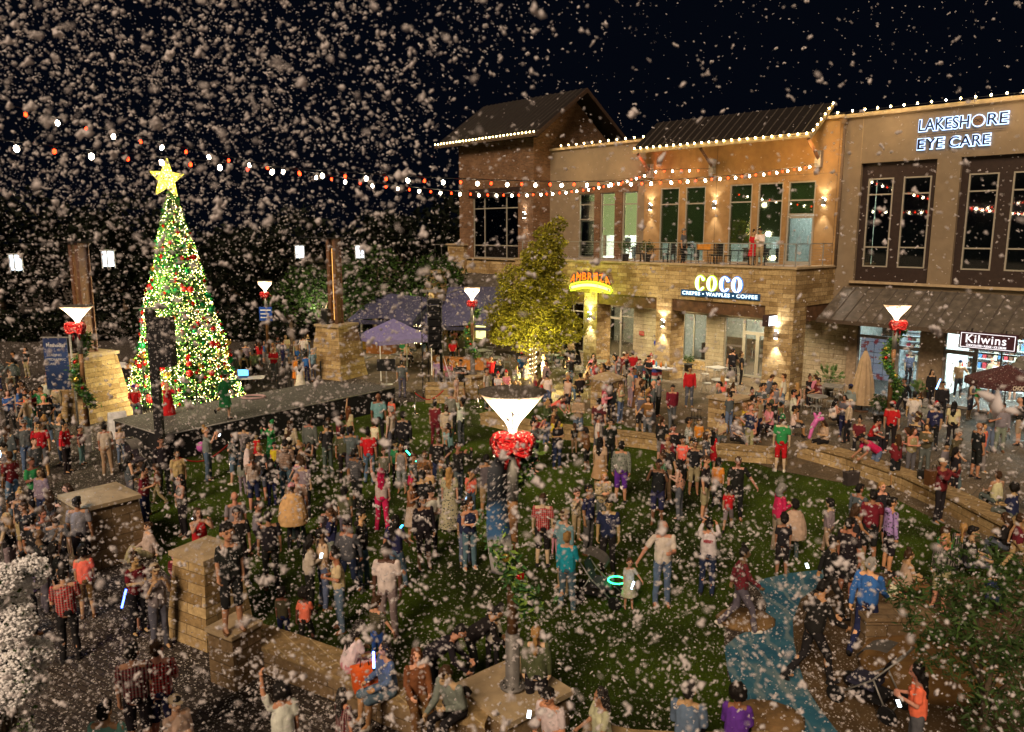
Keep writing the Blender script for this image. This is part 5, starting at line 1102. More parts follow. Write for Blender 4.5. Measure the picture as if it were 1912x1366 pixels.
# rope stanchions
def stan(p, lab):
    t = thing('rope_stanchion', lab, 'stanchion', p, 0, 'chrome stanchions with red ropes'); MB().lathe([(.15, 0), (.15, .02), (.03, .04), (.025, .92), (.045, .94), (.02, 1.0)], 12).build('post', mat('chrome', (.6, .6, .6), .2, metal=1, var=.05), t); return t
ps = [(775, 772, 'below the open truss tower'), (893, 760, 'right of the lamp block'), (430, 880, 'among the crowd before the stage'), (330, 905, 'near the covered loudspeaker')]
for i, (x, y, l) in enumerate(ps): stan(gp(x, y), 'chrome rope stanchion %s' % l)
for a, b, l in ((0, 1, 'red velvet rope beside the lamp block'), (2, 3, 'red velvet rope in the crowd before the stage')):
    A, B = gp(*ps[a][:2]), gp(*ps[b][:2]); t = thing('velvet_rope', l, 'rope', (A.x, A.y, .9)); d = B-A
    pts = [d*(i/10*(.45 if a == 0 else 1))+Vector((0, 0, -.35*math.sin(i/10*math.pi))) for i in range(11)]; MB().tube(pts, .025, 6).build('rope', mat('red_velvet', (.35, .015, .01), .8), t)
# sandwich board, white barrier, podium
t = thing('sandwich_board', 'white folding sign board beside the left end of the stage', 'sign board', gp(222, 815), .6); 
for s in (-1, 1): MB().add([(-.35, s*.3, 0), (.35, s*.3, 0), (.3, s*.03, .95), (-.3, s*.03, .95), (-.35, s*.33, 0), (.35, s*.33, 0), (.3, s*.06, .95), (-.3, s*.06, .95)], [(0, 1, 2, 3), (7, 6, 5, 4), (0, 4, 5, 1), (1, 5, 6, 2), (2, 6, 7, 3), (3, 7, 4, 0)]).build('board', mat('white_paint', (.7, .7, .7)), t)
t = thing('white_barrier', 'long white barrier panel behind the left pylon base', 'barrier', gp(232, 716), -.1); MB().box((-1.6, -.05, 0), (1.6, .05, 1.1)).build('panel', mat('white_paint', (.7, .7, .7)), t); MB().box((-1.6, -.25, 0), (-1.5, .25, .05)).box((1.5, -.25, 0), (1.6, .25, .05)).build('foot', GREYM, t)
# strollers
def stroller(p, rz, lab, sc=1, c=(.05, .05, .06)):
    t = thing('stroller', lab, 'stroller', p, rz, 'baby strollers on the lawn and paths'); t.scale = (sc,)*3
    m = MB()
    for s in (-1, 1): m.tube([(s*.24, .45, 1.02), (s*.24, .1, .55), (s*.26, -.38, .14)], .014, 5); m.tube([(s*.24, .12, .58), (s*.26, .36, .14)], .014, 5); 
    m.tube([(-.24, .45, 1.02), (.24, .45, 1.02)], .02, 6); m.tube([(-.26, .36, .14), (.26, .36, .14)], .012, 5); m.build('frame', GREYM, t)
    MB().add([(-.2, -.25, .42), (.2, -.25, .42), (.2, .12, .45), (-.2, .12, .45), (-.2, .26, .85), (.2, .26, .85)], [(0, 1, 2, 3), (3, 2, 5, 4)]).box((-.2, -.27, .36), (.2, .12, .42)).build('seat', mat('stroller_fabric_%02d' % int(c[0]*100), c, .9), t)
    m = MB(); vs = []
    for i in range(7):
        a = math.pi*.5*i/6
        for k in (-.21, .21): vs.append((k, .26-.42*math.sin(a), .8+.25*math.cos(a)-.02))
    m.add(vs, [(2*i, 2*i+1, 2*i+3, 2*i+2) for i in range(6)]); m.build('hood', mat('stroller_hood', (.12, .11, .10), .9), t)
    for x, y in ((-.27, .36), (.27, .36), (-.27, -.38), (.27, -.38)): MB().lathe([(.13, -.02), (.14, 0), (.13, .02)], 14, M=Matrix.Translation((x, y, .14)) @ Matrix.Rotation(R(90), 4, 'Y')).build('wheel', BLACK, t)
    MB().box((-.2, -.2, .2), (.2, .25, .28)).build('basket', BLACK, t); return t
s1 = stroller(gp(1118, 1122), 1.2, 'stroller with a white cup and green glowing ring beside the woman in turquoise', 1.05)
MB().lathe([(.045, 0), (.05, .22)], 10, c=(-.3, .45)).build('cup', mat('white_cup', (.7, .65, .6)), s1).location.z = .95
MB().tube([(.17*math.cos(a*.5236), -.35+.17*math.sin(a*.5236), .5) for a in range(13)], .014, 5).build('glow_ring', emis('green_glow', (.02, 1, .25), 5), s1)
stroller(gp(1622, 1318), -2.4, 'dark stroller pushed by the man in black at the lower right', 1.1, (.02, .02, .04))
stroller(gp(255, 880), 1.0, 'dark stroller in the crowd near the covered loudspeaker', 1, (.04, .03, .04))
# bags and boxes on the seat walls
def bag(p, sc, c, lab, nm, rz=0, handles=True):
    t = thing(nm, lab, 'bag', p, rz); MB().frustum((0, 0), sc, sc*.5, sc*1.15, sc*.55, 0, sc*1.05).build('body', mat(nm+'_'+lab.split()[0], c, .5, bump=.4), t)
    if handles: MB().tube([(-sc*.2, 0, sc), (-sc*.15, 0, sc*1.35), (sc*.15, 0, sc*1.35), (sc*.2, 0, sc)], .012, 5).build('handle', BLACK, t)
    return t
bag(gp(682, 1285, .52), .36, (.75, .12, .02), 'orange plastic shopping bag on the seat wall beside the woman in denim', 'shopping_bag', .4)
bag(gp(1742, 905, .52), .42, (.12, .05, .02), 'brown leather satchel on the seat wall at right', 'satchel', .3); bag(gp(1722, 893, .52), .25, (.02, .02, .02), 'black small bag on the seat wall at right', 'handbag', .3)
bag(gp(1588, 905, 0), .4, (.05, .04, .04), 'dark backpack on the ground below the seat wall', 'backpack', .3)
bag(fw(-6.0, 1.0, .75), .22, (.5, .12, .14), 'striped gift bag on the cafe table under the balloons', 'gift_bag', .3)
t = thing('merchandise_table', 'table with folded colourful blankets and bottles before the second stone pier', 'table', gp(1225, 712), FROT)
MB().box((-.9, -.35, .72), (.9, .35, .76)).build('table_top', TT, t)
for k in range(4): MB().box((-.85, -.33, .02+.17*k), (.2, .2, .17+.17*k)).build('folded_blanket', mat('blanket_%s' % 'abcd'[k], [(.1, .3, .3), (.5, .45, .4), (.3, .03, .04), (.04, .06, .25)][k]), t)
for k in range(5): MB().lathe([(.05, .76), (.05, .95), (.02, 1.0), (.02, 1.05)], 8, c=(-.7+.3*k, .1)).build('bottle', mat('bottle_%s' % 'abcde'[k], [(.5, .05, .05), (.6, .5, .3), (.1, .3, .5), (.55, .15, .02), (.5, .5, .5)][k], .3), t)
# ice cream cone figure hanging before the chocolate shop
t = thing('ice_cream_figure', 'large brown ice cream cone figure beside the maroon shop sign', 'shop figure', fw(9.7, 1.6, 2.25)); MB().lathe([(.04, -.75), (.28, 0)], 14).build('cone', mat('wafer_brown', (.12, .07, .03)), t); MB().ball((-.1, 0, .12), .3, 12, 8).ball((.22, 0, .1), .26, 12, 8).ball((.05, 0, .38), .26, 12, 8).build('scoops', mat('dull_scoop', (.12, .11, .09), bump=.6), t)
# boulder seat and blue glow at the left
p = gp(1735, 1262); t = tag(MB().lathe([(1.0, 0), (1.02, .25), (.93, .42), (.5, .5), (.05, .52)], 18).build('rock_seat', mat('ochre_rock', (.22, .12, .04), .9, var=.35, scale=3, bump=.6)), 'smooth ochre rock seat beside the stroller at the lower right', 'rock'); t.location = p; t.scale = (1.15, .9, 1)
p = gp(1660, 1215); t = tag(MB().box((-.6, -.3, 0), (.6, .3, .75)).box((-.64, -.34, .75), (.64, .34, .82)).build('low_stone_box', STONE_DK), 'low square stone block behind the man in the blue shirt', 'pier'); t.location = p
for q, lab, s in ((gp(1392, 1160), 'flat tan stepping stone at the edge of the blue path', .75), (gp(1428, 1346), 'larger flat tan flagstone low in the blue path', .8)):
    o = tag(MB().lathe([(.75, .0), (.78, .05), (.7, .09), (.05, .10)], 11).build('flagstone', mat('tan_flagstone', (.17, .10, .04), .9, var=.35, bump=.5)), lab, 'flagstone'); o.location = q; o.scale = (s, s*.8, 1)
t = thing('flood_lamp', 'bright blue-white lamp head at the left edge of the square', 'lamp', dp(-14, 848, 16)); MB().ball((0, 0, 0), .15, 14, 10).build('lamp_globe', emis('blue_white_globe', (.45, .75, 1), 14), t); MB().tube([(0, 0, -.2), (0, 0, -t.location.z)], .05, 8).build('pole', POLEM, t)
lamp('globe_light', 'POINT', (.3, -.2, .1), 35, (.4, .65, 1), .3, t)
bpy.data.objects['Light'] if 'Light' in bpy.data.objects else None

for i, lab in enumerate(['dark leafy hedge behind the left banner', 'dark hedge added behind the left pylon', 'dark hedge added behind the Christmas tree', 'dark hedge added behind the distant lamp post', 'dark hedge added behind the far pylon', 'dark hedge added behind the navy umbrellas', 'dark hedge added at the far left edge']):  # leafy rows added to cover lit ground that should read dark
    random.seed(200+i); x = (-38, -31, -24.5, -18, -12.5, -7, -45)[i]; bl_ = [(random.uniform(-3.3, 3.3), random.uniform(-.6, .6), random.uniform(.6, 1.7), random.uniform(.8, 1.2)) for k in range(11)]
    tree(lab, (x, 55+random.uniform(-1, 1), 0), bl_, 3800, .16, [LF_D, LF_D, leafmat('hedge_leaf', (.014, .02, .009))], .8, .1, 'added dark hedges hiding the lit far ground', seed=210+i, name='hedge')
# ================= people =================
SKIN = [(.62, .36, .23), (.48, .26, .15), (.34, .17, .09), (.20, .095, .05), (.10, .045, .025)]
CL = dict(white=(.62, .57, .5), cream=(.52, .42, .29), black=(.016, .015, .016), grey=(.20, .19, .18), slate=(.09, .10, .11), red=(.45, .015, .02), maroon=(.14, .015, .022), navy=(.02, .025, .07), turquoise=(.02, .40, .44), teal=(.16, .32, .33), green=(.03, .22, .07), lime=(.25, .50, .03), yellow=(.55, .38, .03), orange=(.62, .20, .03), peach=(.62, .30, .13), pink=(.58, .22, .26), magenta=(.50, .02, .10), purple=(.10, .03, .28), lilac=(.35, .25, .45), blue=(.04, .12, .38), denim=(.10, .15, .22), khaki=(.32, .24, .14), tan=(.40, .27, .15), brown=(.16, .075, .03), olive=(.08, .085, .04), coral=(.75, .16, .10), mint=(.38, .45, .33), beige=(.42, .33, .22))
HC = dict(black=(.012, .010, .009), brown=(.05, .025, .012), blonde=(.35, .2, .07), auburn=(.13, .045, .015), grey=(.3, .28, .26), pinkhair=(.4, .01, .06), snowy=(.02, .016, .014))
M_SKIN = objcol('skin', .55, spec=.35); M_CLO = objcol('cloth'); M_HAIR = objcol('hair', .6); M_HSNOW = objcol('foam_flecked_hair', .6, flecks=42); M_STR = objcol('striped_cloth', pattern='stripe'); M_PLA = objcol('plaid_cloth', pattern='plaid'); M_FLO = objcol('floral_cloth', pattern='floral')
PAT_ = {'': M_CLO, '#': M_STR, '%': M_PLA, '*': M_FLO}
EYE = mat('eye_dark', (.01, .008, .008), .3); LIP = mat('lip', (.22, .05, .04), .5)
AR = {'down': ((.14, .02, -1), (.04, -.16, -1)), 'phone': ((.1, -.15, -1), (-.42, -.85, .25)), 'photo': ((.22, -.8, -.4), (-.28, -.35, .9)), 'cross': ((.1, -.22, -1), (-1, -.3, .12)), 'hips': ((.62, .22, -.8), (-.7, -.3, -.6)),
      'up': ((.35, -.12, .95), (.02, -.15, 1)), 'fwd': ((.08, -.45, -.9), (0, -.75, -.55)), 'back': ((.1, .45, -.9), (0, .15, -1)), 'push': ((.05, -.55, -.8), (-.05, -.9, -.3)), 'carry': ((.1, -.2, -1), (-.5, -.8, .4)), 'out': ((.55, -.1, -.8), (.5, -.2, -.75)), 'lap': ((.1, -.25, -.95), (-.15, -.88, -.25)), 'face': ((.2, -.35, -.85), (-.35, -.3, .95))}
LG = {'st': ((.09, 0, -.46, .02), (.02, .03, -.41)), }
# pose: right arm, left arm, legs, lean, head pitch
POSE = {'stand': ('down', 'down', 'st', 0, 0), 'ease': ('down', 'hips', 'ct', .02, .05), 'phone': ('phone', 'phone', 'st', .05, .35), 'photo': ('photo', 'photo', 'st', 0, -.05), 'cross': ('cross', 'cross', 'st', 0, .05), 'up': ('down', 'up', 'ct', 0, -.1), 'up2': ('up', 'up', 'st', -.05, -.25),
        'walk': ('fwd', 'back', 'wk', .05, .1), 'run': ('fwd', 'back', 'rn', .15, 0), 'carry': ('carry', 'down', 'ct', -.03, .1), 'out': ('down', 'out', 'st', 0, .15), 'hold': ('out', 'phone', 'st', 0, .2), 'push': ('push', 'push', 'wk', .18, .15), 'bend': ('push', 'push', 'bd', .95, .2), 'sit': ('lap', 'lap', 'si', .05, .1), 'sitphone': ('phone', 'phone', 'si', .15, .4), 'sitlean': ('lap', 'carry', 'si', .35, .3), 'face': ('face', 'face', 'st', 0, .1), 'ground': ('lap', 'back', 'gr', -.1, .1)}
def pose_joints(pose, sex):
    aR, aL, lg, lean, hp = POSE[pose]; J = {}; fem = sex == 'f'; ch = sex == 'c'
    dz = {'si': -.44, 'gr': -.80, 'bd': -.12}.get(lg, 0); pel = Vector((0, 0, .93+dz)); rot = Matrix.Rotation(lean, 3, 'X')
    T = lambda v: pel+rot @ (Vector(v)-Vector((0, 0, .93)))
    sw = .155 if fem else (.145 if ch else .178)
    J.update(pel=pel, waist=T((0, 0, 1.08)), chest=T((0, 0, 1.27)), neck=T((0, .01, 1.44)), hd=T((0, -.012, 1.605)), rot=rot, T=T, hp=hp+lean*-.5)
    for s, a, nm in ((-1, aR, 'R'), (1, aL, 'L')):
        sh = T((s*sw, 0, 1.40)); u, f = AR[a]; r2 = rot if a not in ('lap',) else Matrix.Identity(3)
        if pose == 'bend': r2 = Matrix.Rotation(lean*.4, 3, 'X')
        u = (r2 @ Vector((s*u[0], u[1], u[2]))).normalized(); f = (r2 @ Vector((s*f[0], f[1], f[2]))).normalized()
        k = .9 if fem else (.86 if ch else 1); el = sh+u*.285*k; wr = el+f*.25*k; J['sh'+nm], J['el'+nm], J['wr'+nm], J['hn'+nm], J['fd'+nm] = sh, el, wr, wr+f*.09, f
        hip = pel+Vector((s*.09, 0, -.03))
        if lg == 'st': kn, an = hip+Vector((s*.01, -.015, -.42)), hip+Vector((s*.03, .02, -.82))
        elif lg == 'ct': kn, an = hip+Vector((s*.015, -.05 if s > 0 else .0, -.42)), hip+Vector((s*.06, -.06 if s > 0 else .03, -.82))
        elif lg == 'wk': kn, an = (hip+Vector((0, -.20, -.37)), hip+Vector((0, -.27, -.79))) if s < 0 else (hip+Vector((0, .06, -.41)), hip+Vector((0, .36, -.75)))
        elif lg == 'rn': kn, an = (hip+Vector((0, -.1, -.4)), hip+Vector((-.02, -.05, -.82))) if s < 0 else (hip+Vector((.05, -.12, -.38)), hip+Vector((.1, .25, -.55)))
        elif lg == 'si': kn, an = hip+Vector((s*.03, -.42, .03)), hip+Vector((s*.03, -.44, -.37))
        elif lg == 'gr': kn, an = hip+Vector((s*.12, -.34, .22)), hip+Vector((s*.0, -.50, -.02))
        elif lg == 'bd': kn, an = hip+Vector((s*.02, -.08, -.35)), hip+Vector((s*.04, .02, -.70))
        J['hip'+nm], J['kn'+nm], J['an'+nm] = hip, kn, an
    return J
def rcone(m, a, ra, b, rb, seg=9):
    a, b = Vector(a), Vector(b); d = (b-a); L = d.length
    if L < 1e-5: return m.ball(tuple(a), ra, seg, 6)
    q = d.to_track_quat('Z', 'Y').to_matrix().to_4x4(); M = Matrix.Translation(a) @ q
    pr = [(ra*math.sin(t), -ra*math.cos(t)) for t in (.15, .6, 1.1)]+[(ra, 0), ((ra+rb)/2, L/2), (rb, L)]+[(rb*math.cos(t), L+rb*math.sin(t)) for t in (.5, 1.0, 1.42)]
    m.lathe(pr, seg, 0, M)
def xf(c, J, part='torso'): return J['T'](c)
def ell(m, c, r, J=None, head=False, extra=None):
    R3 = J['rot'] if J else Matrix.Identity(3)
    if head: R3 = R3 @ Matrix.Rotation(J['hp'], 3, 'X'); base = J['neck']+J['rot'] @ Vector((0, -.005, .07)); p = base+R3 @ (Vector(c)-Vector((0, 0, 1.51)))
    else: p = J['T'](c)
    m.ball((0, 0, 0), r, 12, 9, 0, Matrix.Translation(p) @ R3.to_4x4())
    return p
from mathutils import noise as MN
def crease(me, amp, fr, rough=0):
    n = len(me.vertices); co = np.empty(n*3, np.float32); me.vertices.foreach_get('co', co); no = np.array([v.normal[:] for v in me.vertices], np.float32); co = co.reshape(-1, 3)
    d = np.array([MN.noise(Vector((c[0]*fr+3, c[1]*fr, c[2]*fr*.55))) for c in co.tolist()], np.float32)*amp
    if rough: d = d+RNG.normal(0, rough, n).astype(np.float32)
    me.vertices.foreach_set('co', (co+no*d[:, None]).ravel()); me.update()
def remesh(m, name, mats, vox=.012, sm=3, deci=None):
    me = m.mesh(name, mats); o = bpy.data.objects.new('tmp', me); COL.objects.link(o)
    r = o.modifiers.new('r', 'REMESH'); r.mode = 'VOXEL'; r.voxel_size = vox*LOD[0]; r.use_smooth_shade = True
    if sm: s = o.modifiers.new('s', 'SMOOTH'); s.iterations = sm; s.factor = .5
    dg = bpy.context.evaluated_depsgraph_get(); out = bpy.data.meshes.new_from_object(o.evaluated_get(dg)); out.name = name
    bpy.data.objects.remove(o); bpy.data.meshes.remove(me)
    if not out.materials:
        for mm in mats: out.materials.append(mm)
    return out
CACHE = {}; LOD = [1.0]; MASS = []
def hs(sex): return 1.3 if sex == 'c' else 1.0
def body_mesh(pose, sex):
    k = ('b', pose, sex, LOD[0])
    if k in CACHE: return CACHE[k]
    J = pose_joints(pose, sex); m = MB(); f = sex == 'f'; g = 1.12 if sex == 'c' else 1; hw = .16 if f else .15
    ell(m, (0, 0, 1.27), (.135 if f else .15, .10, .18), J); ell(m, (0, 0, 1.09), (.12 if f else .14, .09, .15), J); ell(m, (0, .012, .94), (hw+.01, .11, .12), J)
    rcone(m, J['T']((-.12, 0, 1.40)), .055, J['T']((.12, 0, 1.40)), .055); rcone(m, J['T']((0, .01, 1.40)), .06, J['neck']+J['rot'] @ Vector((0, -.005, .1)), .05)
    h = hs(sex); q = lambda x: tuple(v*h for v in x); E_ = lambda c, r: ell(m, (c[0]*h, c[1]*h, 1.51+(c[2]-1.51)*h), q(r), J, True)
    E_((0, .005, 1.625), (.076, .095, .10)); E_((0, -.03, 1.575), (.056, .062, .068)); E_((0, -.062, 1.54), (.026, .024, .02)); E_((0, -.098, 1.60), (.014, .022, .026)); E_((-.078, .01, 1.60), (.014, .022, .032)); E_((.078, .01, 1.60), (.014, .022, .032)); E_((0, -.086, 1.564), (.025, .014, .010)); E_((0, -.08, 1.645), (.055, .016, .014))
    for nm, s in (('R', -1), ('L', 1)):
        sh, el, wr, hn, fd = (J[x+nm] for x in ('sh', 'el', 'wr', 'hn', 'fd')); t = .9 if f else 1
        rcone(m, sh, .054*t, el, .041*t); rcone(m, el, .041*t, wr, .027*t)
        side = Vector((-s, 0, 0)); side = (side-fd*side.dot(fd)); side = side.normalized() if side.length > .1 else Vector((0, 1, 0)); nrm = fd.cross(side).normalized()
        pal = wr+fd*.05; rcone(m, wr, .025, pal, .033)
        for j in range(4): b0 = pal+nrm*(j-1.5)*.019+fd*.02; b1 = b0+(fd*.8+side*.45).normalized()*(.042, .048, .046, .036)[j]; b2 = b1+(fd*.35+side*.9).normalized()*.03; rcone(m, b0, .0115, b1, .0105, 6); rcone(m, b1, .0105, b2, .0095, 6)
        b0 = wr+fd*.03-nrm*.028; rcone(m, b0, .013, b0+(fd*.6-nrm*.8+side*.3).normalized()*.05, .0105, 6)
        hip, kn, an = (J[x+nm] for x in ('hip', 'kn', 'an')); rcone(m, hip, .088 if f else .082, kn, .056); rcone(m, kn, .054, kn.lerp(an, .35)+Vector((0, .012, 0)), .056); rcone(m, kn.lerp(an, .35)+Vector((0, .012, 0)), .054, an, .036); rcone(m, an, .036, an+Vector((0, -.11, -.04)), .026)
    me = remesh(m, 'person_body', [M_SKIN, EYE, LIP], .0105, 2)
    # eyes, brows and mouth by place on the face
    R3 = J['rot'] @ Matrix.Rotation(J['hp'], 3, 'X'); base = J['neck']+J['rot'] @ Vector((0, -.005, .07)); inv = R3.inverted()
    n = len(me.polygons); c = np.empty(n*3, np.float32); me.polygons.foreach_get('center', c); c = c.reshape(-1, 3)-np.array(base); c = c @ np.array(inv).T; c /= h; c[:, 2] += 1.51
    mi = np.zeros(n, np.int32); fr = c[:, 1] < -.045
    for ex in (-.031, .031): mi[fr & (((c[:, 0]-ex)/.016)**2+((c[:, 2]-1.622)/.0085)**2 < 1)] = 1; mi[fr & (abs(c[:, 0]-ex) < .019) & (abs(c[:, 2]-1.648) < .005)] = 1
    mi[fr & (abs(c[:, 0]) < .024) & (abs(c[:, 2]-1.564) < .007)] = 2; me.polygons.foreach_set('material_index', mi)
    CACHE[k] = me; return me
def shirt_mesh(pose, sex, kind):
    k = ('s', pose, sex, kind, LOD[0])
    if k in CACHE: return CACHE[k]
    J = pose_joints(pose, sex); m = MB(); f = sex == 'f'; e = .022 if kind in 'lh' else .016; f_ = .0 if f else .012
    ell(m, (0, 0, 1.26), (.135+f_+e, .10+e, .19), J); rcone(m, J['T']((-.04, 0, 1.22)), .115+e*.5, J['T']((-.045, .004, .96)), .11+e); rcone(m, J['T']((.04, 0, 1.22)), .115+e*.5, J['T']((.045, .004, .96)), .11+e)
    if f: ell(m, (-.06, -.075, 1.27), (.06, .05, .06), J); ell(m, (.06, -.075, 1.27), (.06, .05, .06), J)
    if kind != 'n': rcone(m, J['T']((-.11, 0, 1.39)), .058, J['T']((.11, 0, 1.39)), .058)
    else: rcone(m, J['T']((-.09, 0, 1.36)), .06, J['T']((.09, 0, 1.36)), .06)
    for nm in 'RL':
        sh, el, wr = (J[x+nm] for x in ('sh', 'el', 'wr'))
        if kind == 't' or kind == 'd': rcone(m, sh, .058, sh.lerp(el, .66), .062)
        if kind in 'lh': rcone(m, sh, .06, el, .055); rcone(m, el, .056, el.lerp(wr, .95), .042)
    if kind == 'd': pass
    if kind == 'h': ell(m, (0, .09, 1.44), (.10, .06, .07), J)
    if kind == 'P':
        m = MB(); c0 = J['chest']; m.lathe([(.10, .20), (.24, .1), (.33, -.15), (.38, -.45), (.36, -.62)], 16, M=Matrix.Translation(c0) @ Matrix.Diagonal((1, .75, 1, 1)))
    me = remesh(m, 'shirt', [M_CLO], .013, 3); crease(me, .010, 13); CACHE[k] = me; return me
def bottom_mesh(pose, sex, kind):
    k = ('p', pose, sex, kind, LOD[0])
    if k in CACHE: return CACHE[k]
    J = pose_joints(pose, sex); m = MB(); e = .014; f = sex == 'f'
    if kind == 'k' and POSE[pose][2] not in ('si', 'gr'):
        c0 = J['pel']; m.lathe([(.14, .17), (.175, .05), (.20, -.12), (.25, -.38), (.27, -.46)], 18, M=Matrix.Translation(c0) @ Matrix.Diagonal((1, .85, 1, 1)))
    elif kind == 'g' and POSE[pose][2] not in ('si', 'gr'):
        c0 = J['pel']; m.lathe([(.14, .17), (.175, .05), (.20, -.12), (.28, -.55), (.31, -.82)], 18, M=Matrix.Translation(c0) @ Matrix.Diagonal((1, .85, 1, 1)))
    else:
        ell(m, (0, .01, .95), ((.16 if f else .152)+e, .11+e, .115), J)
        for nm in 'RL':
            hip, kn, an = (J[x+nm] for x in ('hip', 'kn', 'an')); rcone(m, hip, .098 if f else .092, kn, .078 if kind == 's' else .068)
            if kind != 's': rcone(m, kn, .068, an+(an-kn)*.04, .066 if kind == 'w' else .054)
    me = remesh(m, 'trousers', [M_CLO], .014, 3); crease(me, .011, 11); CACHE[k] = me; return me
def shoe_mesh(pose, sex, nm, s):
    k = ('f', pose, sex, nm, LOD[0])
    if k in CACHE: return CACHE[k]
    J = pose_joints(pose, sex); m = MB()
    if 1:
        an = J['an'+nm]; kn = J['kn'+nm]; d = (an-kn).normalized(); fw_ = Vector((s*.12, -1, 0)); fw_ = (fw_-d*fw_.dot(d)).normalized(); a = an+d*.055+fw_*-.03; rcone(m, a, .042, a+fw_*.15, .036); rcone(m, an+d*.01, .045, an+d*.05, .045)
    me = remesh(m, 'shoe', [M_CLO], .013, 2); CACHE[k] = me; return me
def hair_mesh(pose, sex, kind):
    k = ('h', pose, sex, kind, LOD[0])
    if k in CACHE: return CACHE[k]
    J = pose_joints(pose, sex); m = MB(); h = hs(sex); E_ = lambda c, r, hd=True: ell(m, (c[0]*h, c[1]*h, 1.51+(c[2]-1.51)*h) if hd else c, tuple(v*h for v in r), J, hd)
    mats = [M_HAIR]
    if kind in 'slbyaHc' : E_((0, .022, 1.652), (.087, .094, .088)); E_((0, .045, 1.60), (.080, .07, .075))
    if kind == 's': E_((0, -.05, 1.70), (.06, .05, .035))
    if kind == 'l': E_((0, .06, 1.52), (.098, .06, .12)); E_((0, .085, 1.40), (.10, .045, .14), False); E_((0, .095, 1.27), (.085, .035, .13), False); E_((-.075, .01, 1.55), (.025, .05, .11)); E_((.075, .01, 1.55), (.025, .05, .11))
    if kind == 'b': E_((0, .05, 1.765), (.05, .05, .045))
    if kind == 'y': E_((0, .12, 1.62), (.04, .05, .04)); E_((0, .14, 1.53), (.035, .04, .09)); E_((0, .13, 1.38), (.035, .03, .12), False)
    if kind == 'a': E_((0, .03, 1.67), (.125, .125, .12)); E_((-.07, .03, 1.60), (.06, .08, .07)); E_((.07, .03, 1.60), (.06, .08, .07))
    if kind == 'H': m = MB(); E_((0, .02, 1.64), (.105, .115, .115)); E_((0, .05, 1.53), (.11, .09, .11)); E_((0, .03, 1.45), (.12, .09, .06), False)
    if kind == 'k': m = MB(); E_((0, .015, 1.675), (.092, .102, .072)); E_((0, -.105, 1.668), (.06, .055, .012))
    if kind == 'B': m = MB(); E_((0, .01, 1.675), (.095, .105, .08)); E_((0, .0, 1.66), (.10, .108, .03))
    if kind == 'S': m = MB(); E_((0, .01, 1.68), (.093, .103, .05)); E_((0, .03, 1.74), (.07, .08, .06)); E_((0, .07, 1.79), (.045, .06, .04)); E_((0, .12, 1.78), (.03, .03, .03))
    if kind == 'T': m = MB(); E_((0, .005, 1.662), (.100, .110, .028)); E_((0, .14, 1.76), (.033, .033, .033))
    me = remesh(m, 'hair', mats, .014, 2) if kind not in 'kT' else remesh(m, 'hat', [M_CLO], .012, 1)
    if kind in 'slbya': crease(me, .024, 22, .002)
    if kind in 'SBH': me.materials[0] = M_CLO
    CACHE[k] = me; return me
LM = [((40, 700), 'far left behind the banner'), ((60, 800), 'left of the blue banner pole'), ((160, 850), 'by the left lamp post'), ((240, 730), 'beside the left pylon base'), ((60, 900), 'left of the squat pier'), ((80, 1010), 'on the paving below the squat pier'), ((90, 1150), 'near the foamy tree'), ((220, 1250), 'bottom left on the paving'), ((300, 1080), 'left of the tall tapered pier'), ((380, 950), 'right of the squat pier'), ((310, 850), 'by the covered loudspeaker'), ((420, 850), 'in front of the stage left'), ((500, 830), 'in front of the stage middle'), ((600, 800), 'in front of the stage right'), ((700, 760), 'at the right end of the stage'), ((420, 720), 'on the stage'), ((480, 660), 'behind the picket fence'), ((560, 650), 'left of the far pylon base'), ((730, 620), 'under the navy umbrellas'), ((830, 680), 'right of the navy tent'), ((930, 690), 'right of the lamp block'), ((1030, 640), 'at the tables under the lit tree'), ((1040, 720), 'in front of the lit tree'), ((1140, 660), 'below the neon sign'), ((1150, 740), 'by the pyramid-capped pier'), ((1240, 690), 'before the second stone column'), ((1280, 740), 'on the open patio'), ((1370, 660), 'at the cafe doors'), ((1400, 780), 'by the low patio pier'), ((1440, 730), 'before the last stone column'), ((1500, 700), 'beside the fan palm'), ((1540, 780), 'on the right seat wall'), ((1600, 750), 'by the closed umbrella'), ((1660, 760), 'beside the right lamp post'), ((1720, 740), 'outside the chocolate shop'), ((1830, 650), 'inside the chocolate shop'), ((1860, 760), 'beside the maroon umbrella'), ((1800, 820), 'on the right patio'), ((1700, 900), 'below the right seat wall'), ((1880, 920), 'at the right edge'), ((480, 940), 'on the left lawn'), ((560, 1000), 'behind the seat wall lawn'), ((650, 920), 'left-middle of the lawn'), ((640, 1090), 'near the curved seat wall'), ((740, 830), 'middle lawn below the stage'), ((740, 960), 'lawn centre left'), ((840, 800), 'lawn above the lamp post'), ((840, 920), 'just left of the middle banner'), ((860, 1060), 'lawn beside the lamp pole'), ((1000, 800), 'right of the lamp funnel'), ((1040, 900), 'right of the middle banner'), ((1130, 860), 'upper middle lawn'), ((1120, 960), 'lawn centre right'), ((1240, 820), 'lawn near the patio edge'), ((1240, 940), 'right-centre lawn'), ((1340, 840), 'lawn below the low patio pier'), ((1370, 950), 'right half of the lawn'), ((1470, 850), 'lawn below the last column'), ((1480, 960), 'lawn above the blue path'), ((1600, 950), 'right end of the lawn'), ((1620, 1060), 'beside the oleander'), ((1800, 1030), 'above the oleander'), ((750, 1230), 'on the curved seat wall'), ((1080, 1290), 'beside the lamp block'), ((1330, 1290), 'on the bottom seat wall'), ((1420, 470), 'on the balcony')]
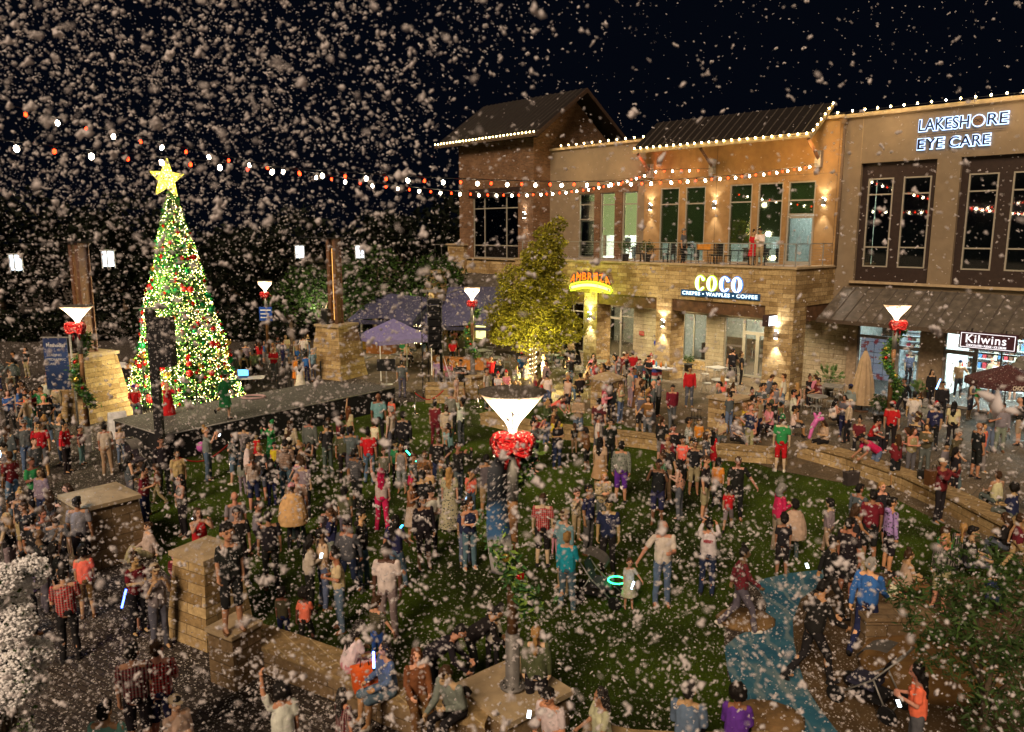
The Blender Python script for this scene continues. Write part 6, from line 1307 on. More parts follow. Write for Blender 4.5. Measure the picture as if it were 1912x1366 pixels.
CN = dict(t='tee', l='long-sleeved top', n='sleeveless top', h='hoodie', d='dress', P='poncho'); BN = dict(p='trousers', s='shorts', k='skirt', w='wide trousers', g='long skirt')
HN = dict(s='short %s hair', l='long %s hair', b='%s hair in a bun', y='%s ponytail', a='big curly %s hair', k='%s cap', B='%s beanie', S='red santa hat', H='%s hood', T='green elf hat'); HN['0'] = 'bald head'
AN = dict(stand='standing', ease='hand on hip', phone='looking at hands', photo='taking a photo', cross='arms folded', up='one arm raised', up2='both arms raised', walk='walking', run='skipping', carry='one arm bent', out='reaching out', hold='reaching sideways', push='pushing', bend='bending', sit='sitting', sitphone='sitting head down', sitlean='sitting leaning forward', face='hands to face', ground='sitting on the ground')
USED = set(); PEOPLE = []
def head_top(pose): return {'si': 1.285, 'gr': .93, 'bd': 1.20}.get(POSE[pose][2], 1.725)
def person(px, py, z, pose, sex, rot, h, top, tc, bot, bc, hair, hc, sk, label=None, where=None, auto=False, pat='', grp='people in the crowd', shoe=None, hatc=None, pos=None, mass=False):
    s = h/1.72*(1.0 if sex != 'c' else .97); ht = head_top(pose)*s; p = gp(px, py, z+ht) if pos is None else Vector(pos); p.z = z
    if label is None:
        w_ = where or min(LM, key=lambda L: (L[0][0]-px)**2+(1.6*(L[0][1]-py))**2)[1]; who = {'m': 'man', 'f': 'woman', 'c': 'child'}[sex]
        tcol = {'': '', '#': 'striped ', '%': 'plaid ', '*': 'patterned '}[pat]+tc; hh = HN[hair].replace('%s', str(hatc if hair in 'kBH' and hatc else hc)).replace('snowy', 'foam-flecked').replace('pinkhair', 'pink')
        opts = ['%s in %s %s, %s, %s' % (who, tcol, CN[top], hh, w_), '%s in %s %s and %s %s, %s' % (who, tcol, CN[top], bc, BN[bot], w_), '%s in %s %s, %s, %s, %s' % (who, tcol, CN[top], hh, AN[pose], w_), '%s in %s %s and %s %s, %s, %s' % (who, tcol, CN[top], bc, BN[bot], AN[pose], w_)]
        label = None
        for q in opts:
            if q not in USED and len(q.split()) <= 16: label = q; break
        if label is None:
            if auto: return None
            print('DUP', opts[0]); label = opts[0]
    USED.add(label)
    if mass:
        t = None; LOD[0] = 2.3; MX = Matrix.LocRotScale(p, Euler((0, 0, R(rot)-math.atan2(p.x, p.y))), (s,)*3)
    else: LOD[0] = 1.0; t = thing('person', label, 'person', p, R(rot)+(-math.atan2(p.x, p.y)), grp); t.scale = (s,)*3
    def part(nm, me, col, mt=None):
        if mass:
            n = len(me.vertices); co = np.empty(n*3, np.float32); me.vertices.foreach_get('co', co); Mn = np.array(MX, np.float32); co = co.reshape(-1, 3) @ Mn[:3, :3].T+Mn[:3, 3]
            nl = len(me.loops); li = np.empty(nl, np.int32); me.loops.foreach_get('vertex_index', li); ls = np.empty(len(me.polygons), np.int32); me.polygons.foreach_get('loop_start', ls); MASS.append((co, li, ls, col)); return
        o = link(nm, me, t); o.color = (*col, 1)
        if mt and mt is not me.materials[0]:
            o.material_slots[0].link = 'OBJECT'; o.material_slots[0].material = mt
        return o
    jit = lambda c: tuple(max(0, v*random.uniform(.85, 1.15)) for v in c)
    part('body', body_mesh(pose, sex), jit(SKIN[sk-1])); part('dress' if top == 'd' else 'shirt', shirt_mesh(pose, sex, top), jit(CL[tc]), PAT_[pat])
    part('skirt' if bot in 'kg' else ('shorts' if bot == 's' else 'trousers'), bottom_mesh(pose, sex, bot), jit(CL[bc]), PAT_[pat] if top == 'd' else None)
    sc_ = CL[shoe or random.choice(('black', 'black', 'white', 'grey', 'brown'))]
    for nm_, s_ in (('R', -1), ('L', 1)): part('shoe', shoe_mesh(pose, sex, nm_, s_), sc_)
    if hair in 'kBSHT':
        part('hair', hair_mesh(pose, sex, 's'), HC[hc] if hc in HC else HC['black'])
        if hair == 'S': part('hat', hair_mesh(pose, sex, 'S'), CL['red']); part('hat_trim', hair_mesh(pose, sex, 'T'), CL['white'])
        elif hair == 'T': part('hat', hair_mesh(pose, sex, 'S'), CL['green']); part('hat_trim', hair_mesh(pose, sex, 'T'), CL['white'])
        else: part('hood' if hair == 'H' else 'cap', hair_mesh(pose, sex, hair), CL[hatc or 'black'])
    elif hair != '0': part('hair', hair_mesh(pose, sex, hair), HC[hc], M_HSNOW if hc == 'snowy' else None)
    PEOPLE.append((px, py, p.x, p.y)); LOD[0] = 1.0
    return t or True
def hand(t, pose, sex, side='L'):
    J = pose_joints(pose, sex); bpy.context.view_layer.update(); return t.matrix_world @ (J['hn'+side]+J['fd'+side]*.02)
random.seed(99)
PP = []
def A(*a, **k): PP.append((a, k))
# (head-top place in the photograph, ground height) pose, build, facing, height, clothes, hair, skin
A(424,984,1.0,'stand','c',15,1.86,'t','black','s','black','s','black',2,'boy in black printed tee and black shorts standing on the end of the seat wall')
A(369,949,0,'photo','f',20,1.66,'n','red','p','slate','l','brown',2,'woman in red sleeveless top holding up a phone behind the tall tapered pier')
A(327,1028,0,'phone','c',-20,1.3,'t','maroon','p','black','s','black',2)
A(248,1034,0,'phone','f',30,1.6,'t','maroon','p','black','b','brown',2); A(258,1072,0,'stand','c',40,1.15,'t','green','s','black','s','black',2); A(288,1053,0,'face','f',20,1.65,'t','grey','p','slate','k','brown',2,hatc='beige')
A(246,1203,0,'stand','m',170,1.75,'t','maroon','s','black','s','black',2,pat='%'); A(292,1196,0,'carry','m',165,1.72,'t','red','s','navy','s','brown',2,pat='%')
A(195,1312,0,'stand','m',150,1.7,'t','teal','p','black','s','black',2); A(327,1300,0,'carry','f',30,1.55,'l','cream','k','red','k','black',1,hatc='cream')
A(524,1276,0,'up','f',190,1.62,'t','white','p','denim','a','black',2,'woman in white tee seen from behind with one hand raised, lower left paving')
A(143,928,0,'stand','m',160,1.78,'t','grey','s','black','s','black',3); A(153,1022,0,'stand','c',170,1.5,'t','coral','s','brown','s','black',2); A(101,958,0,'stand','m',175,1.72,'t','slate','s','black','s','brown',2); A(116,1063,0,'phone','m',180,1.7,'t','red','p','black','s','black',2,pat='%')
A(103,1010,0,'stand','f',90,1.6,'t','black','p','black','l','black',2); A(45,1035,0,'cross','f',120,1.6,'l','lilac','p','black','b','black',2); A(60,960,0,'stand','m',150,1.7,'t','black','s','slate','s','black',3)
A(272,975,0,'ground','f',-70,1.6,'l','cream','p','cream','s','brown',1,'person in pale clothes lounging on the grass right of the squat pier')
A(441,949,0,'stand','m',10,1.76,'t','black','p','black','s','black',2); A(544,902,0,'stand','f',175,1.62,'P','peach','p','black','B','brown',2,'person in a peach poncho and pink knitted hat seen from behind',hatc='pink')
A(553,883,0,'stand','m',160,1.74,'t','khaki','p','slate','0','brown',2); A(478,939,0,'walk','c',60,1.4,'t','grey','p','black','s','black',2); A(437,918,0,'stand','m',200,1.7,'t','grey','s','black','0','grey',2)
A(574,999,0,'phone','f',100,1.62,'l','cream','p','black','l','black',3); A(630,1024,0,'phone','f',-80,1.66,'t','cream','p','denim','b','black',3,'woman in cream cropped top and blue jeans looking left, upper lawn by the wall'); A(600,986,0,'stand','m',110,1.7,'t','cream','p','denim','s','black',4)
A(526,1100,0,'stand','c',160,1.15,'t','olive','p','navy','s','black',4); A(567,1104,0,'walk','c',150,1.2,'t','coral','p','black','a','black',5,'small child in bright coral tee and black trousers behind the seat wall')
A(721,1016,0,'stand','m',-12,1.86,'t','white','p','grey','s','black',5,'tall man in white tee and grey joggers standing on the lawn'); A(702,1119,0,'hold','c',140,1.3,'t','olive','p','blue','s','brown',2,'boy in green striped tee and blue trousers before the tall man',pat='#')
A(736,962,0,'walk','f',150,1.7,'t','navy','p','denim','l','black',3); A(611,940,0,'stand','c',170,1.5,'t','black','s','black','s','black',3); A(643,911,0,'stand','c',165,1.5,'t','olive','s','slate','s','black',3); A(500,955,0,'stand','m',190,1.72,'t','black','p','black','k','black',3,hatc='black')
A(646,1161,.13,'sitlean','f',110,1.62,'t','white','k','pink','l','snowy',3,'woman in white top with foam in her long hair sitting on the seat wall'); A(722,1196,.13,'sit','f',-60,1.68,'l','denim','s','denim','l','snowy',2,'woman in denim jacket with foam-flecked long hair on the seat wall'); A(777,1209,.13,'sit','f',10,1.64,'l','brown','k','brown','l','auburn',1,'woman in brown jacket and dress sitting on the seat wall'); A(852,1225,.13,'sitlean','m',-40,1.76,'l','grey','p','black','s','brown',2,'man in grey jacket leaning over a small child on the seat wall')
A(833,1287,0,'bend','c',60,1.05,'t','slate','p','black','s','black',2); A(640,1284,0,'stand','f',120,1.35,'d','maroon','k','maroon','l','snowy',2,'girl in red plaid dress with foam-flecked hair by the seat wall',pat='%')
A(919,1137,0,'face','c',5,1.2,'l','white','p','black','s','black',2,'child in white long-sleeved top with hands at the face, left of the lamp pole'); A(876,1152,0,'bend','f',100,1.62,'l','black','p','black','b','black',2); A(800,1180,0,'bend','m',80,1.7,'l','black','p','black','s','black',2)
A(1002,1168,0,'stand','f',175,1.68,'l','olive','p','black','y','blonde',1,'woman with long blonde ponytail and dark green sweater right of the lamp pole'); A(1034,1276,.13,'sitphone','m',-35,1.7,'t','white','p','black','s','black',2,'person in white tee looking at a lit phone beside the lamp block'); A(1126,1284,.13,'sit','f',-60,1.66,'t','cream','p','denim','l','snowy',3,'woman in cream tee with dark wet hair on the bottom seat wall')
A(1287,1276,.13,'sit','m',170,1.78,'l','denim','p','black','s','black',2,'man in denim shirt seen from behind on the bottom seat wall'); A(1379,1283,.13,'sit','f',175,1.66,'l','purple','p','black','a','black',4,'woman in purple top with big curly black hair on the bottom seat wall')
A(1060,993,0,'carry','f',165,1.66,'l','turquoise','p','denim','s','blonde',1,'woman in turquoise sweatshirt and jeans seen from behind right of the lamp pole',shoe='beige'); A(1054,952,0,'carry','m',-50,1.8,'l','teal','p','khaki','k','brown',1,'man with pale green cap carrying a baby behind the woman in turquoise',hatc='beige'); A(1036,977,.52,'stand','c',20,.72,'t','pink','p','pink','s','brown',1,'baby in pink held by the man with the pale cap')
A(1014,922,0,'stand','m',175,1.72,'t','red','s','black','s','brown',1,pat='%'); A(1127,879,0,'phone','f',15,1.64,'l','beige','p','slate','l','blonde',1,pat='*'); A(1137,932,0,'stand','m',0,1.76,'t','navy','p','black','s','black',2); A(1077,915,0,'face','c',40,1.35,'l','beige','p','khaki','s','brown',1,pat='*'); A(1100,905,0,'stand','m',60,1.7,'t','navy','p','slate','s','black',3)
A(1161,824,0,'stand','m',178,1.78,'l','grey','s','purple','s','black',2,'broad man in mottled grey top and long purple shorts seen from behind',pat='*'); A(1240,972,0,'hold','m',10,1.82,'t','white','p','denim','0','brown',2,'bald man in white tee and jeans holding the hand of a small girl'); A(1176,1045,0,'out','c',10,1.08,'d','mint','k','mint','y','brown',2,'small girl in mint dress holding the bald man\'s hand'); A(1325,969,0,'photo','f',178,1.66,'l','white','p','navy','b','black',2,'woman in white sweatshirt with red lettering seen from behind')
A(1388,1021,0,'walk','f',100,1.7,'l','maroon','p','slate','b','black',4,'woman in dark red patterned top with a backpack walking by the blue path',pat='*'); A(1362,910,0,'walk','c',170,1.2,'t','red','s','grey','s','black',3); A(1379,853,0,'out','m',10,1.72,'t','black','p','black','s','brown',2); A(1342,858,0,'stand','c',175,1.4,'t','orange','p','black','s','black',2)
A(1457,903,0,'phone','f',120,1.68,'l','magenta','w','khaki','H','grey',2,'woman in bright pink coat with a pale grey head scarf on the lawn',hatc='grey'); A(1485,936,0,'stand','c',-160,1.45,'P','beige','p','slate','s','black',2,'child in a pale rain poncho beside the woman in the pink coat'); A(1465,962,0,'stand','c',-170,1.45,'t','black','s','black','s','black',3,shoe='grey')
A(1626,1042,0,'walk','m',160,1.8,'l','blue','p','navy','s','grey',1,'man in bright blue shirt and dark jeans striding beside the stone block'); A(1526,1082,0,'push','m',120,1.86,'l','black','p','black','s','black',2,'big man in black pushing a stroller across the brown paving'); A(1722,1240,0,'phone','f',-80,1.62,'t','coral','p','slate','l','black',2,'woman in coral top with long dark hair reading a lit phone'); A(1631,915,0,'stand','m',-160,1.76,'t','maroon','s','black','s','black',3); A(1589,967,0,'stand','m',150,1.78,'t','black','s','black','s','black',3); A(1555,1000,0,'walk','m',100,1.7,'l','black','p','black','s','black',3)
A(1670,1071,0,'sit','c',60,1.2,'t','white','p','black','s','black',2); A(1696,1027,0,'sit','f',120,1.6,'n','beige','p','brown','b','brown',2); A(1765,988,0,'sit','c',150,1.5,'t','green','p','black','s','brown',2); A(1815,982,0,'sit','m',100,1.72,'t','black','s','slate','s','black',2); A(1860,1060,0,'sit','c',170,1.5,'t','navy','p','black','s','black',2)
A(1788,800,.0,'walk','m',60,1.8,'t','olive','p','slate','s','grey',2,'man in olive tee carrying a bright bag beside the right seat wall'); A(1896,904,.13,'sit','f',-120,1.62,'t','navy','p','slate','a','black',2); A(1866,880,.13,'sit','f',-140,1.62,'n','cream','p','slate','s','brown',2); A(1830,789,0,'stand','m',130,1.76,'t','black','s','black','0','brown',3,'bald man in black tee on the right patio'); A(1641,818,0,'bend','m',-60,1.75,'t','magenta','p','denim','s','black',3,'man in raspberry tee and jeans bending over the right seat wall')
A(1462,777,0,'stand','m',178,1.8,'t','green','s','red','T','brown',1,'person in green shirt, red shorts and green elf hat seen from behind'); A(1439,752,.13,'sit','m',-60,1.74,'t','pink','p','black','s','black',3); A(1483,760,.13,'sit','c',100,1.5,'t','white','s','black','s','black',3); A(1483,727,0,'face','m',90,1.74,'t','white','p','white','s','black',2); A(1542,781,.13,'sitphone','f',-40,1.62,'t','beige','p','black','l','brown',2,'woman in beige tee on the right seat wall holding a pink balloon toy'); A(1587,745,0,'carry','f',-100,1.6,'l','cream','p','black','k','brown',1,hatc='cream')
A(1630,776,.13,'sitlean','f',60,1.6,'t','red','p','black','s','black',2); A(1606,778,.13,'sit','f',0,1.6,'t','maroon','p','black','b','black',2); A(1668,749,0,'stand','m',170,1.76,'t','red','p','black','B','black',2,hatc='red'); A(1709,731,0,'stand','m',175,1.74,'t','white','p','grey','s','black',2); A(1729,744,0,'stand','f',170,1.62,'h','grey','p','slate','H','black',2,hatc='grey'); A(1748,752,0,'stand','m',-160,1.7,'t','navy','p','black','S','black',2); A(1720,761,0,'walk','c',60,1.3,'t','lime','p','black','s','black',2); A(1783,749,0,'stand','f',170,1.68,'t','cream','p','black','l','black',2); A(1762,712,0,'stand','m',0,1.7,'l','black','p','black','s','black',3); A(1741,690,0,'stand','f',30,1.64,'l','black','p','black','l','black',2); A(1690,705,0,'walk','m',-40,1.7,'l','black','p','black','s','black',3)
A(1427,715,0,'stand','m',80,1.78,'t','slate','s','black','s','black',2); A(1447,717,0,'stand','c',20,1.6,'h','grey','p','black','s','black',2); A(1405,725,0,'stand','f',30,1.5,'t','maroon','p','black','b','black',3); A(1512,700,0,'sit','f',40,1.6,'t','black','p','black','b','brown',3); A(1530,705,0,'sit','m',-60,1.7,'t','maroon','p','black','s','black',3)
A(1289,684,0,'stand','m',10,1.8,'l','red','p','slate','s','black',3,'man in red sweater and grey trousers alone on the open patio'); A(1256,718,0,'walk','m',10,1.76,'l','maroon','p','slate','s','black',2); A(1369,650,0,'walk','m',150,1.76,'t','black','p','black','s','black',2); A(1386,657,0,'stand','f',90,1.64,'t','black','p','black','b','brown',2); A(1194,694,0,'cross','f',170,1.7,'n','tan','g','brown','b','brown',3,pat=''); A(1216,723,0,'hold','c',-60,1.5,'t','pink','g','slate','l','brown',2); A(1108,662,0,'hold','c',10,1.5,'t','pink','p','denim','l','black',2); A(1136,671,0,'cross','f',-10,1.62,'t','black','p','black','l','blonde',2)
A(1182,654,0,'stand','m',170,1.78,'t','red','s','khaki','s','black',2); A(1216,662,0,'sit','f',0,1.6,'t','red','p','black','S','brown',1); A(1206,672,0,'sit','c',30,1.4,'l','red','p','red','s','black',1); A(1129,718,0,'phone','f',90,1.62,'l','pink','p','black','l','pinkhair',2); A(1142,716,0,'stand','f',160,1.64,'l','black','p','black','l','black',2); A(1159,713,0,'cross','f',60,1.66,'n','cream','p','denim','s','brown',2)
A(1022,696,0,'out','f',175,1.66,'t','white','s','denim','b','black',2); A(1020,676,0,'stand','c',10,1.4,'t','white','p','black','s','black',2); A(1040,776,0,'phone','f',0,1.6,'t','yellow','p','black','s','black',2); A(1033,742,0,'bend','f',60,1.6,'t','coral','p','slate','y','brown',2); A(1287,779,0,'stand','m',100,1.74,'t','mint','p','olive','s','black',3,pat='*'); A(1306,784,0,'stand','c',0,1.3,'t','orange','s','olive','s','brown',2); A(1275,817,0,'stand','c',0,1.45,'t','coral','p','black','s','black',2); A(1292,822,0,'stand','c',-10,1.3,'t','coral','s','green','s','black',2); A(1321,805,0,'walk','c',60,1.4,'t','white','p','green','y','blonde',1); A(1331,806,0,'stand','c',170,1.3,'d','red','k','red','l','black',1); A(1258,792,0,'stand','m',10,1.72,'l','black','p','black','s','black',2); A(1121,816,0,'stand','f',160,1.66,'t','beige','k','tan','l','black',3); A(1118,772,0,'stand','m',90,1.7,'t','white','s','slate','s','black',3); A(1140,782,0,'stand','m',30,1.7,'t','black','p','black','s','black',2); A(1350,775,0,'sit','f',-30,1.6,'t','beige','p','slate','b','black',3); A(1372,778,0,'sit','f',60,1.6,'t','grey','p','black','b','black',2,pat='*'); A(1400,755,.13,'sit','f',-40,1.66,'l','olive','s','tan','l','black',3,pat='*')
A(706,734,0,'stand','m',170,1.9,'t','teal','p','black','0','black',4,'tall man in pale teal shirt seen from behind at the stage'); A(731,738,0,'stand','f',120,1.7,'t','coral','p','black','s','black',3); A(729,758,0,'stand','m',-120,1.84,'t','cream','p','slate','s','grey',1,'man in cream shirt seen from the side near the stage end'); A(752,768,0,'stand','m',170,1.84,'l','black','p','black','s','black',3); A(699,786,0,'stand','c',150,1.3,'t','white','p','black','s','brown',2); A(687,800,0,'stand','m',165,1.7,'t','red','p','denim','b','black',3,'person in red tee with a bag strap seen from behind before the stage'); A(577,778,0,'stand','m',150,1.78,'l','slate','p','black','s','black',3); A(652,758,0,'up','f',120,1.66,'t','beige','p','denim','l','auburn',2); A(632,773,0,'hold','c',90,1.5,'t','maroon','p','black','s','black',3); A(655,796,0,'stand','m',170,1.76,'t','slate','s','slate','s','black',3); A(640,798,0,'stand','m',175,1.72,'t','olive','p','black','s','black',3)
A(860,742,0,'up2','m',-120,1.76,'t','white','p','slate','s','black',3,'man in white tee lifting a toddler overhead'); A(852,702,1.75,'stand','c',30,.8,'l','cream','p','cream','s','blonde',1,'toddler lifted overhead by the man in the white tee'); A(909,687,0,'stand','m',60,1.78,'t','white','p','slate','s','black',2,pat='%'); A(930,696,0,'sit','f',0,1.5,'t','white','p','red','S','brown',1); A(945,693,0,'sit','f',20,1.5,'t','pink','p','red','S','brown',1); A(812,748,0,'stand','f',170,1.66,'t','maroon','p','maroon','b','black',2); A(833,757,0,'stand','f',175,1.6,'h','cream','p','khaki','s','brown',2); A(843,728,0,'stand','m',0,1.7,'t','grey','p','black','k','black',2,hatc='black'); A(917,664,0,'stand','m',20,1.7,'t','red','p','black','s','black',2); A(932,669,0,'stand','m',-30,1.7,'l','black','p','black','s','black',2)
A(711,873,0,'up','f',175,1.68,'t','cream','w','magenta','l','pinkhair',2,'woman with pink hair, cream top and bright pink trousers'); A(803,908,0,'phone','m',30,1.72,'t','white','p','black','s','black',2); A(790,925,0,'stand','m',20,1.74,'l','black','s','black','s','black',3); A(839,872,0,'stand','f',170,1.68,'d','beige','g','beige','l','blonde',1,'woman with long blonde hair in a patterned long dress',pat='*'); A(769,893,0,'carry','f',60,1.6,'n','brown','k','beige','b','pinkhair',3,pat=''); A(876,931,0,'phone','f',20,1.66,'n','navy','p','denim','b','brown',2); A(908,849,0,'out','m',175,1.74,'t','slate','s','khaki','s','black',3); A(879,878,0,'stand','c',0,1.3,'t','coral','p','denim','s','black',2,'child in coral tee with a glowing blue stick, left of the banner'); A(717,839,0,'stand','c',0,1.35,'t','olive','p','black','s','brown',2,pat='%'); A(739,825,0,'stand','c',10,1.4,'t','green','p','black','s','black',3); A(823,851,0,'stand','m',90,1.76,'t','olive','p','slate','s','black',2); A(798,868,0,'phone','f',-20,1.6,'t','tan','p','black','s','brown',1); A(868,940,0,'stand','c',0,1.5,'t','navy','p','denim','s','black',3)
A(417,695,.96,'run','f',120,1.68,'l','green','k','green','T','brown',1,'performer in green fur-trimmed dress and red tights skipping on the stage'); A(311,713,.5,'photo','f',30,1.66,'d','red','g','red','y','blonde',1,'performer in a red dress trimmed with white beside the loudspeaker'); A(249,718,.2,'sit','m',10,1.7,'t','red','p','slate','k','black',2,'person in red tee and purple cap sitting beside the stage',hatc='purple'); A(220,675,0,'stand','m',170,1.75,'l','black','p','black','s','black',3); A(238,676,0,'stand','f',20,1.7,'l','black','p','black','s','black',2); A(510,647,0,'phone','m',-20,1.78,'t','red','p','slate','0','brown',2); A(475,652,0,'stand','m',175,1.7,'t','white','s','black','s','black',2,pat='#'); A(458,638,0,'stand','m',175,1.74,'t','grey','p','black','s','grey',2); A(455,660,0,'stand','f',150,1.6,'n','black','p','black','b','black',2); A(566,625,0,'stand','m',175,1.74,'t','white','p','slate','s','black',2); A(559,673,0,'stand','f',170,1.62,'d','white','k','white','l','black',2); A(571,659,0,'stand','c',170,1.5,'t','blue','p','navy','s','black',2); A(552,663,0,'stand','f',10,1.55,'n','orange','k','orange','s','black',2); A(583,650,0,'stand','m',40,1.7,'t','teal','p','slate','s','grey',1); A(551,637,0,'stand','f',60,1.62,'t','cream','p','black','l','blonde',1); A(533,655,0,'sit','m',90,1.7,'t','slate','p','black','s','black',2); A(450,650,0,'stand','m',60,1.7,'t','beige','s','khaki','s','black',1)
A(37,710,0,'stand','m',10,1.7,'t','black','p','black','s','black',2); A(17,692,0,'stand','f',40,1.64,'t','grey','p','slate','b','brown',1); A(64,726,0,'phone','f',0,1.6,'t','red','p','black','l','black',2); A(86,705,0,'stand','f',170,1.62,'t','white','p','black','b','blonde',1); A(103,716,0,'carry','f',-40,1.66,'l','beige','p','denim','b','black',1); A(44,784,0,'stand','m',0,1.76,'t','slate','p','denim','k','black',2,hatc='grey'); A(72,787,0,'stand','m',-10,1.74,'t','red','s','slate','s','black',2,pat=''); A(118,787,0,'hold','f',60,1.66,'l','red','p','black','b','black',2); A(194,790,0,'stand','f',175,1.66,'t','cream','p','khaki','b','black',3,'woman in cream tee with a beige backpack seen from behind by the left lamp post'); A(222,794,0,'cross','c',20,1.35,'t','white','p','denim','s','brown',2); A(148,797,0,'stand','c',60,1.3,'t','maroon','p','teal','s','black',2)
A(384,797,0,'photo','f',70,1.68,'t','grey','w','denim','b','blonde',1,'woman in grey tee and pale jeans holding a phone up before the stage'); A(505,788,0,'photo','f',-60,1.5,'l','green','g','green','T','brown',1,'person in green outfit and striped elf hat taking a photo before the stage'); A(461,817,0,'phone','m',80,1.74,'l','white','s','white','s','black',2,'man in all-white clothes standing on the lawn before the stage'); A(478,811,0,'stand','c',-30,1.1,'d','red','k','red','s','black',2); A(512,828,0,'stand','c',0,1.15,'t','yellow','s','black','s','black',2,'toddler in bright yellow tee before the stage'); A(532,815,0,'phone','c',150,1.5,'t','mint','s','navy','s','brown',1); A(542,784,0,'stand','f',150,1.64,'l','beige','p','black','l','brown',2); A(300,815,0,'stand','m',20,1.75,'l','black','p','black','s','black',3); A(330,840,0,'stand','f',10,1.6,'t','tan','s','black','b','black',3)
A(1420,423,5.93,'hips' if 0 else 'phone','m',-30,1.78,'l','white','s','khaki','s','black',2,'man in white sweater and khaki shorts at the balcony railing',pos=fw(onF(1420,440,.9)[0],.9)); A(1408,431,5.93,'stand','f',20,1.66,'d','red','k','red','b','black',2,'woman in red dress on the balcony behind the man in white',pos=fw(onF(1408,440,1.6)[0],1.6)); A(1277,428,5.93,'stand','m',60,1.76,'t','slate','p','black','k','black',3,'man in grey tee and cap on the balcony',hatc='grey',pos=fw(onF(1277,440,1.2)[0],1.2))
A(1778,668,0,'stand','f',100,1.62,'t','cream','p','black','s','blonde',1); A(1794,664,0,'stand','f',120,1.64,'t','red','p','slate','b','black',2); A(1834,649,0,'stand','m',170,1.76,'t','white','p','black','B','black',2,hatc='blue'); A(1826,660,0,'stand','f',-60,1.64,'l','black','p','black','b','black',3); A(1855,655,0,'stand','m',90,1.74,'t','cream','p','slate','k','brown',2,hatc='olive'); A(1877,666,0,'stand','f',120,1.66,'t','white','p','denim','s','black',2); A(1700,655,0,'stand','m',30,1.74,'t','slate','p','black','s','black',2,'person behind the glass door of the chocolate shop')
A(1022,639,0,'sit','f',40,1.62,'t','yellow','p','denim','s','brown',2); A(1038,636,0,'sitlean','m',10,1.74,'t','slate','p','black','s','black',2); A(1054,643,0,'sit','f',-60,1.62,'t','white','p','denim','l','black',2); A(1066,632,0,'sit','f',10,1.62,'t','tan','p','black','b','black',3); A(975,634,0,'sit','m',-30,1.7,'t','grey','p','black','s','black',2); A(1004,655,0,'sit','f',130,1.6,'t','beige','p','black','l','brown',2)
A(818,666,0,'walk','m',170,1.76,'t','lilac','s','grey','s','grey',1,'man in lilac tee beside the open truss tower'); A(837,672,0,'cross','f',10,1.62,'t','pink','p','grey','b','black',3); A(860,671,0,'cross','m',-10,1.78,'t','black','p','black','s','black',2); A(852,677,0,'stand','c',10,1.3,'t','slate','p','black','s','blonde',1); A(868,687,0,'stand','c',0,1.4,'t','black','p','black','s','black',2); A(773,629,0,'sitlean','m',-60,1.7,'t','white','p','slate','k','black',2,hatc='white'); A(731,610,0,'stand','f',20,1.66,'l','maroon','p','black','l','black',2); A(713,609,0,'stand','m',160,1.74,'t','grey','p','black','s','black',2); A(810,627,0,'sit','f',30,1.6,'t','maroon','p','black','l','brown',2); A(845,632,0,'sit','m',0,1.7,'t','red','p','black','s','black',2); A(758,640,0,'sit','f',40,1.6,'t','beige','p','black','s','brown',1); A(750,672,0,'stand','m',170,1.75,'t','slate','p','slate','s','black',2)
for (a, k) in PP: person(*a, **k)
# the rest of the crowd, place by place
def fill(poly, n, seed, seat=0, dark=.6, z=0, rots=None, mind=10, mass=False):
    rnd = random.Random(seed); done = tries = 0
    xs = [p[0] for p in poly]; ys = [p[1] for p in poly]
    def ins(x, y):
        c = False; j = len(poly)-1
        for i in range(len(poly)):
            if (poly[i][1] > y) != (poly[j][1] > y) and x < (poly[j][0]-poly[i][0])*(y-poly[i][1])/(poly[j][1]-poly[i][1])+poly[i][0]: c = not c
            j = i
        return c
    while done < n and tries < 3000:
        tries += 1; x, y = rnd.uniform(min(xs), max(xs)), rnd.uniform(min(ys), max(ys))
        if not ins(x, y): continue
        g = gp(x, y, 1.6); md = mind/14*.62
        if any((g.x-q[2])**2+(g.y-q[3])**2 < md**2 for q in PEOPLE): continue
        sex = rnd.choice('mmfffc'); h = {'m': 1.74, 'f': 1.62, 'c': rnd.uniform(1.0, 1.5)}[sex]; pose = rnd.choice(['stand', 'stand', 'phone', 'phone', 'cross', 'ease', 'walk', 'carry', 'photo', 'out', 'hold']) if rnd.random() > seat else rnd.choice(['sit', 'sitphone', 'sitlean'])
        if sex == 'c': pose = rnd.choice(['stand', 'walk', 'phone', 'out']) if rnd.random() > seat else 'sit'
        tc = rnd.choice(['black', 'black', 'black', 'navy', 'slate', 'slate', 'maroon', 'brown', 'olive', 'grey']) if rnd.random() < dark else rnd.choice(['white', 'cream', 'red', 'pink', 'blue', 'beige', 'coral', 'teal', 'green', 'khaki', 'grey', 'yellow', 'lilac', 'tan'])
        hair = rnd.choice({'m': 'ssssk0', 'f': 'lllbby', 'c': 'sssly'}[sex]); rot = rnd.choice(rots) + rnd.uniform(-35, 35) if rots else rnd.uniform(-180, 180)
        t = person(x, y, z, pose, sex, rot, h, rnd.choice('ttttlhn' if sex != 'm' else 'ttttlh'), tc, rnd.choice('ppps'), rnd.choice(['black', 'black', 'slate', 'denim', 'navy', 'khaki', 'grey']), hair, rnd.choice(['black', 'black', 'brown', 'brown', 'blonde'] if sex == 'f' else ['black', 'black', 'brown']), rnd.choice([1, 2, 2, 2, 3, 3, 4]), auto=not mass, mass=mass, label='far' if mass else None, pat=rnd.choice(['', '', '', '', '#', '%', '*']), hatc=rnd.choice(['black', 'red', 'white', 'navy']))
        if t: done += 1
fill([(0, 880), (110, 860), (180, 850), (130, 900), (90, 1000), (0, 1010)], 9, 3, dark=.85)
fill([(230, 810), (300, 840), (350, 900), (240, 890)], 5, 4, dark=.8)
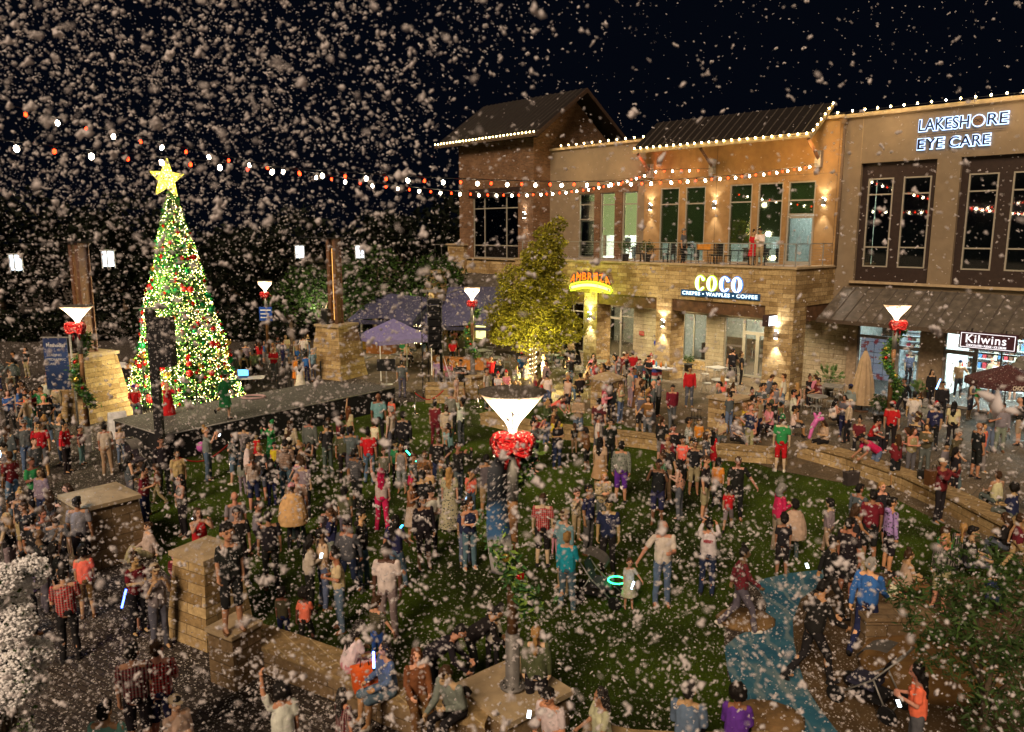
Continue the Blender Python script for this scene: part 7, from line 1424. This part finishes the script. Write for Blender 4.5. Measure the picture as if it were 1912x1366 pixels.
fill([(345, 800), (620, 770), (690, 800), (680, 880), (560, 860), (350, 860)], 15, 5, dark=.75, rots=[180, 180, 150, -150])
fill([(740, 780), (880, 790), (900, 860), (760, 900)], 7, 6, dark=.7)
fill([(970, 730), (1120, 740), (1150, 800), (1000, 840)], 10, 7, dark=.7)
fill([(1200, 760), (1330, 770), (1440, 860), (1380, 900), (1230, 860)], 11, 8, dark=.7)
fill([(1500, 880), (1700, 900), (1700, 960), (1520, 930)], 5, 13, dark=.8)
fill([(570, 900), (700, 900), (690, 1000), (600, 1000)], 3, 16, dark=.8)
fill([(1740, 960), (1912, 940), (1912, 1020), (1760, 1010)], 4, 17, dark=.8, seat=.6)
NI = len(PEOPLE)
fill([(0, 700), (110, 690), (115, 780), (60, 860), (0, 870)], 20, 1, dark=.55, mass=True)
fill([(-150, 640), (110, 640), (110, 690), (-150, 700)], 14, 2, dark=.7, mass=True)
fill([(950, 650), (1090, 650), (1100, 700), (960, 710)], 17, 9, seat=.6, dark=.6, mass=True)
fill([(1110, 655), (1215, 655), (1215, 690), (1110, 690)], 14, 10, dark=.7, seat=.3, mass=True)
fill([(1340, 700), (1530, 690), (1560, 745), (1400, 760)], 14, 11, dark=.75, seat=.3, mass=True)
fill([(1560, 700), (1760, 695), (2000, 740), (2000, 900), (1760, 860), (1600, 790)], 26, 12, dark=.75, seat=.2, mass=True)
fill([(480, 625), (585, 622), (585, 645), (480, 645)], 9, 14, dark=.5, mass=True)
fill([(700, 605), (860, 610), (860, 635), (700, 635)], 10, 15, dark=.5, seat=.5, mass=True)
fill([(1160, 705), (1440, 700), (1440, 760), (1200, 755)], 13, 18, dark=.7, mass=True)
fill([(1780, 655), (1912, 660), (1912, 680), (1780, 672)], 7, 19, dark=.3, mass=True)
vv = []; ll = []; pp = []; cc = []; nv = nl_ = 0
for co, li, ls, col in MASS: vv.append(co); ll.append(li+nv); pp.append(ls+nl_); cc.append(np.tile(np.array((*col, 1), np.float32), (len(co), 1))); nv += len(co); nl_ += len(li)
me = bpy.data.meshes.new('distant_crowd'); V = np.concatenate(vv); L_ = np.concatenate(ll); P_s = np.concatenate(pp); me.vertices.add(len(V)); me.vertices.foreach_set('co', V.ravel()); me.loops.add(len(L_)); me.loops.foreach_set('vertex_index', L_.astype(np.int32)); me.polygons.add(len(P_s)); me.polygons.foreach_set('loop_start', P_s.astype(np.int32)); me.polygons.foreach_set('loop_total', np.diff(np.append(P_s, len(L_))).astype(np.int32)); me.polygons.foreach_set('use_smooth', np.ones(len(P_s), bool)); me.update()
at = me.color_attributes.new('tint', 'FLOAT_COLOR', 'POINT'); at.data.foreach_set('color', np.concatenate(cc).ravel())
t_ = NT('crowd_cloth'); a_ = t_.n('VertexColor'); a_.layer_name = 'tint'; t_.l(a_.outputs[0], t_.b.inputs['Base Color']); t_.b.inputs['Roughness'].default_value = .9; me.materials.append(t_.m)
tag(link('distant_crowd', me), kind='stuff')
# phones, glow sticks and balloons that people hold
GR = 'lit phones and glow sticks held in the crowd'
SCR = emis('phone_screen', (.8, .92, 1), 3)
def phone(px, py, y, lab, c=None):
    p = dp(px, py, y); t = thing('phone', lab, 'phone', p, random.uniform(-.3, .3)); t.rotation_euler.x = -.9; MB().box((-.032, 0, -.06), (.032, .01, .06)).build('phone_case', BLACK, t); MB().box((-.027, -.004, -.053), (.027, 0, .053)).build('screen', SCR, t)
def stick(px, py, y, col, nm, lab, L=.3, tilt=.5):
    p = dp(px, py, y); t = thing('glow_stick', lab, 'glow stick', p); MB().tube([(0, 0, -L*.28), (0, 0, L)], .018, 8).build('tube', emis(nm, col, 9), t); MB().tube([(0, 0, -L*.5), (0, 0, -L*.28)], .02, 8).build('grip', BLACK, t); t.rotation_euler = (0, tilt, 0)
phone(988, 1333, 9.6, 'lit phone held by the person in white tee beside the lamp block'); phone(1678, 1313, 10.4, 'lit phone held by the woman in coral top at the lower right'); phone(143, 957, 17.0, 'phone with a bright flash at the squat pier'); phone(1507, 1056, 13.8, 'small lit phone above the blue path'); phone(410, 812, 25.2, 'phone held up by the woman before the stage'); phone(362, 965, 16.3, 'phone held up by the woman in the red sleeveless top')
phone(600, 1037, 14.0, 'phone held by the woman in the cream cropped top')
stick(773, 857, 22.5, (.02, 1, .45), 'glow_green', 'green glow stick flying over the middle of the lawn', .35, -.7); stick(229, 1127, 13.8, (.05, .12, 1), 'glow_blue', 'blue glow stick left of the tall tapered pier', .3, .3); stick(323, 1072, 14.2, (.3, .4, 1), 'glow_violet', 'violet glow toy held by the child beside the tall tapered pier', .16, .2)
stick(872, 925, 20.0, (.25, .55, 1), 'glow_pale', 'pale blue glow stick held by the child in the coral tee', .35, .3); stick(739, 995, 16.8, (.02, .35, 1), 'glow_azure', 'azure glow stick lying on the lawn left of the lamp post', .25, .7); stick(1180, 1096, 14.3, (.5, .75, 1), 'glow_white', 'pale glowing wand held by the girl in the mint dress', .12, .3); stick(698, 1240, 10.6, (.1, .2, 1), 'glow_deep', 'deep blue glow stick on the orange bag', .2, 0); stick(1750, 722, 27.5, (.1, .35, 1), 'glow_sea', 'blue glow stick outside the chocolate shop', .3, .3)
def balloon(px, py, y, r, c, nm, lab, st=.8):
    p = dp(px, py, y); t = thing('balloon', lab, 'balloon', p); MB().ball((0, 0, 0), (r, r, r*1.15), 14, 10).lathe([(.03, -r*1.25), (.01, -r*1.1)], 8).build('balloon_skin', mat(nm, c, .3, var=.05), t); MB().tube([(0, 0, -r*1.2), (.05, 0, -r*1.2-st)], .004, 4).build('string', CAP, t)
balloon(376, 834, 24.0, .15, (.5, .12, .4), 'pink_balloon', 'pink balloon beside the woman in grey tee and pale jeans')
t = thing('balloon_toy', 'pink balloon animal toy held by the woman on the right seat wall', 'balloon', dp(1518, 800, 25)); m = MB()
for a, b, r in (((0, 0, .1), (.1, 0, .3), .09), ((.1, 0, .3), (.28, 0, .34), .08), ((.1, 0, .3), (.02, 0, .5), .05), ((.1, 0, .3), (.2, 0, .52), .05), ((0, 0, .1), (-.1, 0, -.3), .06)): rcone(m, a, r, b, r*.9)
m.build('balloon_skin', mat('pink_balloon_toy', (.6, .14, .4), .3), t)
# words on the white sweatshirt
q = [o for o in bpy.data.objects if o.get('label', '').startswith('woman in white sweatshirt')][0]; s_ = textmesh('red_print', 'MERRY', [mat('red_print', (.35, .02, .04))], .1, .003, 0, .2, .07, q, (.10, .142, 1.24), (R(90), 0, R(180)), bold=.003)
q = [o for o in bpy.data.objects if o.get('label', '').startswith('boy in black printed')][0]; m = MB(); rnd = random.Random(4)
for i in range(16): x, z = rnd.uniform(-.06, .06), rnd.uniform(1.1, 1.32); m.box((x, -.130, z), (x+rnd.uniform(.01, .03), -.122, z+rnd.uniform(.006, .03)))
m.build('grey_print', mat('grey_print', (.2, .2, .2)), q)
# ================= falling foam flakes =================
def flakes(name, n, pxf, dist, size, seed, mt):
    rng = np.random.default_rng(seed); px, py = pxf(rng, n); n = len(px)
    x = (px-CX)/FPX; v = (CY-py)/FPX; c, s = math.cos(PIT), math.sin(PIT); D = np.c_[x, c+v*s, -s+v*c]; r = dist(rng, n, px, py)
    hit = np.where(D[:, 2] < -.01, (CAMH-.05)/np.maximum(-D[:, 2], 1e-4), 1e9); r = np.minimum(r, hit*.97)
    P = D*r[:, None]+np.array([0, 0, CAMH]); S = size(rng, n)
    # each flake: a few merged lumps of a squashed octahedron
    k = 4; base = np.array([(1, 0, 0), (-1, 0, 0), (0, 1, 0), (0, -1, 0), (0, 0, 1), (0, 0, -1)], float); tri = np.array([(0, 2, 4), (2, 1, 4), (1, 3, 4), (3, 0, 4), (2, 0, 5), (1, 2, 5), (3, 1, 5), (0, 3, 5)])
    off = rng.normal(0, .55, (n, k, 3)); off[:, 0] = 0; off[:, :, 2] *= .55; rad = rng.uniform(.35, .9, (n, k, 1, 3)); tiltx = rng.normal(0, .35, (n, 1, 1))
    V = off[:, :, None, :]+base[None, None]*rad; V = V+rng.normal(0, .12, V.shape); V[..., 2] += V[..., 0]*tiltx; V = P[:, None, None, :]+V*S[:, None, None, None]
    V = V.reshape(-1, 3); F = (tri[None]+6*np.arange(n*k)[:, None, None]).reshape(-1, 3)
    me = bpy.data.meshes.new(name); me.vertices.add(len(V)); me.vertices.foreach_set('co', V.astype(np.float32).ravel()); me.loops.add(F.size); me.loops.foreach_set('vertex_index', F.astype(np.int32).ravel()); me.polygons.add(len(F)); me.polygons.foreach_set('loop_start', np.arange(0, F.size, 3, dtype=np.int32)); me.polygons.foreach_set('loop_total', np.full(len(F), 3, np.int32)); me.polygons.foreach_set('use_smooth', np.ones(len(F), bool)); me.update(); me.materials.append(mt)
    return link(name, me)
def flakemat():
    t = NT('foam_flake'); t.b.inputs['Base Color'].default_value = (.86, .80, .80, 1); t.b.inputs['Roughness'].default_value = 1; t.b.inputs['Specular IOR Level'].default_value = 0
    tr = t.n('BsdfTranslucent', Color=(.86, .80, .80, 1)); mx = t.n('MixShader'); mx.inputs[0].default_value = .35; t.l(t.b.outputs[0], mx.inputs[1]); t.l(tr.outputs[0], mx.inputs[2])
    tp_ = t.n('BsdfTransparent'); m2 = t.n('MixShader'); m2.inputs[0].default_value = .12; t.l(mx.outputs[0], m2.inputs[1]); t.l(tp_.outputs[0], m2.inputs[2]); t.l(m2.outputs[0], t.o.inputs[0]); return t.m
FM = flakemat()
def dens_main(rng, n):
    px = rng.uniform(-250, 2160, n*4); py = rng.uniform(-150, 1520, n*4)
    left = 1/(1+np.exp((px-760+.25*(py-300))/110)); top = 1/(1+np.exp((py-520)/120))
    low = 1/(1+np.exp(-(py-700)/90))
    d = .10+.95*left*top+.30*(1-top)*np.exp(-((px-700)/650)**2)+.34*low*np.exp(-((px-1150)/520)**2)*np.exp(-((py-1000)/330)**2)+.10*low-.05*(py < 250)*(px > 900)
    d = d*(1+.55*np.sin(px/71+2*np.sin(py/93))*np.sin(py/57+1.7*np.sin(px/110)))
    keep = rng.uniform(0, 1, n*4) < np.clip(d, 0.03, 1); return px[keep][:n], py[keep][:n]
tiny = lambda rng, n: (rng.uniform(-480, 2390, n), rng.uniform(-340, 1706, n))
def tinyl(rng, n):
    px = rng.uniform(-480, 1700, n*3); py = rng.uniform(300, 1706, n*3); k = rng.uniform(0, 1, n*3) < np.exp(-np.maximum(px-150, 0)/380); return px[k][:n], py[k][:n]
fa = flakes('falling_foam_flakes', 40000, dens_main, lambda r, n, px, py: 3.7+9.5*r.uniform(0, 1, n)**1.4, lambda r, n: .0060*np.exp(r.normal(0, .58, n)), 1, FM); tag(fa, kind='stuff')
fb = flakes('near_foam_flakes', 520, dens_main, lambda r, n, px, py: 1.7+1.6*r.uniform(0, 1, n), lambda r, n: .0075*np.exp(r.normal(0, .35, n)), 2, FM); tag(fb, kind='stuff')
fc = flakes('fine_foam_specks', 9000, tiny, lambda r, n, px, py: 9+24*r.uniform(0, 1, n), lambda r, n: .011*np.exp(r.normal(0, .4, n)), 3, FM); tag(fc, kind='stuff')
fd = flakes('fine_foam_dust', 11000, tinyl, lambda r, n, px, py: 5+14*r.uniform(0, 1, n), lambda r, n: .0045*np.exp(r.normal(0, .4, n)), 4, FM); tag(fd, kind='stuff')
